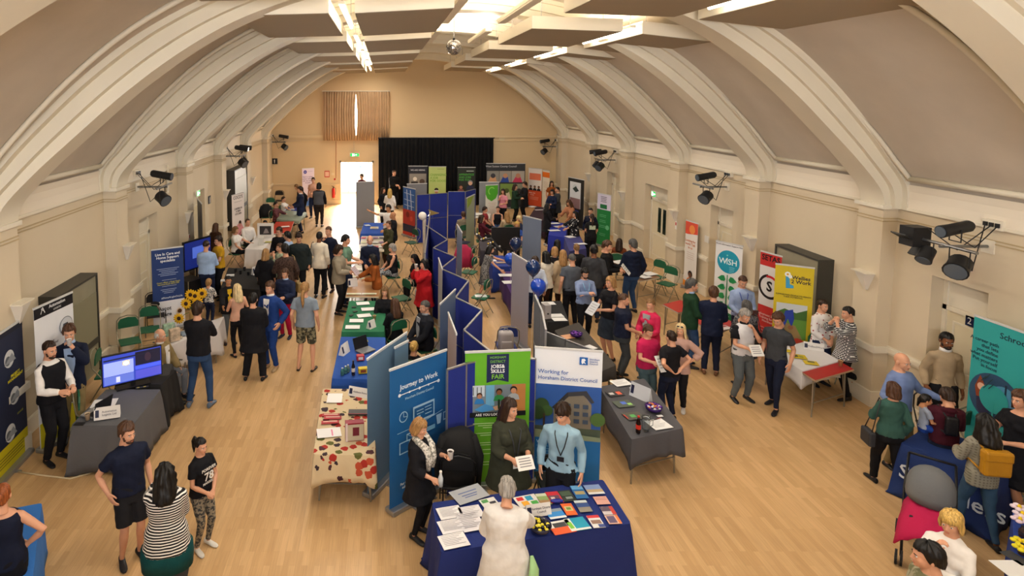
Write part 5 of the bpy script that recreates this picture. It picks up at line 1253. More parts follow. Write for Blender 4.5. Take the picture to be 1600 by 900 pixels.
def chair(loc, rz, label, group=None, col='#1c5c40', name='folding_chair'):
    root = thing(name, label, 'chair', loc, R(rz), group); g = mat('chair vinyl ' + col, col, .5); fm = mat('chair frame tube', '#8a8470' if col != '#141416' else '#1c1c1e', .4, .5)
    m = MB(); m.box((0, 0, .44), (.40, .38, .035), None, .012); m.build('seat', g, root)
    m = MB(); pts = [(-.2, .68), (-.2, .80), (-.15, .88), (0, .905), (.15, .88), (.2, .80), (.2, .68)]; m.prism(pts, .20, .225); o = m.build('backrest', g, root); o.rotation_euler.x = R(4)
    for s in (-1, 1):
        MB().tube([(s * .225, -.26, 0), (s * .225, .02, .42), (s * .225, .21, .66), (s * .215, .235, .84)], .011, 7).build('front_leg', fm, root)
        MB().tube([(s * .19, .27, 0), (s * .19, .05, .35), (s * .19, -.1, .44)], .011, 7).build('rear_leg', fm, root)
    MB().tube([(-.215, .235, .84), (-.16, .238, .90), (0, .24, .93), (.16, .238, .90), (.215, .235, .84)], .011, 7).build('top_bar', fm, root)
    m = MB(); m.tube([(-.225, -.16, .15), (.225, -.16, .15)], .008, 6); m.tube([(-.19, .2, .12), (.19, .2, .12)], .008, 6); m.build('stretcher', fm, root); return root

def at_table(px, py, z=.762): return onz(px, py, z)
def paper(px, py, w=.21, d=.30, rz=0, col='#e6e2da', label='', group=None, z=.762, name='paper_sheet', deco=None, th=.004):
    p = onz(px, py, z); root = thing(name, label, 'leaflet' if name != 'paper_sheet' else 'paper', p, R(rz), group)
    MB().box((0, 0, th / 2), (w, d, th)).build('page', mat('page ' + col, col, .6), root)
    k = 0
    for dc in (deco or []):
        k += 1; u0, v0, u1, v1, c_ = dc; MB().box((((u0 + u1) / 2 - .5) * w, (.5 - (v0 + v1) / 2) * d, th + .0006 * k), ((u1 - u0) * w, (v1 - v0) * d, .0006)).build('printed_block', mat('print ' + c_, c_, .5), root)
    return root
def lines_deco(n=7, c_='#9a98a0'): return [(.1, .08 + .8 * i / n, .9 - .12 * (i % 3), .08 + .8 * i / n + .025, c_) for i in range(n)]
def tent(px, py, rz, txt, label, w=.32, hh=.13, z=.745, col='#dedad6', size=.045):
    p = onz(px, py, z); root = thing('name_card', label, 'sign', p, R(rz))
    MB().rings([[Vector((-w / 2, -.055, 0)), Vector((-w / 2, .055, 0)), Vector((-w / 2, 0, hh))], [Vector((w / 2, -.055, 0)), Vector((w / 2, .055, 0)), Vector((w / 2, 0, hh))]]).build('folded_card', mat('name card', col, .6), root)
    tilt = math.atan2(hh, .055)
    if txt: text(txt, size, mat('card print', '#1a1a3a', .5), root, (.03, -.0305, hh / 2 - .002), (tilt, 0, 0))
    o = MB().box((-w * .38, -.0292, hh * .5), (.05, .002, hh * .6), Matrix.Rotation(tilt - math.pi / 2, 3, 'X')).build('printed_badge', mat('badge print', '#1b2040', .5), root)
    return root
def cup(px, py, label, z=.762, col='#b89468', group=None, pos=None):
    p = pos if pos is not None else onz(px, py, z); root = thing('paper_cup', label, 'cup', p, 0, group)
    MB().lathe((0, 0, 0), [(.028, 0), (.040, .10), (.042, .102), (.036, .10), (.034, .085)], 16).build('cup_wall', mat('cup card ' + col, col, .6), root, smooth=True)
    MB().lathe((0, 0, .084), [(.0345, 0), (.034, .002)], 16).build('drink', mat('coffee', '#2c1a10', .2), root); return root
def bottle(px, py, label, col, cap, z=.762, hgt=.22, r=.032, group=None, lab=None):
    p = onz(px, py, z); root = thing('bottle', label, 'bottle', p, 0, group)
    MB().lathe((0, 0, 0), [(r * .9, 0), (r, .01), (r, hgt * .6), (r * .45, hgt * .82), (r * .42, hgt * .92)], 14).build('body', mat('bottle ' + col, col, .15), root, smooth=True)
    MB().lathe((0, 0, hgt * .92), [(r * .5, 0), (r * .5, hgt * .08)], 12).build('cap', mat('cap ' + cap, cap, .4), root)
    MB().lathe((0, 0, hgt * .25), [(r * 1.03, 0), (r * 1.03, hgt * .25)], 14).build('bottle_label', mat('label ' + (lab or cap), lab or cap, .5), root); return root
def balloon(p, r, col, label):
    root = thing('balloon', label, 'balloon', p)
    MB().lathe((0, 0, 0), [(.008, -r * 1.35), (r * .28, -r * 1.15), (r * .62, -r * .8), (r * .92, -r * .3), (r, .1 * r), (r * .9, r * .55), (r * .6, r * .9), (r * .25, r * 1.06), (.004, r * 1.09)], 24).build('envelope', mat('balloon ' + col, col, .12, coat=.5), root, smooth=True)
    MB().lathe((0, 0, -r * 1.35), [(.02, -.03), (.012, -.01), (.01, .01)], 10).build('knot', mat('balloon ' + col, col, .12), root)
    MB().tube([(0, 0, -r * 1.4), (.03, .02, -r * 2.2), (0, .03, -p.z + .01)], .003, 5).build('string', PAPER, root)
def bowl(px, py, label, col, sweets, z=.762, r=.13, glass=False):
    p = onz(px, py, z); root = thing('sweet_bowl', label, 'bowl', p)
    MB().lathe((0, 0, 0), [(r * .5, 0), (r * .85, .03), (r, .08), (r * .94, .08), (r * .8, .035), (r * .4, .012)], 24).build('bowl_shell', mat('bowl ' + col, col, .2), root, smooth=True)
    rnd = random.Random(3)
    for i in range(26):
        a = rnd.random() * 6.28; q = math.sqrt(rnd.random()) * r * .75; s_ = .022
        o = MB().ell((q * math.cos(a), q * math.sin(a), .06 + .03 * (1 - q / r) + rnd.random() * .01), (s_, s_ * .8, s_ * .7), 8, 6).build('sweet', mat('sweet ' + sweets[i % len(sweets)], sweets[i % len(sweets)], .25), None, smooth=True)
        o.location = p; tag(o, 'small wrapped sweet in ' + label, 'sweet', 'sweets in ' + label)
    return root

# front council table -------------------------------------------------
ctr, a, b_, c, d = table('long council table under a royal blue cloth at the front', ((690, 862), (985, 817), (676, 785)), cl='#14286e', drop=.72, wave=.03, clabel='royal blue cloth hanging from the front council table')
FT = 'leaflets on the front council table'
rot = math.degrees(math.atan2((b_ - a).y, (b_ - a).x))
for px, py, w, dd, rz, col, deco, lab in [
    (709, 845, .30, .21, 4, '#e6e4e6', lines_deco(), 'front white sheet in the left stack on the front council table'), (707, 822, .30, .21, 3, '#e4e2e6', lines_deco(8), 'second white sheet from the front in left stack on front council table'), (703, 801, .28, .2, 2, '#e8e6e8', lines_deco(8), 'rear white sheet in the left column on the front council table'),
    (735, 815, .26, .3, 2, '#e4e2e8', lines_deco(9), 'white printed form in the second column on the front council table'), (736, 800, .26, .2, 2, '#e6e4e8', lines_deco(6), 'white printed sheet behind the form on the front council table'),
    (733, 772, .42, .26, 14, '#a4a8b0', [(.2, .3, .8, .36, '#5a6a9a'), (.25, .5, .75, .56, '#5a6a9a'), (.3, .65, .7, .7, '#5a6a9a')], 'large grey document folder at the back left of front council table'),
    (764, 785, .2, .14, 8, '#e0e0de', [(.1, .1, .5, .5, '#5a9a5c'), (.5, .5, .9, .9, '#3a3a44')], 'small white leaflet just left of the grey haired woman'),
    (824, 783, .28, .2, 4, '#e8e4e0', [(.1, .1, .4, .4, '#d83a3a'), (.5, .1, .8, .5, '#3aa0c8'), (.2, .5, .5, .9, '#e8a830'), (.6, .6, .9, .9, '#4aa44c')], 'leaflet with bright coloured blocks right of the grey haired woman'),
    (849, 780, .14, .2, -4, '#8aa468', [(.05, .0, .95, .25, '#cfd8c0'), (.05, .6, .95, .95, '#a8845c')], 'green landscape leaflet at back of front council table'),
    (866, 777, .16, .2, -4, '#c8303c', [(.1, .35, .9, .95, '#6a4a5c'), (.2, .5, .5, .8, '#d8c8c0')], 'red headed leaflet at the back of front council table'),
    (886, 775, .16, .2, -2, '#2c3430', [(.1, .1, .9, .5, '#4a5a48'), (.3, .6, .8, .8, '#8a948c')], 'dark green black leaflet at the back of front council table'),
    (905, 769, .15, .24, -8, '#2a6aa8', [(.05, .0, .95, .3, '#6aa8d8'), (.1, .45, .9, .7, '#b0a070')], 'tall blue sea view leaflet at the back of front council table'),
    (928, 765, .2, .18, -6, '#7a94c4', [(.0, .5, 1, .8, '#b8a078'), (.0, .8, 1, 1, '#e0e0e0')], 'pale blue sky leaflet at the far back right of council table'),
    (868, 803, .2, .16, 0, '#3a8ad0', [(0, .0, 1, .3, '#8a98a4'), (0, .8, 1, 1, '#e8e8e8')], 'bright blue leaflet behind the yellow sweets bowl'),
    (889, 796, .13, .2, -6, '#d8642c', [(.15, .25, .85, .65, '#c8b880'), (.3, .35, .7, .55, '#6a8a40')], 'orange leaflet with round picture on the front council table'),
    (911, 791, .15, .2, -6, '#8a8478', [(0, 0, 1, .2, '#c8d4d8'), (0, .25, 1, .6, '#2c4a84')], 'grey blue leaflet right of the orange one on front council table'),
    (940, 782, .16, .14, -8, '#d8a498', [(.1, .2, .9, .25, '#a87468'), (.1, .4, .9, .45, '#a87468')], 'pink leaflet at right end of the front council table'),
    (950, 798, .15, .14, -8, '#c8c0c4', [(.0, .0, .7, .6, '#5a4a5c'), (.7, 0, 1, 1, '#c03a2c')], 'white leaflet with dark photograph at right end of the front council table'),
    (958, 812, .15, .14, -8, '#d8b0a0', [(.1, .1, .7, .9, '#5a4c6c'), (.8, 0, 1, 1, '#e07a3c')], 'leaflet with orange edge nearest the right front corner of the council table'),
    (877, 824, .26, .2, 2, '#d8582c', [(0, 0, 1, .5, '#e0dedc'), (.2, .15, .8, .5, '#3a3c40')], 'white and orange brochure at the front of the council table'),
    (902, 819, .24, .2, 0, '#1c94b4', [(0, 0, .3, 1, '#e0e4e0'), (.05, .3, .25, .8, '#7ac03c'), (0, .85, 1, 1, '#d8dcd8')], 'teal brochure with green patch at the front of council table'),
    (931, 815, .14, .2, -6, '#dcdcdc', [(0, 0, 1, .22, '#c8282c'), (.1, .4, .9, .7, '#8a6a5c'), (.5, .75, 1, 1, '#3a4a8a')], 'white leaflet with red heading at the front right of council table')]:
    paper(px, py, w, dd, rot + rz, col, lab, FT, z=.765, deco=deco, name='leaflet' if col[1] not in 'e' or dd < .2 else 'paper_sheet')
tent(840, 802, rot, 'Horsham District\nCouncil', 'white name card on the front council table behind the sweets bowl', .30, .12, z=.765, size=.036)
bowl(843, 829, 'clear bowl of yellow and black sweets on front council table', '#2a2a40', ['#d8c830', '#1a1820', '#e0d040', '#1a1820'], z=.765, r=.13)
p = onz(870, 785, .765); root = thing('glasses_case', 'small blue glasses case on the front council table', 'case', p, 0); MB().ell((0, 0, .02), (.08, .03, .02), 14, 8).build('case_shell', mat('blue case', '#1c2a8c', .3), root, smooth=True); MB().box((0, -.029, .02), (.03, .003, .006)).build('clasp', CHROME, root)

# floral table, blue, green, pale tables down the left of the centre stands
def floral(nt, co):
    v = nd(nt, 'ShaderNodeTexVoronoi'); v.inputs['Scale'].default_value = 7.5; v.inputs['Randomness'].default_value = .9; nt.links.new(co, v.inputs['Vector'])
    r = nd(nt, 'ShaderNodeValToRGB'); e = r.color_ramp.elements; r.color_ramp.interpolation = 'CONSTANT'
    e[0].position = 0; e[0].color = (*rgb('#a02c24'), 1); e[1].position = .3; e[1].color = (*rgb('#3a2c34'), 1)
    for p_, c_ in ((.5, '#5a5c2c'), (.72, '#b04a30'), (.86, '#4a2a30')): x = e.new(p_); x.color = (*rgb(c_), 1)
    sp = nd(nt, 'ShaderNodeSeparateColor'); nt.links.new(v.outputs['Color'], sp.inputs[0]); nt.links.new(sp.outputs[0], r.inputs[0])
    n = nd(nt, 'ShaderNodeTexNoise'); n.inputs['Scale'].default_value = 22; nt.links.new(co, n.inputs['Vector'])
    ad = nd(nt, 'ShaderNodeMath', operation='MULTIPLY_ADD'); nt.links.new(n.outputs['Fac'], ad.inputs[0]); ad.inputs[1].default_value = .35; nt.links.new(v.outputs['Distance'], ad.inputs[2])
    lt = nd(nt, 'ShaderNodeMath', operation='LESS_THAN'); nt.links.new(ad.outputs[0], lt.inputs[0]); lt.inputs[1].default_value = .58
    mx = nd(nt, 'ShaderNodeMix', data_type='RGBA'); nt.links.new(lt.outputs[0], mx.inputs[0]); mx.inputs[6].default_value = (*rgb('#cbb896'), 1); nt.links.new(r.outputs[0], mx.inputs[7]); return mx.outputs[2]
table('folding table under the cream patterned cloth beside the grey blue banner', ((490, 709), (586, 711), (505, 607)), cl='#cbb896', drop=.36, clmat=ramp_mat('vegetable print cloth', floral), clabel='cream tablecloth printed with red and dark vegetables', wave=.015)
paper(523, 622, .24, .30, 0, '#ecebea', 'white paper pad at the back of the patterned cloth table'); tent(561, 618, -20, 'Addison Stone', 'white name card at the back of the patterned cloth table', .34, .14, size=.04)
paper(514, 676, .34, .24, 10, '#e8e6e8', 'loose white papers at front left of the patterned cloth table', deco=[(.6, .2, .66, .9, '#d878a0')])
for i, (px, py) in enumerate(((517, 649), (520, 653), (516, 660))): paper(px, py, .26, .08, 3 * i, '#a8343c', ['red edged', 'dark red', 'brown red'][i] + ' slim booklet on the patterned cloth table', name='booklet', deco=[(.1, .2, .9, .5, '#d8b8a8')], th=.01)
paper(561, 645, .32, .14, 0, '#4a4a4e', 'dark grey laptop lid with red edge on the patterned cloth table', name='laptop', deco=[(0, .92, 1, 1, '#a82c34')], th=.02)
p = onz(554, 686, .75); root = thing('display_box', 'upright red book shaped box with kitchen photograph on patterned cloth table', 'box', p, R(8))
MB().b2(-.13, .13, -.05, .05, 0, .26).build('box_body', mat('box crimson', '#8a1430', .45), root); MB().b2(-.10, .125, -.056, -.05, .01, .24).build('box_picture', mat('box photograph', '#b8ac94', .5), root); MB().b2(-.03, .06, -.059, -.056, .08, .2).build('printed_block', mat('box maroon', '#6a1c2c', .5), root); MB().b2(-.13, -.10, -.058, -.05, .0, .26).build('box_spine', mat('box pages', '#d0c0c0', .5), root)
table('folding table under the blue cloth behind the patterned cloth table', ((519, 591), (600, 592), (533, 526)), cl='#1c4a9c', drop=.45, clabel='bright blue tablecloth behind the patterned cloth table')
tent(538, 552, 65, '', 'white folded card standing on the bright blue tablecloth', .26, .2); paper(563, 532, .28, .2, 15, '#b8b04c', 'yellow green magazine at the back of the bright blue tablecloth', name='magazine', deco=[(.1, .2, .6, .6, '#c87848')])
p = onz(571, 548, .762); root = thing('laptop', 'open dark laptop on the bright blue tablecloth', 'laptop', p, R(40)); MB().b2(-.16, .16, -.11, .11, 0, .02).build('keyboard_base', mat('laptop grey', '#6a6c70', .4), root); o = MB().b2(-.16, .16, 0, .012, 0, .22).build('screen', mat('laptop black', '#1c1c20', .3), root); o.location = (0, .11, .015); o.rotation_euler.x = R(-20)
for i, (px, py, c_, cp, l) in enumerate(((535, 586, '#3a6a6c', '#c8c8c8', 'teal bottle at left of the row on the bright blue tablecloth'), (540, 583, '#4a7a7a', '#c8c8c8', 'pale teal bottle second in the row on the bright blue tablecloth'), (544, 581, '#5a6a6c', '#b8b8b8', 'grey bottle third in the row on the bright blue tablecloth'), (552, 586, '#1c1418', '#101014', 'dark wine bottle with white label on the bright blue tablecloth'))): bottle(px, py, l, c_, cp, hgt=.13 if i < 3 else .26, lab='#c8c0b8' if i == 3 else '#2a5a5c')
for px, py, w, c_, l in ((567, 582, .16, '#c8b020', 'yellow carton on the bright blue tablecloth'), (563, 562, .14, '#b02c34', 'red and white box behind the yellow carton')):
    p = onz(px, py, .762); root = thing('carton', l, 'box', p, R(12)); MB().b2(-w / 2, w / 2, -.05, .05, 0, .09, .004).build('carton_body', mat('carton ' + c_, c_, .5), root); MB().b2(-w * .3, w * .3, -.053, -.05, .02, .07).build('printed_panel', mat('carton print', '#7a3a24' if c_[1] == 'c' else '#dcd4d0', .5), root)
table('folding table under the green cloth in the left centre row', ((534, 518), (600, 518), (546, 470)), cl='#1f6a48', drop=.55, clabel='dark green tablecloth in the left centre row')
for px, py, rz, l in ((567, 474, 10, 'white sheet at back of the dark green tablecloth'), (575, 483, 8, 'second white sheet from the back on the dark green tablecloth'), (569, 493, 15, 'middle white sheet on the dark green tablecloth'), (557, 501, 0, 'left white sheet on the dark green tablecloth'), (551, 511, 0, 'front left white form on the dark green tablecloth')): paper(px, py, .30, .2, rz, '#e8e8e8', l)
tent(580, 512, 50, '', 'white folded card on the front right of the dark green tablecloth', .2, .17); cup(585, 500, 'brown paper cup on the dark green tablecloth')
for i, (px, py) in enumerate(((553, 480), (555, 487), (549, 493))): paper(px, py, .1, .06, i * 30, '#2c3a30', ['rear', 'middle', 'front'][i] + ' dark card stack on the dark green tablecloth', name='card_stack', th=.015)
table('bare wooden table with leaflets behind the green cloth', ((540, 462), (592, 462), (548, 428)), top='#a87c50')
for px, py, rz, l in ((553, 459, 0, 'front left row of white leaflets on the bare wooden table'), (577, 459, 0, 'front right row of white leaflets on the bare wooden table'), (553, 432, 0, 'rear left white leaflet on the bare wooden table'), (568, 435, 0, 'rear right white leaflet on bare wooden table')): paper(px, py, .36, .1, rz, '#dcdcd4', l, deco=[(.1, .6, .9, .95, '#b8c870')])
tent(551, 447, 20, '', 'large white folded card on the bare wooden table', .24, .2)
table('pale table with white papers before the man in dark jumper', ((552, 427), (590, 427), (557, 395)), top='#c0b49c')
for px, py, l in ((563, 402, 'rear white paper pile on the pale table'), (564, 412, 'middle pinkish paper pile on the pale table'), (563, 421, 'front white paper pile on the pale table')): paper(px, py, .5, .22, 0, '#e4dcd4', l, th=.01)
table('pale table covered with small leaflets left of the bald man', ((561, 391), (600, 391), (565, 368)), top='#b8b0a0')
for i in range(12): px, py = 568 + (i % 4) * 9.5 , 371.5 + (i // 4) * 7; paper(px, py, .17, .2, (i * 37) % 20 - 10, ['#b8344c', '#d8d8d4', '#8a6a8c', '#3a3a44', '#c8c8a0'][i % 5], 'small coloured leaflet on the pale table left of the bald man', 'small leaflets on the pale table', name='leaflet')
table('table under royal blue cloth beside the pointing man', ((563, 365), (600, 365), (569, 348)), cl='#1c4aa4', drop=.3, clabel='royal blue tablecloth beside the pointing man')
paper(585, 356, .3, .4, 0, '#c8c4a8', 'magazine with yellow picture on the royal blue tablecloth', name='magazine', deco=[(.1, .1, .7, .4, '#d0b040'), (.1, .5, .9, .9, '#8a8494')]); paper(574, 352, .2, .25, 20, '#b8c4d4', 'pale leaflet at left on the royal blue tablecloth beside pointing man', name='leaflet')

# right of the centre stands
table('folding table under the grey cloth right of the Working for banner', ((987, 686), (1067, 668), (937, 604)), cl='#4a4a50', drop=.34, clabel='grey tablecloth with sweets bowl and drinks right of the banner', wave=.02)
for px, py, w, dd, rz, c_, deco, l in ((970, 598, .3, .22, 15, '#e8e8e8', lines_deco(5), 'white form at far end of the grey tablecloth'), (1029, 663, .3, .26, 15, '#e8e8e8', lines_deco(6), 'white form at near end of the grey tablecloth'), (961, 615, .26, .16, 12, '#2c2c30', [(.6, .2, .9, .8, '#d85c40'), (.1, .3, .4, .7, '#c8c8c8')], 'dark magazine with orange picture on the grey tablecloth'), (974, 631, .28, .2, 12, '#4a5448', [(.4, .2, .7, .6, '#4a6ac8'), (.7, .5, .95, .8, '#8ac060')], 'magazine with blue and green picture on the grey tablecloth'), (990, 650, .28, .2, 12, '#4c4c44', [(.3, .3, .6, .7, '#4a9a50'), (.0, .2, .08, .8, '#c8382c')], 'dark magazine with green picture nearest the cola bottle'), (988, 607, .07, .06, 10, '#e8e8e8', None, 'small white card at the far end of grey tablecloth'), (1031, 650, .09, .05, 12, '#e8e8e8', None, 'small white card beside the purple bowl'), (1024, 656, .22, .02, 25, '#8a3434', None, 'dark red pen on the grey tablecloth')): paper(px, py, w, dd, rz, c_, l, deco=deco, name='leaflet' if c_ != '#e8e8e8' else 'paper_sheet')
tent(1001, 622, -55, '', 'large white folded card on the grey tablecloth', .34, .22, col='#c4c6cc')
bowl(1021, 642, 'dark purple bowl of sweets on the grey tablecloth', '#34145c', ['#c87038', '#5a2c8c', '#c8c8d0', '#5a2c8c'], r=.13)
bottle(997, 676, 'cola bottle with red cap on the grey tablecloth', '#1c0c0a', '#c02c20', hgt=.25, r=.034)
p = onz(1009, 672, .762); root = thing('glass_jug', 'clear glass jug beside the cola bottle', 'jug', p); gm = mat('clear glass', '#e8eef0', .05, trans=.92)
MB().lathe((0, 0, 0), [(.04, 0), (.055, .03), (.055, .16), (.062, .2), (.058, .2), (.05, .16), (.05, .035), (.03, .01)], 20).build('jug_wall', gm, root, smooth=True); MB().tube([(.055, 0, .17), (.10, 0, .14), (.095, 0, .07), (.055, 0, .05)], .008, 6).build('handle', gm, root)
table('dark grey topped table behind the Working for banner', ((920, 588), (962, 570), (867, 516)), cl='#3c3834', drop=.2, clabel='dark brown grey tablecloth behind the Working for banner')
bowl(900, 526, 'small purple bowl on the dark brown grey tablecloth', '#34145c', ['#7a3cac', '#34145c'], r=.13); paper(888, 526, .24, .2, 20, '#d8a078', 'orange and white leaflet on the dark brown grey tablecloth', name='leaflet'); paper(922, 543, .2, .2, 30, '#e0e0e0', 'white sheet on the dark brown grey tablecloth')
table('table under the black cloth beside the grey display boards', ((856, 503), (889, 503), (847, 470)), cl='#1a1a1c', drop=.4, clabel='black tablecloth beside the grey display boards')
for px, py, l in ((857, 474, 'white sheet at far end of the black tablecloth by grey boards'), (869, 493, 'middle white sheet on the black tablecloth by grey boards'), (874, 499, 'near white sheet on the black tablecloth by grey boards')): paper(px, py, .3, .2, 5, '#e4e4e4', l)
p = onz(853, 496, .762); root = thing('magazine_holder', 'pale grey magazine holder on the black tablecloth by grey boards', 'box', p, R(10)); MB().b2(-.07, .07, -.1, .1, 0, .3).build('holder_shell', mat('grey plastic holder', '#a8a4a4', .5), root); MB().b2(-.02, .02, -.104, -.1, .1, .13).build('finger_hole', BLKMETAL, root)
table('table under purple cloth left of the pale grey banner back', ((800, 462), (822, 462), (782, 424)), cl='#3c1c5c', drop=.5, clabel='purple tablecloth left of the pale grey banner back'); paper(791, 430, .4, .25, 0, '#e0e0e0', 'white form at the far end of the purple tablecloth'); paper(796, 441, .35, .25, 5, '#dcdcdc', 'white form in the middle of the purple tablecloth')
table('table under blue cloth behind the purple one', ((770, 416), (800, 416), (758, 399)), cl='#1c3484', drop=.65, clabel='dark blue tablecloth behind the purple tablecloth'); paper(770, 407, .2, .2, 5, '#dcdcdc', 'white leaflet on the dark blue tablecloth behind the purple one', name='leaflet'); paper(785, 410, .4, .15, 5, '#a08a78', 'brown leaflets on the dark blue tablecloth behind the purple one', name='leaflet')
table('white topped table among the crowd behind the leaf banner', ((738, 339), (765, 341), (741, 331)), top='#d0ccc4'); paper(746, 335, .4, .3, 0, '#e4e0dc', 'white papers on the white topped table')
p = onz(773, 343, .80); root = thing('display_screen', 'tall black display screen back beyond the pointing woman', 'screen', onz(789, 425, 0)); MB().b2(-.45, .45, -.03, .03, .7, 1.45).build('screen_panel', mat('screen black', '#0c0c10', .4), root); MB().b2(-.05, .05, -.04, .04, .03, .8).build('stand_pole', BLKMETAL, root); MB().b2(-.25, .25, -.2, .2, 0, .03).build('stand_base', BLKMETAL, root)
table('table under royal blue cloth beside the standing man at far right', ((857, 367), (884, 371), (862, 346)), cl='#1c2c94', drop=.6, clabel='royal blue tablecloth beside the man standing in black'); 
for px, py, l in ((866, 349, 'rear white papers on the royal blue cloth at far right'), (874, 354, 'middle white papers on the royal blue cloth at far right'), (866, 360, 'front papers on the royal blue cloth at far right')): paper(px, py, .4, .25, 10, '#d8d8d8', l)
table('table under slate blue cloth near the woman in black polo', ((890, 392), (916, 388), (882, 371)), cl='#3a3c78', drop=.6, clabel='slate blue tablecloth near the woman in black polo'); paper(891, 370, .3, .3, 20, '#d8d8dc', 'white leaflet at the left of the slate blue tablecloth', name='leaflet'); paper(907, 381, .4, .2, 10, '#dcdce0', 'white papers at the near end of the slate blue tablecloth')
bottle(900, 368, 'tall white bottle on the slate blue tablecloth', '#d8d8d8', '#b8b8b8', hgt=.3, r=.05)
table('table under maroon cloth near the orange banner', ((826, 340), (852, 345), (838, 322)), cl='#2c1424', drop=.6, clabel='dark maroon tablecloth near the orange banner'); paper(832, 323, .3, .25, 30, '#d8d0d0', 'white card on the dark maroon tablecloth'); paper(843, 328, .4, .2, 10, '#b8b0b4', 'grey leaflets on the dark maroon tablecloth', name='leaflet')
# wooden table and green chairs by the right exit door
table('long wooden topped table near the right exit door', ((997, 438), (1031, 432), (957, 411)), top='#8a6448')
for px, py, w, l in ((969, 409, .5, 'white papers at the far end of the long wooden table'), (1013, 428, .45, 'white papers at the near end of the long wooden table'), (1006, 432, .3, 'second white paper near the end of long wooden table')): paper(px, py, w, .3, 25, '#e4e2e0', l)
chair(onz(1024, 456), -60, 'green folding chair farther from the orange topped banner, by long wooden table'); chair(onz(1041, 468), -60, 'green folding chair nearer the orange topped banner, by long wooden table')

# right wall stands
table('red topped table under the white cloth by the yellow banner', ((1274, 592), (1334, 575), (1190, 540)), top='#a8201c', edge='#b89c80')
def lerp4(u0, u1, a, b_, c, d): return a.lerp(d, u0), b_.lerp(c, u0), b_.lerp(c, u1), a.lerp(d, u1)
_a, _b, _d = onz(1274, 592, .75), onz(1334, 575, .75), onz(1190, 540, .75); _c = _b + _d - _a
q = lerp4(.22, .84, _a, _b, _c, _d); cloth_over('white cloth laid over middle of red topped table', q[0], q[1], q[2], q[3], .733, .26, '#d8d6d8', .012)
tent(1271, 546, -30, 'Wellies2Work', 'white name card on the white cloth by the yellow banner', .32, .13)
paper(1247, 557, .26, .2, -20, '#c8b024', 'yellow leaflets in the middle of the white cloth', deco=[(.2, .2, .5, .7, '#3a3c24'), (.55, .3, .8, .8, '#8a8a2c')], name='leaflet'); paper(1267, 567, .22, .18, -20, '#c4ac24', 'yellow leaflet nearest the front of the white cloth', deco=[(.3, .1, .8, .5, '#5a5c2c')], name='leaflet'); paper(1229, 548, .16, .14, -20, '#c8b024', 'yellow leaflet at far end of the white cloth', name='leaflet')
cup(1313, 572, 'brown paper cup on near red end of the table'); cup(1234, 533, 'brown paper cup at the far red end of table')
p = onz(1244, 560, .0)
table('red topped table before the WISH banner', ((1120, 521), (1151, 505), (1079, 497)), top='#b02420', edge='#c0b0a0')
p = onz(1150, 479, .76); root = LAPT = thing('laptop', 'open brown laptop held in front of the blue shirted man', 'laptop', onz(1147, 492, .755), R(200)); MB().b2(-.15, .15, -.1, .1, 0, .02).build('keyboard_base', mat('laptop brown', '#5a3c3c', .4), root); o = MB().b2(-.15, .15, 0, .012, 0, .21).build('screen', mat('laptop brown', '#5a3c3c', .4), root); o.location = (0, .1, .015); o.rotation_euler.x = R(-25)
for px, py, l in ((1126, 494, 'white leaflet on the far part of red table before WISH banner'), (1132, 512, 'white leaflet on near end of red table before WISH banner')): paper(px, py, .26, .2, 20, '#dcd4d4', l, name='leaflet', deco=[(.1, .1, .9, .4, '#a84a4c')])
table('red topped table behind the green jacket man', ((1060, 487), (1088, 480), (1036, 474)), top='#b02420', edge='#c0b0a0')
chair(onz(1335, 603), -60, 'green folding chair behind the woman in geometric top'); chair(onz(1266, 596), -70, 'green folding chair behind the woman in spotted blouse')
root = thing('handbag', 'dark handbag with looped straps on floor by right wall', 'bag', onz(1366, 598), R(-30)); MB().ell((0, 0, .13), (.18, .12, .14), 16, 10).build('bag_body', mat('dark bag', '#3a2a24', .6), root, smooth=True); MB().tube([(-.14, 0, .22), (-.1, 0, .36), (.05, 0, .38), (.12, 0, .22)], .012, 6).build('strap', mat('strap brown', '#6a5038', .6), root); MB().ell((.1, -.08, .08), (.07, .06, .07)).build('red_scarf', mat('red scarf', '#8a2420', .8), root)
# Schroders table (right edge)
ctr, a, b_, c, d = table('long table under the navy cloth before the teal banner', ((1408, 692), (1550, 752), (1452, 664)), cl='#16306c', drop=.73, clabel='navy blue cloth lettered Schroders on the table before teal banner', wave=.012)
w, rz, m_ = flat_basis(a, b_); tx = text('Schroders', .27, mat('white cloth print', '#c8d4e4', .7), None, (0, 0, 0), (R(86), 0, rz), name='cloth_lettering', bold=.01)
nrm = Vector((math.sin(rz), -math.cos(rz), 0)); q = a.lerp(b_, .62) + nrm * .095; tx.location = (q.x, q.y, .40); tag(tx, 'white Schroders lettering printed across front of the navy cloth', 'lettering')
paper(1558, 722, .3, .24, 20, '#3a78d0', 'bright blue leaflet on the navy cloth', z=.765, name='leaflet'); paper(1536, 706, .3, .22, 25, '#1c1c24', 'black tablet on the navy cloth by the teal banner', z=.765, name='tablet')
paper(1566, 712, .3, .22, -20, '#20202a', 'dark folder on navy cloth near the black dressed woman', z=.765, name='folder', th=.03)
chair(onz(1534, 742), 10, 'green folding chair in front of the teal banner', col='#1c4a38'); chair(onz(1460, 712), -20, 'black chair behind the man in tan sweater', col='#141416')
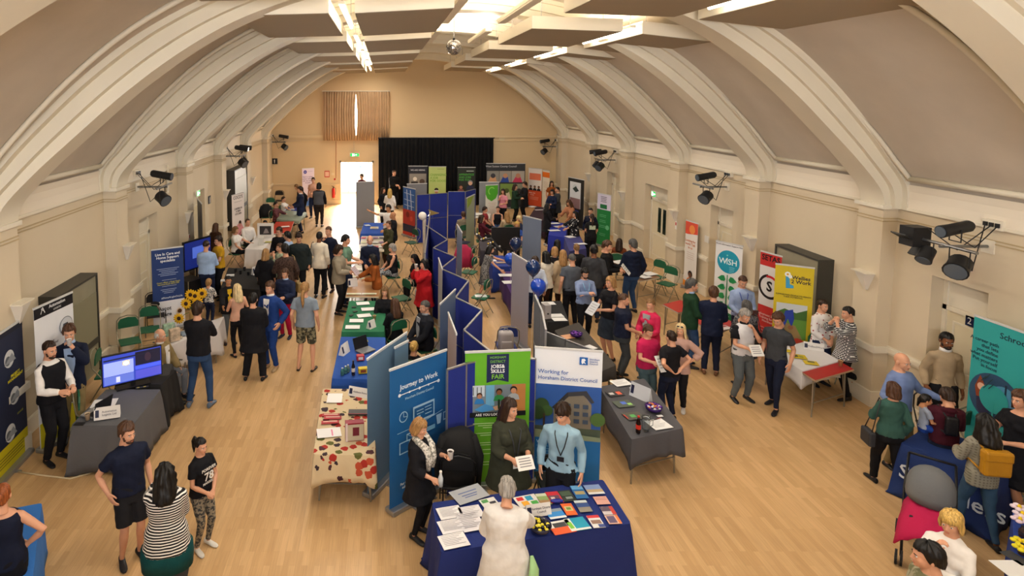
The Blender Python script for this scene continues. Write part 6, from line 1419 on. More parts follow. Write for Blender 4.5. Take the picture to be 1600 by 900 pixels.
# right bottom corner table with flowers
ctr, a, b_, c, d = table('table under blue cloth at the bottom right corner', ((1590, 1060), (1710, 1000), (1583, 800)), cl='#1a3a8c', drop=.7, clabel='blue cloth on table at the bottom right corner', wave=.012)
def flower(px, py, z, col, label, group, n=5, r=.05, c2='#e8c820'):
    p = onz(px, py, z); root = thing('flower', label, 'flower', p, 0, group)
    for i in range(n): a_ = 2 * math.pi * i / n; MB().ell((r * math.cos(a_), r * math.sin(a_), 0), (r * .62, r * .62, .02), 10, 6).build('petal', mat('petal ' + col, col, .7), root, smooth=True)
    MB().ell((0, 0, .01), (r * .35, r * .35, .025)).build('flower_centre', mat('petal ' + c2, c2, .7), root)
for px, py, z, c_, l in ((1593, 793, .95, '#e0d0dc', 'pink white felt flower at top of the right edge bunch'), (1597, 803, .92, '#e0d0dc', 'second pink white felt flower of the right edge bunch'), (1594, 812, .9, '#d8c4d4', 'lower pink white felt flower of the right edge bunch'), (1594, 846, .86, '#d8cc20', 'bright yellow felt flower at the right edge'), (1597, 856, .86, '#d8cc20', 'lower bright yellow felt flower at the right edge')): flower(px, py, z, c_, l, 'felt flowers at the right edge')
paper(1590, 893, .3, .3, 0, '#e0e0e0', 'white sheet on the bottom right corner table'); paper(1587, 872, .14, .2, 10, '#3a3c40', 'dark leaflet on the bottom right corner table', name='leaflet')
for i, (px, py) in enumerate(((1597, 838), (1596, 866))): bottle(px, py, ['small dark jar behind yellow felt flowers', 'small dark jar before the dark leaflet at right edge'][i], '#3a2c2c', '#20202a', hgt=.12)

# ---- left side
table('folding table under the black and grey cloths with the monitor', ((112, 664), (207, 664), (166, 608)), cl='#5a5b60', drop=.68, clabel='grey tablecloth on near end of the monitor table')
table('folding table with black cloth joining the monitor table', ((180, 598), (252, 600), (207, 576)), cl='#1b1b1d', drop=.66, clabel='black tablecloth in the middle of the monitor stand')
table('small folding table with grey cloth behind the monitor', ((214, 586), (264, 586), (222, 568)), cl='#404044', drop=.5, clabel='grey tablecloth at far end of the monitor stand')
p = onz(208, 600, .78); root = thing('monitor', 'large widescreen monitor showing video call windows on left stand', 'monitor', p + Vector((0, 0, -.01)), R(33)); root.scale = (.76,) * 3
MB().b2(-.62, .62, -.01, .05, .08, .76).build('bezel', mat('monitor black', '#101012', .3), root)
sc = MB().b2(-.60, .60, -.014, -.01, .10, .74).build('screen', mat('lit screen', '#2c3c9c', .3, emit=.9), root)
for x0, x1, z0, z1, c_, e in ((-.58, .02, .30, .60, '#8a98d8', 1.0), (-.58, .02, .12, .29, '#5a6cc0', .9), (.06, .59, .42, .72, '#1a1c34', .5), (.06, .59, .12, .30, '#4a4cb8', .9), (-.2, -.06, .48, .58, '#d8d8f0', 1.2), (-.52, -.40, .32, .42, '#2c3478', .6), (-.52, -.44, .14, .26, '#20285c', .5), (-.34, -.26, .14, .26, '#b8bce8', 1), (.10, .2, .14, .26, '#20203c', .4), (.24, .34, .14, .26, '#5a3c4c', .5), (.38, .48, .14, .26, '#2a2a40', .5), (-.58, .5, .64, .67, '#20243c', .5), (.06, .59, .33, .40, '#3a4cf0', 1.4)):
    MB().b2(x0, x1, -.0165 - e * .001, -.014, z0, z1).build('screen_window', mat('lit window ' + c_, c_, .3, emit=e * .8), sc)
m = MB(); m.ell((.32, -.017, .57), (.07, .004, .1), 12, 8); m.build('screen_figure', mat('lit window fig', '#3a2c40', .3, emit=.3), sc)
m = MB(); n = 20; m.tube([(-.13 + .07 * math.cos(2 * math.pi * i / n), -.018, .53 + .055 * math.sin(2 * math.pi * i / n)) for i in range(n + 1)], .008, 5); m.build('screen_ring', mat('lit window ring', '#c8b060', .3, emit=.6), sc)
MB().b2(-.05, .05, .0, .04, .0, .1).build('stand_neck', BLKMETAL, root); MB().b2(-.35, .35, -.12, .12, -.015, .0).build('stand_foot', BLKMETAL, root)
p = onz(148, 642, .765); root = thing('laptop', 'open silver laptop on the monitor stand', 'laptop', onz(149, 644, .765), R(250)); MB().b2(-.17, .17, -.12, .12, 0, .018).build('keyboard_base', mat('laptop silver', '#8a8a88', .35), root); MB().b2(-.15, .15, -.02, .1, .018, .021).build('keys', BLKMETAL, root); o = MB().b2(-.17, .17, 0, .01, 0, .24).build('screen', mat('laptop black', '#1c1c20', .3), root); o.location = (0, .12, .012); o.rotation_euler.x = R(-15)
paper(163, 630, .36, .26, 10, '#e4e2de', 'white papers behind the silver laptop', z=.765); cup(137, 656, 'paper cup beside the silver laptop', z=.765, col='#c0a888'); paper(124, 663, .14, .08, 0, '#1a1a1c', 'black phone at front of the monitor stand', z=.765, name='phone', th=.012)
tent(168, 652, 18, 'Automation\nLogistic Ltd', 'white name card reading Automation on the monitor stand', .36, .17, z=.765, size=.042)
paper(222, 605, .2, .06, 20, '#2a2a20', 'small yellow marked card on the black tablecloth', z=.765, name='card_stack', deco=[(.1, .2, .3, .8, '#b8a840'), (.6, .2, .8, .8, '#b8a840')])
cable = MB().tube([onz(28, 737, .01), onz(60, 742, .01), onz(110, 748, .01), onz(138, 740, .01), onz(158, 728, .01)], .012, 6).build('power_cable', mat('cream cable', '#d8c8a8', .5), None, smooth=True); tag(cable, 'cream power cable on the floor before the monitor stand', 'cable')
chair(onz(143, 694), 120, 'green folding chair behind near end of the monitor stand'); chair(onz(170, 620), 100, 'green folding chair behind the monitor near cupboard')
chair(onz(204, 565), 30, 'green folding chair left of the blue care banner by the wall'); chair(onz(235, 545), 20, 'green folding chair beside the blue care banner'); chair(onz(244, 520), 20, 'black chair behind the blue care banner', col='#141416')
# care stand
table('folding table under the white cloth with sunflowers', ((262, 541), (341, 512), (276, 520)), cl='#d8d4d4', drop=.5, clabel='white tablecloth under the vase of sunflowers')
p = onz(301, 497, .765); root = thing('vase', 'straw coloured vase of sunflowers on the care stand table', 'vase', onz(302, 508, .765)); MB().lathe((0, 0, 0), [(.07, 0), (.08, .1), (.07, .26), (.08, .3), (.06, .3)], 16).build('vase_body', mat('straw vase', '#a8844c', .8, bump=.3), root, smooth=True)
vp = root.location.copy()
def sunflower(px, py, k):
    t = ony(px, py, vp.y - .08); root = thing('sunflower', ['sunflower at upper left of the vase', 'sunflower at the lower left of the vase', 'sunflower in the middle of the vase', 'sunflower at the right of the vase', 'large sunflower at the lower right of the vase', 'low sunflower against the banner'][k], 'flower', t, 0, 'sunflowers in the vase')
    for i in range(13): a_ = 2 * math.pi * i / 13; m = MB(); m.ell((.075 * math.cos(a_), -.02, .075 * math.sin(a_)), (.045, .008, .02), 8, 6, Matrix.Rotation(-a_, 3, 'Y')); m.build('petal', mat('sunflower petal', '#e0ac14', .7), root, smooth=True)
    MB().ell((0, -.025, 0), (.042, .02, .042), 12, 8).build('flower_centre', mat('sunflower centre', '#3c2210', .9), root); v = vp + Vector((0, 0, .28)) - t; MB().tube([(0, -.01, 0), v * .5 + Vector((0, .03, .03)), v], .007, 6).build('stem', mat('stem green', '#4a6a2c', .7), root)
for k, (px, py) in enumerate(((298, 460), (291, 474), (305, 462), (316, 458), (309, 471), (280, 497))): sunflower(px, py, k)
for px, py, rz, c_, l in ((287, 521, 20, '#7a8a9c', 'grey blue leaflets on the white care table'), (276, 526, 30, '#c8b8a0', 'beige leaflet near the seated old man'), (295, 512, 0, '#1c1c20', 'black tablet near the vase of sunflowers')): paper(px, py, .2, .26, rz, c_, l, z=.765, name='leaflet')
for px, py, w, c_, l in ((262, 512, .22, '#9ab8a0', 'pale green gift bag at left end of the care table'), (271, 520, .2, '#c8b49c', 'patterned gift bag in front of the pale green one')):
    root = thing('gift_bag', l, 'bag', onz(px + 2, py + 12, .765), R(40)); MB().b2(-w / 2, w / 2, -.05, .05, 0, .24).build('bag_body', mat('gift bag ' + c_, c_, .6, vary=.4, vscale=12), root); MB().tube([(-.05, 0, .24), (-.03, 0, .32), (.03, 0, .32), (.05, 0, .24)], .005, 5).build('handle', PAPER, root)
root = thing('teddy_toy', 'maroon and black soft toy sitting beside the care banner', 'toy', onz(244, 520) + Vector((0, 0, .455))); MB().ell((0, 0, .09), (.09, .08, .1)).build('toy_body', mat('toy maroon', '#5c1428', .9), root, smooth=True); MB().ell((0, 0, .24), (.11, .07, .06)).build('toy_hat', mat('toy black', '#17151a', .9), root, smooth=True)
# tv and black table beyond
root = thing('television', 'television on a tall black stand by the left wall', 'television', Vector((-5.05, 16.3, 0)), R(62)); MB().b2(-.5, .5, -.03, .03, .95, 1.75).build('bezel', mat('monitor black', '#101012', .3), root); MB().b2(-.47, .47, -.034, -.03, .99, 1.71).build('screen', mat('lit tv screen', '#16246c', .3, emit=.5), root); MB().b2(-.2, .25, -.037, -.034, 1.25, 1.55).build('screen_window', mat('lit tv window', '#4a64c0', .3, emit=.5), root)
MB().tube([(0, .03, 0), (0, .03, 1.2)], .03, 8).build('stand_pole', BLKMETAL, root); MB().b2(-.3, .3, -.25, .25, 0, .04).build('stand_base', BLKMETAL, root); MB().b2(-.25, .25, -.2, .2, .6, .63).build('shelf', BLKMETAL, root)
root = thing('flight_case', 'black flight case with metal edges under the television', 'case', onz(297, 478), R(60)); MB().b2(-.25, .25, -.25, .25, .04, .75).build('case_body', mat('case black', '#1a1a1c', .5), root)
m = MB()
for x in (-.25, .25):
    for y in (-.25, .25): m.b2(x - .015, x + .015, y - .015, y + .015, 0, .76)
m.build('edge_rail', CHROME, root)
table('folding table under the black cloth before man in mustard polo', ((345, 449), (404, 452), (357, 418)), cl='#17171a', drop=.5, clabel='black tablecloth before the man in mustard polo')
tent(401, 428, 50, '', 'white folded card on the black tablecloth left of woman in black', .3, .22)
for px, py, l in ((360, 431, 'white cups at left on the black tablecloth'), (351, 439, 'white card at front left on the black tablecloth')): paper(px, py, .2, .12, 10, '#d8d8d8', l, th=.03, name='card_stack')
for i, (px, py) in enumerate(((368, 425), (376, 428), (382, 423), (388, 430))): cup(px, py, ['dark glass jar at left of the row on black tablecloth', 'second dark jar on the black tablecloth', 'third dark jar on the black tablecloth', 'dark jar at right of the row on black tablecloth'][i], col='#2a2a2c')
table('table under the white cloth where two people sit', ((383, 389), (412, 390), (404, 366)), cl='#dcd8d6', drop=.62, clabel='long white tablecloth where two people in white sit')
root = thing('picture_frame', 'white framed black photograph standing on the long white tablecloth', 'picture', onz(415, 371, .75), R(0)); MB().b2(-.28, .28, -.01, .02, 0, .5).build('frame', mat('white frame', '#e0dcd8', .5), root); MB().b2(-.2, .2, -.014, -.01, .1, .4).build('photograph', mat('dark photo', '#2a2426', .5), root); m = MB(); m.prism([(-.08, .14), (.0, .32), (.06, .30), (.12, .16)], -.018, -.014); m.build('photo_figure', mat('grey photo', '#8a8080', .5), root)
paper(420, 378, .25, .2, 0, '#b8b060', 'yellow leaflet on the long white tablecloth', name='leaflet')
root = thing('carafe', 'white paper bag on the long white tablecloth', 'bag', onz(408, 383, .75)); root.name = 'paper_bag'; MB().b2(-.08, .08, -.05, .05, 0, .25).build('bag_body', mat('white paper bag', '#d8d4cc', .7), root); MB().b2(-.08, .08, -.052, .052, .25, .28).build('folded_top', PAPER, root)
table('red topped table in the far left of the hall', ((422, 364), (453, 363), (431, 346)), top='#b8281c', edge='#d8ccc0'); paper(446, 354, .3, .22, 20, '#e4dcdc', 'white paper with dark cover on the far red table')
table('table with grey green patterned cover near far left corner', ((433, 341), (467, 345), (447, 328)), top='#8a9488', cl='#8f9a8c', drop=.1, clabel='grey green patterned cloth near far left corner')
table('far table with blue cloth near the lilac banner', ((446, 329), (466, 330), (452, 322)), cl='#24348c', drop=.15, clabel='blue cloth on the farthest table near the lilac banner'); paper(455, 327, .3, .2, 0, '#d8dce4', 'white papers on the farthest blue cloth')
for px, py, rz, c_, l in ((416, 355, 20, '#1c5c40', 'green folding chair left of the far red table'), (423, 340, 10, '#1c5c40', 'green folding chair behind the plaid seated woman'), (436, 327, 0, '#141416', 'black chair in far left corner')): chair(onz(px, py), rz, l, col=c_)
# chairs in the left centre row
for px, py, rz, l, c_ in ((643, 398, -60, 'green folding chair beside the bridge banner', '#1d4a38'), (627, 492, -60, 'green folding chair behind the red coat woman', '#1c5c40'), (751, 490, -120, 'green folding chair with white paper beside blue boards', '#1c5c40'), (733, 448, -120, 'green folding chair beyond the one holding white paper', '#1c5c40'), (724, 398, 60, 'blue folding chair among the far blue boards', '#20203c'), (730, 430, -120, 'green folding chair holding the pink red jacket', '#1c5c40'), (948, 668, 60, 'teal green chair tucked beside the grey tablecloth', '#1f6a5c'), (714, 800, 175, 'black chair with draped coat behind the front council table', '#141416'), (862, 800, 180, 'black chair behind the right half of the front council table', '#141416')): chair(onz(px, py), rz, l, col=c_)
q = onz(751, 490); q = proj((q.x, q.y, .465)); paper(q[0], q[1], .3, .2, 0, '#e0e0e0', 'white paper lying on the green folding chair seat', z=.465)
def draped(px, py, col, label, z0=.35, z1=1.0, w=.24):
    p = onz(px, py); root = thing('jacket', label, 'jacket', p); m = MB(); m.stack([(0, 0, z0, w * .9, .18), (0, .02, (z0 + z1) / 2, w, .17), (0, .05, z1 - .1, w * .9, .12), (0, .06, z1, w * .5, .06)], 20)
    for v in m.bm.verts: v.co.x += .02 * math.sin(v.co.z * 17 + v.co.y * 20); v.co.y += .02 * math.sin(v.co.x * 25)
    m.build('jacket_body', mat('jacket ' + col, col, .85, bump=.3, bscale=8), root, smooth=True)
    for s in (-1, 1): MB().tube([(s * w * .7, .02, z1 - .08), (s * w * 1.05, -.02, (z0 + z1) / 2), (s * w * .95, -.04, z0 - .05)], [.06, .055, .045], 10).build('sleeve', mat('jacket ' + col, col, .85, bump=.3, bscale=8), root, smooth=True)
draped(724, 433, '#a01c44', 'pink red jacket hung over a green folding chair'); draped(715, 798, '#121214', 'black coat draped on the chair behind the front council table', z0=.45, z1=1.12, w=.27)
draped(604, 345, '#14182c', 'dark coat piled behind the royal blue cloth table', z0=.05, z1=.85); draped(416, 355, '#141418', 'black coat on a green chair near the far red table', z0=.45, z1=1.0)
root = thing('rucksack', 'pale grey rucksack standing behind the green fair banner', 'bag', onz(790, 548, .45)); m = MB(); m.box((0, 0, .2), (.30, .22, .42), None, .06); m.build('bag_body', mat('grey rucksack', '#a8a4a8', .7), root, smooth=True); m = MB(); m.box((0, -.12, .14), (.22, .06, .2), None, .02); m.build('front_pocket', mat('grey rucksack', '#a8a4a8', .7), root, smooth=True); MB().tube([(-.05, 0, .41), (-.03, 0, .46), (.03, 0, .46), (.05, 0, .41)], .008, 6).build('handle', FRAME, root)
chair(onz(790, 572), 180, 'blue chair behind the green fair banner holding the rucksack', col='#20347c')
# balloons
balloon(onz(833, 418, 1.9), .16, '#0c2c5c', 'dark blue balloon, upper one beside the grey boards'); balloon(onz(841, 448, 1.65), .16, '#0f3fae', 'bright blue balloon, lower one beside the grey boards'); balloon(onz(806, 381, 1.6), .17, '#10244c', 'dark blue balloon in front of the black screen'); balloon(onz(797, 405, 1.4), .15, '#1448b8', 'bright blue balloon behind the pale grey banner back')
for px, py in (): pass
# fairy light garland over the dark table
table('small dark cloth table under the bauble garland', ((751, 391), (778, 391), (749, 376)), cl='#34303a', drop=.4, clabel='dark cloth under the bauble garland')
rnd = random.Random(5); p = onz(764, 380, .98); root = thing('tinsel_garland', 'dark garland with gold and silver baubles in the centre aisle', 'decoration', p)
MB().tube([(-.4, 0, .3), (-.2, -.05, .1), (.05, 0, .15), (.25, -.1, -.1), (.4, -.1, -.25)], .05, 8).build('garland', mat('dark tinsel', '#2c2c30', .5, bump=1, bscale=60), root, smooth=True)
for i in range(12): t = i / 11; MB().ell((-.4 + .8 * t, -.07, .3 - .5 * t + .08 * math.sin(i * 2.1)), (.035, .035, .035), 10, 8).build('bauble', mat('bauble ' + ('g' if i % 2 else 's'), '#d8b860' if i % 2 else '#e0dcd8', .2, .5), root, smooth=True)
# ------------------------------------------------------------------ the people
P = person
# left foreground
v = P('man in black waistcoat and white shirt facing right by the left wall', head=(72, 533), foot=(86, 720), face=65, top=('shirt', 'white'), over=('waistcoat', 'black'), bot=('trousers', 'black'), hair=('fade', 'dbrown'), beard='dbrown', L='hold', Rr='hold', g=1.05)
c_man = P('man in navy blazer drinking from a paper cup by the left wall', head=(102, 503), foot=(116, 688), face=25, top=('blazer', 'dnavy'), bot=('trousers', 'khaki'), hair=('side', 'brown'), L='mouth', Rr='holdlow', g=1.08)
w0 = P('woman in sleeveless navy top, hand on hip, at bottom left corner', head=(2, 757), face=200, h=1.70, fem=1, top=('tank', 'dnavy'), bot=('trousers', 'black'), hair=('bun', 'ginger'), L='down', Rr='hip', g=1.25)
P('bearded man in navy polo and dark shorts looking right', head=(196, 660), foot=(206, 876), face=40, turn=20, top=('polo', 'dnavy'), bot=('shorts', 'offblack'), hair=('side', 'brown'), beard='brown', L='down', Rr='pocket', shoes=('trainer', 'black'), g=1.12)
sw = P('woman in black and white striped top with long dark hair, hand at mouth', head=(257, 727), face=-165, h=1.64, fem=1, top=('crop34', ('stripes', 'black', 'white')), over=None, bot=('trousers', 'black'), hair=('curly', 'black'), L='mouth', Rr='crosslow', g=1.3)
girl = P('girl in black jersey numbered 78 with ponytail', head=(304, 684), foot=(318, 857), h=1.45, face=55, fem=1, top=('tee', 'black'), bot=('slim', ('mottle', 'dgrey', 'stone')), hair=('pony', 'black'), L='clasp', Rr='clasp', shoes=('trainer', '#d8d4cc'), pose='stand')
P('man in black jumper and blue jeans seen from behind, legs apart', head=(307, 472), foot=(313, 634), face=178, top=('jumper', 'black'), bot=('jeans', 'jeans'), hair=('side', 'dbrown'), L='fold', Rr='foldu', pose='wide', shoes=('trainer', '#5a6a80'), g=1.12)
old = P('elderly bald man in khaki jacket sitting in a wheelchair', head=(250, 514), face=75, h=1.72, pose='sit', top=('jacket', 'khaki'), bot=('trousers', 'grey'), hair=('bald', 'white'), L='lap', Rr='lap', g=1.1, z0=.02)
P('woman in black jacket and yellow top beside the white care table', head=(361, 431), foot=(359, 536), face=25, fem=1, top=('jacket', 'black'), bot=('jeans', 'gjeans'), hair=('tied', 'black'), L='down', Rr='reach', skin='tan', shoes=('flat', '#2a1c1c'))
P('small fair haired boy in patterned shirt at the care table', head=(326, 437), face=170, h=1.12, top=('shirt', ('mottle', 'white', 'grey')), bot=('trousers', 'navy'), hair=('crop', 'sandy'), L='hold', Rr='hold')
P('woman with long pale blonde hair in sleeveless pink top', head=(384, 444), foot=(373, 556), face=-145, fem=1, top=('tank', 'peach'), bot=('slim', 'black'), hair=('long', 'pblonde'), L='hold', Rr='down', shoes=('flat', 'black'))
P('broad person all in black with short black hair seen from behind', head=(397, 458), foot=(398, 593), face=178, top=('tunic', 'black'), bot=('loose', 'black'), hair=('short', 'black'), L='holdlow', Rr='holdlow', pose='wide', g=1.28)
P('young man in bright blue suit and white shirt beside person in black', head=(413, 440), foot=(424, 576), face=-25, top=('blazer', 'suitblue'), bot=('trousers', 'suitblue'), hair=('side', 'brown'), L='pocket', Rr='holdlow', shoes=('shoe', '#a88c68'))
P('smiling man in blue quilted jacket and red trousers', head=(423, 420), foot=(447, 527), face=-15, top=('puffer', 'navy'), bot=('trousers', 'crimson'), hair=('side', 'brown'), L='hold', Rr='pocket', shoes=('shoe', '#1c2438'))
P('man with ponytail in grey t shirt and camouflage shorts from behind', head=(482, 441), foot=(478, 578), face=172, top=('tee', '#7d8894'), bot=('shorts', ('camo', '#8a8468', '#3c3a30')), hair=('lowpony', 'sandy'), L='down', Rr='down', shoes=('sandal', '#3a2c20'), stance=.06, g=1.05)
P('man in pale blue shirt and dark trousers seen from behind by television', head=(322, 376), face=178, h=1.80, top=('shirt', 'lblue'), bot=('trousers', 'navy'), hair=('fade', 'dbrown'), L='hold', Rr='hold', g=1.25)
P('man in mustard polo shirt and glasses facing left', head=(341, 369), face=-50, h=1.76, top=('polo', 'mustard'), bot=('trousers', 'black'), hair=('side', 'dbrown'), L='hold', Rr='hold', glasses=1, g=1.12)
P('brown haired woman turned away behind the man in mustard', head=(337, 349), face=160, h=1.62, fem=1, top=('cardigan', 'dbrown'), bot=('trousers', 'black'), hair=('mid', 'brown'))
P('seated woman in white top and black trousers facing right', head=(368, 354), face=80, h=1.7, pose='sit', fem=1, top=('tee', 'white'), bot=('trousers', 'black'), hair=('bob', 'lbrown'), L='reach', Rr='lap', z0=.05, g=1.1)
P('seated man in white shirt leaning back beside the long white tablecloth', head=(387, 342), face=35, h=1.76, pose='sit', top=('shirt', 'white'), bot=('trousers', 'black'), hair=('thin', 'brown'), L='lap', Rr='lap', z0=.05)
P('dark haired person sitting behind the white framed photograph', head=(414, 344), face=5, h=1.66, pose='sit', fem=1, top=('tee', 'white'), bot=('trousers', 'black'), hair=('tied', 'black'), L='lap', Rr='lap', z0=.05)
P('man in glasses and black jumper standing at the long white tablecloth', head=(436, 355), face=-25, h=1.76, top=('jumper', 'black'), bot=('trousers', 'black'), hair=('side', 'dbrown'), glasses=1, L='down', Rr='holdlow')
P('dark haired man in pale shirt turned towards the man in glasses', head=(449, 362), face=-110, h=1.74, top=('shirt', 'lblue'), bot=('trousers', 'navy'), hair=('side', 'black'))
P('woman in sage green top eating, hand at mouth', head=(437, 380), face=-60, h=1.66, fem=1, top=('blouse', 'sage'), bot=('trousers', 'dbrown'), hair=('tied', 'brown'), L='chin', Rr='mouth')
P('dark haired man in brown patterned shirt turned away', head=(450, 380), foot=(447, 500), face=-150, top=('jumper', ('mottle', '#2c1c1a', '#4a3830')), bot=('trousers', 'dnavy'), hair=('side', 'black'), L='hold', Rr='down', g=1.1)
P('tall man in dark green anorak looking down', head=(471, 364), foot=(468, 468), face=5, nod=25, top=('jacket', '#1e2628'), bot=('trousers', 'black'), hair=('side', 'dbrown'), g=1.25)
P('dark haired woman in white jacket with shoulder bag from behind', head=(497, 362), foot=(500, 465), face=170, fem=1, top=('blazer', 'cream'), bot=('trousers', 'black'), hair=('tied', 'black'), skin='brown', L='hold', Rr='down')
P('balding man in navy jumper with hand on chin', head=(506, 354), foot=(514, 455), face=-25, top=('jumper', 'dnavy'), bot=('trousers', 'black'), hair=('fade', 'brown'), L='down', Rr='chin', shoes=('shoe', '#2a1810'))
gj = P('brown haired man in grey stone jacket reading a leaflet', head=(531, 383), foot=(530, 490), face=75, nod=22, top=('jacket', 'stone'), bot=('trousers', 'black'), hair=('bob', 'dbrown'), L='hold', Rr='hold', g=1.15)
P('man in green t shirt and jeans beyond the grey stone jacket', head=(542, 367), foot=(541, 478), face=75, top=('tee', '#5f7f6c'), bot=('jeans', 'djeans'), hair=('side', 'black'), L='hold', Rr='hold')
P('woman in black top with blonde tipped hair seen from behind', head=(415, 389), face=172, h=1.66, fem=1, top=('tunic', 'black'), bot=('trousers', 'black'), hair=('mid', 'sandy'), g=1.15)
P('man in dark navy suit standing by the far red table', head=(465, 290), foot=(470, 364), face=-70, top=('blazer', 'navy'), bot=('trousers', 'navy'), hair=('side', 'dbrown'), L='holdlow', Rr='holdlow')
P('person in black bending over the farthest table', head=(461, 289), face=-60, h=1.72, lean=38, fem=1, top=('jumper', 'black'), bot=('trousers', 'black'), hair=('bob', 'lbrown'), L='table', Rr='table')
P('person in grey padded gilet over black sleeves from behind, far left', head=(497, 286), foot=(499, 354), face=176, top=('jumper', 'black'), over=('gilet', '#55565c'), bot=('trousers', '#2c2624'), hair=('bob', 'black'), L='hold', Rr='down', g=1.15)
P('person in pale pink top facing out beside the lilac banner', head=(492, 277), foot=(490, 341), face=-10, fem=1, top=('tee', 'peach'), bot=('trousers', 'navy'), hair=('tied', 'dbrown'), L='hold', Rr='down')
P('seated woman in maroon plaid shirt at the patterned cover table', head=(431, 315), face=80, h=1.66, pose='sit', fem=1, top=('blouse', ('check', '#5a2c34', '#8a5a58')), bot=('trousers', 'black'), hair=('tied', 'black'), L='reach', Rr='lap', z0=.05)
P('seated person in white top near far left corner', head=(443, 307), face=80, h=1.66, pose='sit', fem=1, top=('tee', 'white'), bot=('trousers', 'black'), hair=('tied', 'dbrown'), L='reach', Rr='reach', z0=.05)
# left centre row, behind the tables
P('dark haired person behind the grey banner back in the doorway', head=(565, 272), face=-30, h=1.74, top=('jumper', 'maroon'), bot=('trousers', 'black'), hair=('side', 'black'))
P('man in black clothing in front of the black stage curtain', head=(616, 266), face=30, h=1.95, top=('jacket', '#0e0e10'), bot=('trousers', 'black'), hair=('fade', 'brown'), L='holdlow', Rr='hold', g=1.3)
P('brown haired woman in black jacket near the stage curtain', head=(599, 293), face=50, h=1.66, fem=1, top=('blazer', 'black'), bot=('trousers', 'black'), hair=('long', 'dbrown'))
P('woman with long blonde hair in white top from behind', head=(609, 295), face=175, h=1.68, fem=1, top=('blouse', 'white'), bot=('trousers', 'black'), hair=('long', 'blonde'), L='hold', Rr='down')
P('dark haired man in white t shirt pointing left', head=(607, 320), face=-30, h=1.76, top=('tee', 'white'), bot=('trousers', 'black'), hair=('side', 'black'), skin='tan', L='hold', Rr='point', g=1.05)
P('bald man in dark suit beside the pointing man', head=(614, 331), face=-80, h=1.76, top=('blazer', 'black'), bot=('trousers', 'black'), hair=('none', 'black'), skin='tan', L='hold', Rr='hold')
P('short haired woman in olive top next to bald man in suit', head=(607, 345), face=-50, h=1.64, fem=1, top=('tunic', 'olive'), bot=('trousers', 'dbrown'), hair=('short', 'brown'), L='holdlow', Rr='down')
P('bald man in navy jumper with pale collar behind the pale table', head=(578, 368), face=0, h=1.80, top=('jumper', 'dnavy'), bot=('trousers', 'black'), hair=('none', 'grey'), L='holdlow', Rr='holdlow', g=1.2)
P('woman in rust brown jacket turned left over the leaflets', head=(581, 398), face=-85, h=1.60, lean=10, fem=1, top=('jacket', 'rust'), bot=('jeans', 'djeans'), hair=('mid', 'black'), skin='tan', L='hold', Rr='reach')
P('grey haired woman in sleeveless black top, bare arms', head=(613, 381), face=-75, h=1.68, pose='sit', fem=1, top=('tank', 'black'), bot=('trousers', ('mottle', 'dgrey', 'lgrey')), hair=('fringebob', 'grey'), L='lap', Rr='lap', z0=.12, g=1.2)
P('person in dark patterned coat leaning behind the grey haired woman', head=(646, 398), face=-70, h=1.68, pose='sit', lean=15, fem=1, top=('jacket', 'black'), bot=('trousers', 'black'), hair=('mid', 'black'), L='lap', Rr='lap', z0=.05, g=1.2)
rc = P('woman in red coat drinking from a white cup', head=(663, 405), face=-75, h=1.68, fem=1, top=('coat', 'red'), bot=('trousers', 'black'), hair=('bob', 'black'), L='mouth', Rr='mouth', g=1.35)
P('seated woman with long brown hair in black beside the green table', head=(601, 448), face=-5, h=1.68, pose='sit', fem=1, top=('jumper', 'black'), bot=('trousers', 'black'), hair=('long', 'lbrown'), L='lap', Rr='lap', z0=.05)
P('seated woman in black with long brown hair turned away', head=(617, 467), face=-150, h=1.66, pose='sit', fem=1, top=('jumper', 'black'), bot=('trousers', 'black'), hair=('long', 'brown'), L='lap', Rr='lap', z0=.05)
P('seated man in dark suit with greying hair beside the blue boards', head=(664, 470), face=-65, h=1.80, pose='sit', top=('blazer', '#1c1e26'), bot=('trousers', 'black'), hair=('fade', 'dgrey'), L='lap', Rr='lap', z0=.08, g=1.15)
P('seated blonde woman with black hair band behind the Journey to Work banner', head=(647, 533), face=160, h=1.60, pose='sit', fem=1, top=('jumper', 'black'), bot=('trousers', 'black'), hair=('bun', 'blonde'), L='lap', Rr='lap', z0=.0)
# centre aisle
P('woman in grey patterned dress leaning across and pointing right', head=(746, 387), foot=(757, 468), face=80, lean=14, fem=1, top=('dress', ('mottle', '#8a8784', '#3f3e40')), bot=('none', ''), hair=('mid', 'black'), L=((.30, -.56, 1.32), (.3, .3, -1), 0), Rr='reach', pose='walk', shoes=('flat', 'black'))
P('woman in pink top by the leaf banner, hand at her face', head=(786, 295), face=-30, h=1.68, fem=1, top=('tee', 'pink'), bot=('trousers', 'black'), hair=('long', 'dbrown'), L='hold', Rr='chin')
P('woman in dark green top with brown hair before the photo wall', head=(805, 288), face=60, h=1.68, fem=1, top=('cardigan', 'dgreen'), bot=('trousers', 'black'), hair=('mid', 'dbrown'), L='hold', Rr='hold', g=1.1)
P('person in black standing at right end of the photo wall', head=(820, 284), face=-80, h=1.74, top=('coat', 'black'), bot=('trousers', 'black'), hair=('side', 'dbrown'), L='hold', Rr='hold')
P('seated woman in black vest top below the leaf banner', head=(778, 322), face=-15, h=1.68, pose='sit', fem=1, top=('tank', 'black'), bot=('jeans', 'jeans'), hair=('tied', 'dbrown'), L='lap', Rr='lap', z0=.1)
P('seated woman in maroon with dark hair facing right', head=(753, 336), face=85, h=1.70, pose='sit', fem=1, top=('jumper', 'maroon'), bot=('trousers', 'black'), hair=('mid', 'dbrown'), L='lap', Rr='reach', z0=.1)
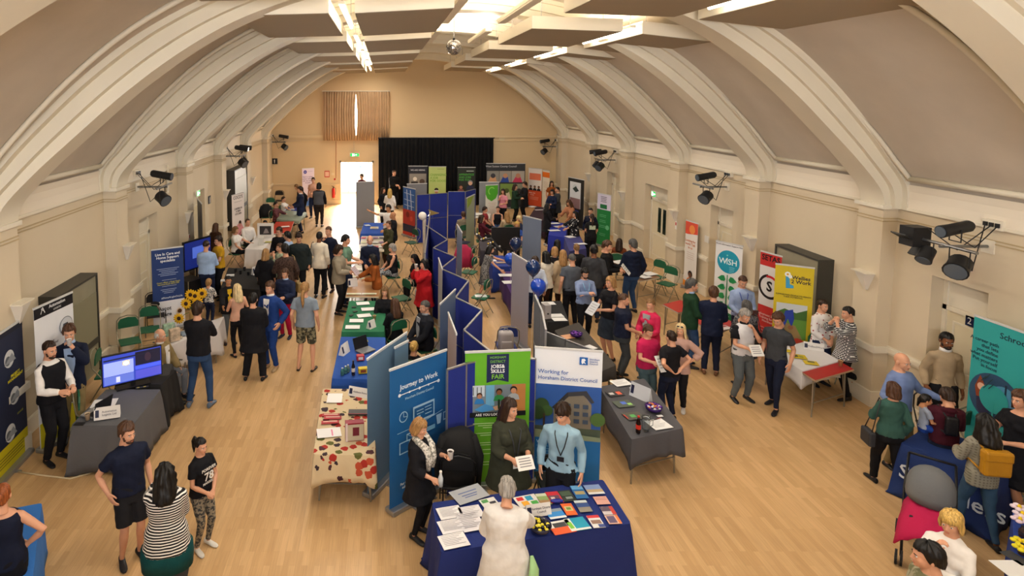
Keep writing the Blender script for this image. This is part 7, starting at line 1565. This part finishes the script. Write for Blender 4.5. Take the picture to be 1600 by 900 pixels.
P('seated dark haired person in red top beneath the leaf banner', head=(758, 323), face=70, h=1.62, pose='sit', top=('tee', '#8a2c34'), bot=('trousers', 'black'), hair=('side', 'dbrown'), L='lap', Rr='lap', z0=.05)
P('seated woman with long light brown hair in beige cardigan', head=(792, 331), face=-165, h=1.68, pose='sit', fem=1, top=('cardigan', 'beige'), bot=('trousers', 'black'), hair=('long', 'sandy'), L='lap', Rr='lap', z0=.08)
P('seated blonde woman in bright blue top', head=(808, 346), face=-20, h=1.66, pose='sit', fem=1, top=('tee', 'blue'), bot=('trousers', 'black'), hair=('bob', 'blonde'), L='lap', Rr='lap', z0=.05, g=1.2)
P('seated fair haired woman behind the blonde in bright blue', head=(811, 337), face=-60, h=1.66, pose='sit', fem=1, top=('tee', 'navy'), bot=('trousers', 'black'), hair=('fringebob', 'pblonde'), L='lap', Rr='lap', z0=.05)
P('person in grey brown jacket behind the pale grey green banner', head=(724, 331), face=-170, h=1.66, pose='sit', top=('jacket', 'stone'), bot=('trousers', 'black'), hair=('side', 'brown'), L='lap', Rr='lap', z0=.1)
# right centre, far
P('brown haired woman in the back row by far right banners', head=(862, 283), face=0, h=1.68, fem=1, top=('tee', 'rust'), bot=('trousers', 'black'), hair=('long', 'dbrown'))
P('person in dark grey top facing left at the far right', head=(871, 292), face=-80, h=1.72, fem=1, top=('tunic', 'dgrey'), bot=('trousers', 'black'), hair=('tied', 'black'), L='hold', Rr='hold')
P('short dark haired person in navy between the far right pair', head=(863, 296), face=-40, h=1.66, fem=1, top=('jumper', 'navy'), bot=('trousers', 'black'), hair=('bob', 'black'), L='hold', Rr='hold')
P('slim person all in black standing at the royal blue tables', head=(857, 318), foot=(854, 384), face=95, fem=1, top=('coat', 'black'), bot=('slim', 'black'), hair=('long', 'black'), L='hold', Rr='hold', shoes=('trainer', '#c8c8c8'))
P('woman in tan lace top leaning over the royal blue cloth', head=(888, 313), face=-60, h=1.66, lean=16, fem=1, top=('blouse', '#a87050'), bot=('trousers', 'black'), hair=('curly', 'brown'), skin='tan', L='reach', Rr='reach', g=1.15)
P('woman in black and white print dress by the framed board', head=(899, 330), face=-80, h=1.60, fem=1, top=('blouse', ('spots', 'black', 'white')), bot=('skirt', 'black'), hair=('mid', 'black'), L='reach', Rr='reach')
P('dark haired person half hidden behind the woman in black polo', head=(923, 325), face=-30, h=1.70, fem=1, top=('jumper', 'dnavy'), bot=('trousers', 'black'), hair=('bun', 'black'))
bp = P('woman in black polo with printed back by the green banner', head=(925, 334), face=172, h=1.66, fem=1, top=('polo', '#17181a'), bot=('trousers', 'black'), hair=('lowpony', 'dbrown'), L='holdlow', Rr='holdlow')
P('seated dark haired person at the slate blue cloth', head=(871, 375), face=150, h=1.68, pose='sit', fem=1, top=('jumper', 'black'), bot=('trousers', 'black'), hair=('mid', 'black'), L='lap', Rr='lap', z0=.1)
P('woman in dark top with fair hair near the slate blue cloth', head=(867, 386), face=165, h=1.66, fem=1, top=('cardigan', 'black'), bot=('trousers', 'black'), hair=('bob', 'sandy'), L='holdlow', Rr='holdlow')
P('woman with dark hair in cream blouse and brown bag', head=(853, 393), face=-160, h=1.68, fem=1, top=('blouse', 'cream'), bot=('trousers', 'dbrown'), hair=('mid', 'black'), L='holdlow', Rr='holdlow')
P('person in beige coat in the middle of the right crowd', head=(880, 391), face=170, h=1.66, fem=1, top=('coat', 'beige'), bot=('trousers', 'dbrown'), hair=('long', 'sandy'))
P('short brown haired woman in black coat seen from behind, right crowd', head=(901, 381), face=178, h=1.66, fem=1, top=('coat', 'black'), bot=('trousers', 'black'), hair=('short', 'lbrown'), g=1.2)
P('man in pale shirt behind the upper dark blue balloon', head=(836, 401), face=176, h=1.74, top=('shirt', '#c4ccdc'), bot=('trousers', 'navy'), hair=('side', 'dbrown'), g=1.1)
P('man in dark grey jacket with grey bag strap', head=(934, 381), foot=(925, 502), face=160, top=('jacket', '#35363a'), bot=('jeans', 'djeans'), hair=('short', 'black'), skin='brown', L='hold', Rr='down')
ym = P('young man in black jumper holding out white papers', head=(951, 371), foot=(945, 492), face=60, nod=15, top=('jumper', '#101012'), bot=('jeans', 'dnavy'), hair=('side', 'brown'), L='hold', Rr='hold', g=1.08, pose='walk')
P('man in navy padded jacket and jeans turned away', head=(985, 374), foot=(985, 488), face=-160, top=('puffer', '#121a30'), bot=('jeans', 'jeans'), hair=('side', 'dgrey'), L='holdlow', Rr='down', g=1.1)
P('woman with auburn hair in rust coat by the wall beyond long table', head=(968, 373), face=150, h=1.62, pose='sit', fem=1, top=('coat', '#7a4024'), bot=('trousers', 'black'), hair=('long', 'dbrown'), L='lap', Rr='lap', z0=.1)
P('grey haired man in grey t shirt seen from behind', head=(899, 397), foot=(891, 510), face=178, top=('tee', '#4e535c'), bot=('trousers', 'black'), hair=('fade', 'dgrey'), L='down', Rr='holdlow', g=1.2)
lm = P('dark haired man in pale blue jumper with lanyard, arms folded', head=(917, 419), foot=(911, 530), face=0, nod=22, top=('jumper', '#7c8cb0'), bot=('trousers', 'black'), hair=('side', 'black'), beard='black', L='fold', Rr='foldu', g=1.05)
bw = P('blonde woman in black top holding up white papers', head=(952, 432), foot=(950, 562), face=-70, fem=1, top=('tee', 'black'), bot=('skirt', '#2c3440'), hair=('bob', 'sandy'), L='hold', Rr='hold', g=1.1)
P('stocky man in navy t shirt with folded tattooed arms', head=(979, 459), foot=(970, 590), face=75, top=('tee', 'dnavy'), bot=('trousers', '#3c4044'), hair=('fade', 'brown'), L='holdlow', Rr='holdlow', g=1.35)
P('short haired woman in bright pink cardigan over grey top', head=(1017, 467), face=-55, h=1.62, fem=1, top=('cardigan', 'hotpink'), over=None, bot=('trousers', 'dgrey'), hair=('short', 'lbrown'), L='holdlow', Rr='holdlow', g=1.15)
mt = P('man in magenta t shirt reading a sheet of paper', head=(1005, 513), foot=(1008, 640), face=15, nod=20, top=('tee', 'magenta'), bot=('trousers', '#42565c'), hair=('side', 'brown'), L='hold', Rr='hold', g=1.28)
P('balding man in black t shirt with hands behind his hips', head=(1034, 517), foot=(1043, 655), face=-160, top=('tee', 'black'), bot=('jeans', 'dnavy'), hair=('thin', 'dbrown'), L='hipback', Rr='hipback', g=1.22)
sg = P('blonde woman with sunglasses on her head in pale pink top', head=(1050, 506), foot=(1058, 640), face=-35, fem=1, top=('blouse', '#b89488'), bot=('trousers', 'black'), hair=('long', 'pblonde'), L='hip', Rr='holdlow', shoes=('trainer', '#c8c0b8'))
P('grey haired man in dark green jacket and jeans facing right', head=(1079, 436), foot=(1075, 572), face=80, top=('jacket', '#1c3a26'), bot=('jeans', 'jeans'), hair=('side', 'dgrey'), L='holdlow', Rr='holdlow', g=1.05)
P('man in navy jacket and trousers turned away by the red tables', head=(1108, 448), foot=(1109, 584), face=155, top=('jacket', '#141c34'), bot=('trousers', 'dnavy'), hair=('side', 'brown'), L='hold', Rr='holdlow', shoes=('shoe', '#6a4428'), g=1.1)
wm_ = P('balding man in pale blue shirt with lanyard before the WISH banner', head=(1161, 431), face=-15, h=1.78, nod=25, top=('shirt', '#93a6cc'), bot=('trousers', 'dnavy'), hair=('fade', 'brown'), L='holdlow', Rr='holdlow', g=1.15)
P('person with dark greying hair hidden behind the white haired man', head=(1167, 470), face=175, h=1.68, fem=1, top=('tunic', ('mottle', '#2c2c30', '#6a6a70')), bot=('trousers', 'dgrey'), hair=('bob', 'dgrey'), L='holdlow', Rr='holdlow')
wh = P('white haired man in white polo with black sleeves, hand on chin', head=(1164, 483), foot=(1157, 625), face=5, nod=22, top=('polo', '#d0d0d4'), bot=('trousers', 'gjeans'), hair=('side', 'grey'), L='chin', Rr='hold', g=1.2, stance=.05)
P('slim boy in dark grey t shirt looking down with black trainers', head=(1197, 488), foot=(1208, 638), face=-55, nod=25, top=('tee', '#3a3d42'), bot=('slim', 'dnavy'), hair=('crop', 'brown'), L='down', Rr='down', shoes=('trainer', '#16161c'), pose='walk')
P('woman in white blouse with coloured spots behind the white cloth', head=(1286, 468), face=10, h=1.68, fem=1, top=('blouse', ('spots', '#e0dcda', '#8a1c2c')), bot=('trousers', 'navy'), hair=('tied', 'dbrown'), L='clasp', Rr='clasp')
P('woman in black and white geometric top, hands at her face', head=(1318, 479), foot=(1316, 622), face=-95, fem=1, top=('crop34', ('bands', '#14141a', '#dcdcdc')), bot=('trousers', 'black'), hair=('short', 'black'), L='mouth', Rr='mouth', pose='kick', shoes=('boot', '#2a2420'), g=1.15)
# right foreground
P('bald man in light blue jumper with both arms open', head=(1410, 552), face=15, h=1.76, top=('jumper', '#7488b8'), bot=('trousers', 'khaki'), hair=('none', 'grey'), L='out', Rr='out', g=1.28)
P('bearded man in beige jumper with white collar by the door', head=(1480, 520), face=-20, h=1.82, top=('jumper', '#a89478'), bot=('trousers', 'black'), hair=('short', 'black'), beard='black', skin='brown', L='down', Rr='down', g=.9)
P('woman in teal green jumper with brown hair seen from behind', head=(1403, 600), foot=(1384, 762), face=168, fem=1, top=('jumper', '#34564e'), bot=('trousers', 'black'), hair=('bob', 'brown'), L='hold', Rr='down', g=1.18, pose='walk')
mh = P('man in maroon hooded top wearing black baby carrier straps', head=(1481, 617), foot=(1467, 775), face=160, nod=25, top=('hoodie', '#421422'), bot=('jeans', '#222c40'), hair=('crop', 'dbrown'), L='hold', Rr='hold', g=1.15)
P('small dark haired child in grey blue top carried by maroon hooded man', head=(1447, 618), face=70, h=.95, z0=.68, top=('tee', '#8a94a8'), bot=('trousers', '#1c3c8c'), hair=('short', 'black'), L='hold', Rr='hold', pose='sit', shoes=('trainer', '#c83c1c'), skin='tan')
yb = P('woman with long curly black hair in grey checked blazer', head=(1520, 650), foot=(1524, 843), face=170, fem=1, top=('blazer', ('check', '#8a8678', '#6a6658')), bot=('slim', '#33506e'), hair=('curly', 'black'), L='hold', Rr='holdlow', skin='brown', g=1.12, pose='walk')
P('person in black dress with bare legs cut off at right edge', head=(1606, 610), foot=(1578, 812), face=-85, fem=1, top=('dress', 'black'), bot=('skirt', 'black'), hair=('mid', 'brown'), L='hold', Rr='hold', shoes=('boot', 'black'), g=1.15)
bs = P('woman with short blonde hair in white shirt, hand on chin', head=(1488, 798), face=-60, h=1.66, fem=1, top=('shirt', 'white'), bot=('trousers', 'black'), hair=('fringebob', 'blonde'), L='fold', Rr='chin', g=1.2)
P('black haired person in camouflage jacket at the bottom right', head=(1452, 848), face=-115, h=1.74, top=('jacket', ('camo', '#6a6a4c', '#9a947c')), bot=('trousers', 'dgreen'), hair=('side', 'black'))
# front stand
sc_ = P('fair haired woman in black with white scarf holding a paper cup', head=(655, 661), foot=(655, 838), face=55, turn=8, nod=18, fem=1, top=('tunic', 'black'), bot=('slim', 'black'), hair=('bob', 'sandy'), L='cup', Rr='holdlow', g=1.1)
ob = P('woman with long brown hair in olive tunic holding white leaflets', head=(797, 623), face=15, turn=25, h=1.72, fem=1, top=('tunic', '#33352a'), bot=('trousers', 'black'), hair=('long', 'dbrown'), L='hold', Rr='hold', g=1.28)
lb_ = P('young man in pale blue shirt with black lanyard looking down left', head=(879, 630), face=-20, turn=-25, nod=20, h=1.74, top=('shirt', '#8fb0c4'), bot=('trousers', 'black'), hair=('fringe', 'dbrown'), L='down', Rr='down', g=.92)
gh = P('grey haired woman in loose white blouse facing the council table', head=(793, 748), face=165, nod=30, lean=8, h=1.66, fem=1, top=('tunic', '#dcdad8'), bot=('trousers', '#d4d0cc'), hair=('greycurl', 'grey'), L='hold', Rr='reach', g=1.3)

q = (wm_['L'] + wm_['R']) / 2; LAPT.location = q + Vector((0, -.02, .02)); LAPT.rotation_euler.z = wm_['face'] + math.pi
# ---- things people hold, wear or carry
def at(info, v): return info['world'](v)
def held_sheet(info, label, w=.2, d=.28, col='#e8e6e2', dz=.02, tilt=50, name='leaflet', fwd=.05, which=None, deco=None):
    p = (info['L'] + info['R']) / 2 if which is None else info[which]; f = Vector((math.sin(info['face']), -math.cos(info['face']), 0)); p = p + f * fwd + Vector((0, 0, dz))
    root = thing(name, label, 'leaflet', p, info['face']); root.rotation_euler = (R(tilt), 0, info['face'])
    MB().box((0, 0, 0), (w, d, .003)).build('page', mat('page ' + col, col, .6), root)
    m = MB()
    for i in range(4): m.box((0, d * (.3 - .18 * i), .0025), (w * .7, .012, .001))
    m.build('printed_lines', mat('page print', '#8a8a90', .6), root)
def held_cup(info, which, label, col='#e0dcd8', up_=.0):
    p = info[which] + Vector((0, 0, -.02 + up_)); f = Vector((math.sin(info['face']), -math.cos(info['face']), 0)); cup(0, 0, label, pos=p + f * .02, col=col)
held_cup(c_man, 'L', 'white paper cup raised to the mouth of the man in blazer'); held_cup(rc, 'L', 'white cup raised to the mouth of the red coat woman', up_=.02)
held_cup(sc_, 'L', 'white paper cup in the raised hand of the scarf woman'); p = sc_['R']; root = thing('water_bottle', 'small clear water bottle in lower hand of the scarf woman', 'bottle', p + Vector((0.03, 0, -.05))); MB().lathe((0, 0, 0), [(.03, 0), (.032, .1), (.015, .15), (.015, .17)], 14).build('body', mat('clear bottle', '#c8d0d4', .1), root, smooth=True); MB().lathe((0, 0, .17), [(.017, 0), (.017, .02)], 12).build('cap', PAPER, root)
held_sheet(ob, 'white folded leaflets held by the woman in olive tunic', .22, .16); held_sheet(mt, 'white sheet read by the man in magenta'); held_sheet(wh, 'white sheet in the hand of the white haired man', which='R', w=.22, d=.2)
held_sheet(gj, 'open magazine read by man in grey stone jacket', .3, .24, '#b8a4ac'); held_sheet(ym, 'white papers held out by the young man in black jumper', .28, .3); held_sheet(bw, 'white papers held by blonde woman in black top', .24, .3, '#c4c6cc'); held_sheet(mh, 'white papers in front of the maroon hooded man', .2, .28)
def front(info, z, x=0, extra=.0):
    """point on the chest surface"""
    return info['up']((x, -(info['dp'] + info['off'] + extra), z))
def worn(info, name, label, cat):
    root = thing(name, label, cat, info['loc'], info['face']); root.scale = (info['s'],) * 3; return root
def lanyard(info, col, label, badge=True, z1=1.08):
    root = worn(info, 'lanyard', label, 'lanyard'); m = MB()
    b_ = front(info, z1 + .03, 0, .03)
    for s in (-1, 1): m.tube([info['up']((s * .07, .03, 1.475)), front(info, 1.40, s * .075, .0), front(info, 1.28, s * .045, .05 if info['sw'] < .19 else .022), b_], .007, 5)
    m.build('strap', mat('lanyard ' + col, col, .6), root, smooth=True)
    if badge: o = MB().box(front(info, z1 - .02, 0, .03), (.085, .008, .06)).build('badge_card', PAPER if col != '#16161c' else mat('dark badge', '#1c1c24', .4), root)
lanyard(ob, '#3a3c44', 'dark lanyard with white badge on the woman in olive', z1=.98); lanyard(lb_, '#16161c', 'black lanyard with dark badge on young man in pale blue', z1=1.12); lanyard(lm, '#8cc4e4', 'pale blue lanyard on the man with folded arms', False, 1.2); lanyard(wm_, '#1c3a9a', 'blue lanyard on the man before the WISH banner', True, 1.2); lanyard(sc_, '#2c9c8c', 'green lanyard under the white scarf', False, 1.2)
# printed jersey
r = girl['root']; wt = mat('jersey white print', '#e4e2de', .6); U = girl['up']; s_ = girl['s']
def on_chest(info, t, z, size, m_, x=0, out=.018, **k):
    p = front(info, z, x, out) * info['s']; return text(t, size * info['s'], m_, info['root'], (p.x, p.y, p.z), bold=.02, **k)
on_chest(girl, '78', 1.22, .17, wt, out=.045); on_chest(girl, 'FOREVER', 1.335, .062, wt, out=.046); on_chest(girl, 'MARSEILLE'[:7], 1.11, .05, wt, out=.02)
for z in (.935, .905): a_ = MB().stack([(0, .01, z, girl['sw'] * 1.16, .134), (0, .01, z + .016, girl['sw'] * 1.16, .134)], 24); o = a_.build('hem_stripe', wt, r); o.scale = (s_,) * 3
# white back print on black polo
p = bp['up']((0, bp['dp'] + .03, 1.28)) * bp['s']; o = MB().box(p, (.2, .006, .14)).build('back_print', mat('back print', '#b8c4a8', .6), bp['root'])
# red bow tie... collars
def collar(info, col, name='shirt_collar'):
    m = MB(); rs = []
    for k, (z, rx, ry) in enumerate(((1.465, .080, .074), (1.51, .068, .066))): rs.append([info['up']((rx * math.cos(2 * math.pi * i / 18), .012 + ry * math.sin(2 * math.pi * i / 18), z)) * info['s'] for i in range(18)])
    m.rings(rs); m.build(name, cloth(col), info['root'], smooth=True)
for n, col in (('bearded man in beige jumper', 'white'), ('bald man in navy jumper', 'lblue'), ('grey haired man in dark green jacket', 'lblue'), ('young man in bright blue suit', 'white'), ('man in navy blazer', 'lblue'), ('seated man in dark suit', 'lgrey'), ('smiling man', 'lblue'), ('elderly bald man', 'white'), ('man in dark navy suit', 'white'), ('grey haired man in grey t shirt', 'white'), ('white haired man', 'black')):
    for q in PEOPLE:
        if q['root']['label'].startswith(n): collar(q, col)
def shirt_front(n, col, w=.07):
    for q in PEOPLE:
        if q['root']['label'].startswith(n):
            m = MB(); pts = [(-w * .9, 1.44), (w * .9, 1.44), (w * .75, 1.2), (.015, .98), (-.015, .98), (-w * .75, 1.2)]; y = q['dp'] + q['off'] + .006
            f = [m.bm.verts.new(q['up']((x, -y - (.004 if z < 1.3 else (-.012 if z > 1.4 else .004)), z)) * q['s']) for x, z in pts]; g = [m.bm.verts.new(q['up']((x, -y + .03, z)) * q['s']) for x, z in pts]
            m._f(f); m._f(list(reversed(g)))
            for i in range(6): m._f([f[i], g[i], g[(i + 1) % 6], f[(i + 1) % 6]])
            m.build('shirt_front', cloth(col), q['root'])
shirt_front('man in navy blazer', 'lblue', .085); shirt_front('young man in bright blue suit', 'white'); shirt_front('woman in black jacket and yellow', 'yellow', .06); shirt_front('short haired woman in bright pink', 'lgrey', .09); shirt_front('seated man in dark suit', 'lgrey'); shirt_front('elderly bald man', 'white'); shirt_front('bald man in dark suit', 'white')
# black sleeves on the white polo, teal band under the striped top, scarf, sash
def sleeve_over(info, col, frac=.66, off=.022):
    for q in (-1, 1):
        S, E, T, _ = info['joints'][q]; m = MB(); m.tube([(S - Vector((q * .02, 0, -.0))) * info['s'], S.lerp(E, .3) * info['s'], S.lerp(E, frac) * info['s']], [(.052 + off) * info['s'], (.056 + off) * info['s'], (.057 + off) * info['s']], 16)
        m.ell(S * info['s'] + Vector((-q * .01, 0, .005)), (.07, .074, .06), 14, 10)
        m.build('sleeve', cloth(col), info['root'], smooth=True)
sleeve_over(wh, 'black')
m = MB(); g_ = sw['sw'] + .06; m.stack([(0, 0, .56, g_ + .025, .2), (0, 0, .70, g_ + .035, .205), (0, 0, .80, g_ + .03, .2), (0, .0, .85, g_ - .01, .17)], 26); o = m.build('top_hem', cloth('dteal'), sw['root'], smooth=True); o.scale = (sw['s'],) * 3
m = MB()
for q in (-1, 1): m.tube([sc_['up']((q * .06, .06, 1.49)), sc_['up']((q * .10, -.03, 1.47)), sc_['up']((q * .07, -.15, 1.38)), sc_['up']((q * .05, -.19, 1.24)), sc_['up']((q * .06, -.18, 1.08))], [.04, .05, .055, .055, .03], 10, True, .7)
o = m.build('scarf', pat('mottle', '#d8d4cc', '#8a8880'), sc_['root'], smooth=True); o.scale = (sc_['s'],) * 3
m = MB(); q = gh['up']; m.tube([(-.27, .02, 1.02), (-.30, .09, .93), (-.29, .16, .80), (-.27, .19, .66)], [.02, .06, .075, .04], 10, True, .6); o = m.build('scarf', cloth('#9cc48c'), None, smooth=True); o.matrix_world = Matrix.Translation(gh['loc']) @ gh['rot'].to_4x4() @ Matrix.Scale(gh['s'], 4); tag(o, 'pale green scarf hanging at the waist of the grey haired woman', 'scarf')
# sunglasses on the head
m = MB()
for q in (-1, 1): m.ell((q * .034, -.065, .098), (.026, .012, .018), 10, 6)
m.tube([(-.05, -.06, .098), (0, -.075, .10), (.05, -.06, .098)], .004, 5); o = m.build('sunglasses', mat('sunglass plastic', '#2c2c3c', .15), None, smooth=True); o.matrix_world = Matrix.Translation(sg['loc']) @ sg['rot'].to_4x4() @ Matrix.Scale(sg['s'], 4) @ sg['HM']; tag(o, 'dark sunglasses pushed up on the hair of the blonde woman', 'glasses')
# bags
def backpack(info, col, label, w=.30, h_=.34, d=.13, z=1.22, straps='#1a1a1e', flap=True):
    root = worn(info, 'backpack', label, 'bag'); y = info['dp'] + info['off'] + .03; m = MB(); m.box((0, y + d / 2, z), (w, d, h_), None, .035); m.build('bag_body', mat('bag ' + col, col, .5, bump=.2), root, smooth=False)
    if flap: m = MB(); m.box((0, y + d * .55, z + h_ * .30), (w * 1.02, d * 1.12, h_ * .42), None, .03); m.build('flap', mat('bag ' + col, col, .5, bump=.2), root)
    for q in (-1, 1): MB().tube([(q * w * .32, y, z + h_ * .4), (q * .11, .0, 1.475), (q * .12, -info['dp'] - .03, 1.33), (q * .15, -info['dp'] + .02, 1.15), (q * w * .4, y, z - h_ * .4)], .014, 6).build('strap', mat('bag strap ' + straps, straps, .6), root, smooth=True)
backpack(yb, '#b07c14', 'mustard yellow leather backpack on the woman in checked blazer', .32, .34, .12, 1.22, '#b07c14'); backpack(mh, '#15151a', 'black baby carrier harness on the maroon hooded man', .17, .30, .05, 1.24, flap=False)
def handbag(info, side, col, label, z=.92, w=.28, h_=.24, strap=True, y=.0, x=.30):
    q = 1 if side == 'L' else -1; root = worn(info, 'shoulder_bag', label, 'bag'); m = MB(); m.box((q * x, y, z - h_ / 2), (.10, w, h_), None, .03); m.build('bag_body', mat('bag ' + col, col, .6), root)
    if strap: MB().tube([(q * x, y + w * .35, z), (q * .19, .06, 1.46), (q * .17, -.02, 1.48), (q * x, y - w * .35, z)], .008, 5).build('strap', mat('bag ' + col, col, .6), root, smooth=True)
for n, sd, col, lab, z in (('dark haired woman in white jacket', 'L', '#1a1a1e', 'black shoulder bag of the woman in white jacket', .98), ('woman with dark hair in cream', 'L', '#3a2418', 'dark brown bag of the woman in cream blouse', 1.1), ('blonde woman in black top', 'L', '#1c1e24', 'dark bag at the side of blonde woman in black', .9), ('woman in red coat', 'R', '#a8a4a0', 'silver grey bag of the woman in red coat', .9), ('woman in teal green', 'L', '#2c2c30', 'dark grey bag of woman in teal jumper', .95), ('person with dark greying', 'R', '#30323a', 'dark patterned bag of the person behind white haired man', .95), ('dark haired man in brown', 'R', '#a08858', 'pale brown bag beside the man in brown patterned shirt', .85)):
    for q in PEOPLE:
        if q['root']['label'].startswith(n): handbag(q, sd, col, lab, z)
p = onz(272, 872, .62); root = thing('tote_bag', 'dark grey tote bag hanging beside the striped top woman', 'bag', p); m = MB(); m.stack([(0, 0, -.3, .12, .05), (0, 0, -.1, .16, .07), (0, 0, .05, .12, .03)], 16); m.build('bag_body', mat('dark grey canvas', '#34363a', .8), root, smooth=True); MB().tube([(-.06, 0, .03), (-.04, 0, .3), (.02, 0, .32), (.06, 0, .03)], .01, 6).build('handle', mat('dark grey canvas', '#34363a', .8), root)
# blue cloth edge bottom left
table('table corner under bright blue cloth behind the bottom left woman', ((-60, 1010), (40, 985), (-10, 800)), h=.7, cl='#2a6ab8', drop=.66, clabel='bright blue cloth behind the woman at bottom left')
# wheelchair
rz = old['face']; root = thing('wheelchair', 'wheelchair with black seat under the elderly man in khaki', 'wheelchair', (old['loc'].x, old['loc'].y, 0), rz); blk = BLKMETAL; vin = mat('black vinyl', '#141416', .5)
MB().b2(-.22, .22, -.28, .2, .38, .43).build('seat', vin, root); MB().b2(-.22, .22, .2, .24, .45, .92).build('backrest', vin, root)
for s in (-1, 1):
    m = MB(); n = 28; m.tube([(s * .28, .14 + .29 * math.cos(2 * math.pi * i / n), .30 + .29 * math.sin(2 * math.pi * i / n)) for i in range(n + 1)], .016, 6)
    wl = m.build('wheel', mat('tyre', '#1c1c1e', .8), root, smooth=True)
    m = MB()
    for i in range(12): a_ = 2 * math.pi * i / 12; m.tube([(s * .28, .14, .30), (s * .28, .14 + .28 * math.cos(a_), .30 + .28 * math.sin(a_))], .003, 4)
    m.tube([(s * .25, .14, .3), (s * .31, .14, .3)], .03, 10); m.build('spokes', CHROME, wl)
    m = MB(); m.tube([(s * .25, .22, .95), (s * .25, .22, .3), (s * .25, -.3, .3), (s * .25, -.34, .62)], .013, 7); m.tube([(s * .25, .22, .66), (s * .25, -.28, .66)], .015, 7); m.tube([(s * .25, .22, .93), (s * .25, .34, .93)], .014, 7); m.build('side_frame', METAL, root)
    m = MB(); m.tube([(s * .2 + .0, -.38, .05), (s * .2, -.38, .11)], .045, 12); m.build('castor', mat('tyre', '#1c1c1e', .8), root); MB().tube([(s * .2, -.3, .35), (s * .17, -.44, .05)], .012, 6).build('leg_rest', METAL, root); MB().b2(s * .05, s * .2, -.56, -.40, .03, .05).build('footplate', vin, root)
# pushchair
p = onz(1446, 868); PR = R(-42); root = thing('pushchair', 'pushchair with grey hood and crimson blanket at right front', 'pushchair', p, PR); fm = BLKMETAL
m = MB(); vr = []
for j in range(13):
    ph = math.pi * j / 12; rr = []
    for i in range(13):
        a_ = R(-60) + R(185) * i / 12; rr.append(m.bm.verts.new((.235 * math.cos(ph), .08 + .30 * math.sin(ph) ** .7 * math.sin(a_ - R(35)), .74 + .34 * math.sin(ph) ** .7 * math.cos(a_ - R(35)))))
    vr.append(rr)
for r0, r1 in zip(vr, vr[1:]):
    for i in range(12): m._f([r0[i], r0[i + 1], r1[i + 1], r1[i]])
bmesh.ops.remove_doubles(m.bm, verts=m.bm.verts, dist=.001)
o = m.build('hood', mat('grey hood fabric', '#65686c', .85, bump=.15), root, smooth=True); o.modifiers.new('t', 'SOLIDIFY').thickness = .012
MB().box((0, -.02, .52), (.36, .62, .08), Matrix.Rotation(R(-8), 3, 'X'), .03).build('seat', mat('dark seat', '#1c1c20', .8), root)
MB().box((0, .22, .68), (.34, .06, .36), Matrix.Rotation(R(-18), 3, 'X'), .02).build('backrest', mat('dark seat', '#1c1c20', .8), root)
m = MB(); vr = []
for j in range(11):
    v_ = j / 10; rr = []
    for i in range(11):
        u = i / 10 - .5; rr.append(m.bm.verts.new((u * (.46 + .14 * v_), .05 - .55 * v_, .76 - .30 * v_ ** 2 - .9 * abs(u) ** 2.4 + .02 * math.sin(i * 2.1 + j * 1.3))))
    vr.append(rr)
for r0, r1 in zip(vr, vr[1:]):
    for i in range(10): m._f([r0[i], r0[i + 1], r1[i + 1], r1[i]])
o = m.build('blanket', mat('crimson blanket', '#b0144a', .9, bump=.3, bscale=10), None, smooth=True); o.modifiers.new('t', 'SOLIDIFY').thickness = .02; o.location = p; o.rotation_euler.z = PR; tag(o, 'crimson blanket spread over the pushchair seat', 'blanket')
m = MB()
for s in (-1, 1): m.tube([(s * .22, .50, 1.0), (s * .24, .26, .64), (s * .22, -.38, .1)], .014, 8); m.tube([(s * .24, .0, .5), (s * .24, .3, .12)], .013, 8)
m.tube([(-.22, .50, 1.0), (.22, .50, 1.0)], .016, 8); m.tube([(-.24, .3, .14), (.24, .3, .14)], .012, 7); m.build('frame', fm, root, smooth=True)
for x, y in ((-.24, -.40), (.24, -.40), (-.26, .3), (.26, .3)):
    for d_ in (-.025, .025): w_ = MB().tube([(x + d_ - .012, y, .085), (x + d_ + .012, y, .085)], .085, 18).build('wheel', mat('tyre', '#1c1c1e', .8), root); MB().tube([(x + d_ - .014, y, .085), (x + d_ + .014, y, .085)], .04, 12).build('hub', mat('wheel hub', '#6a6c70', .4), w_)
bake_people(); bake_texts()
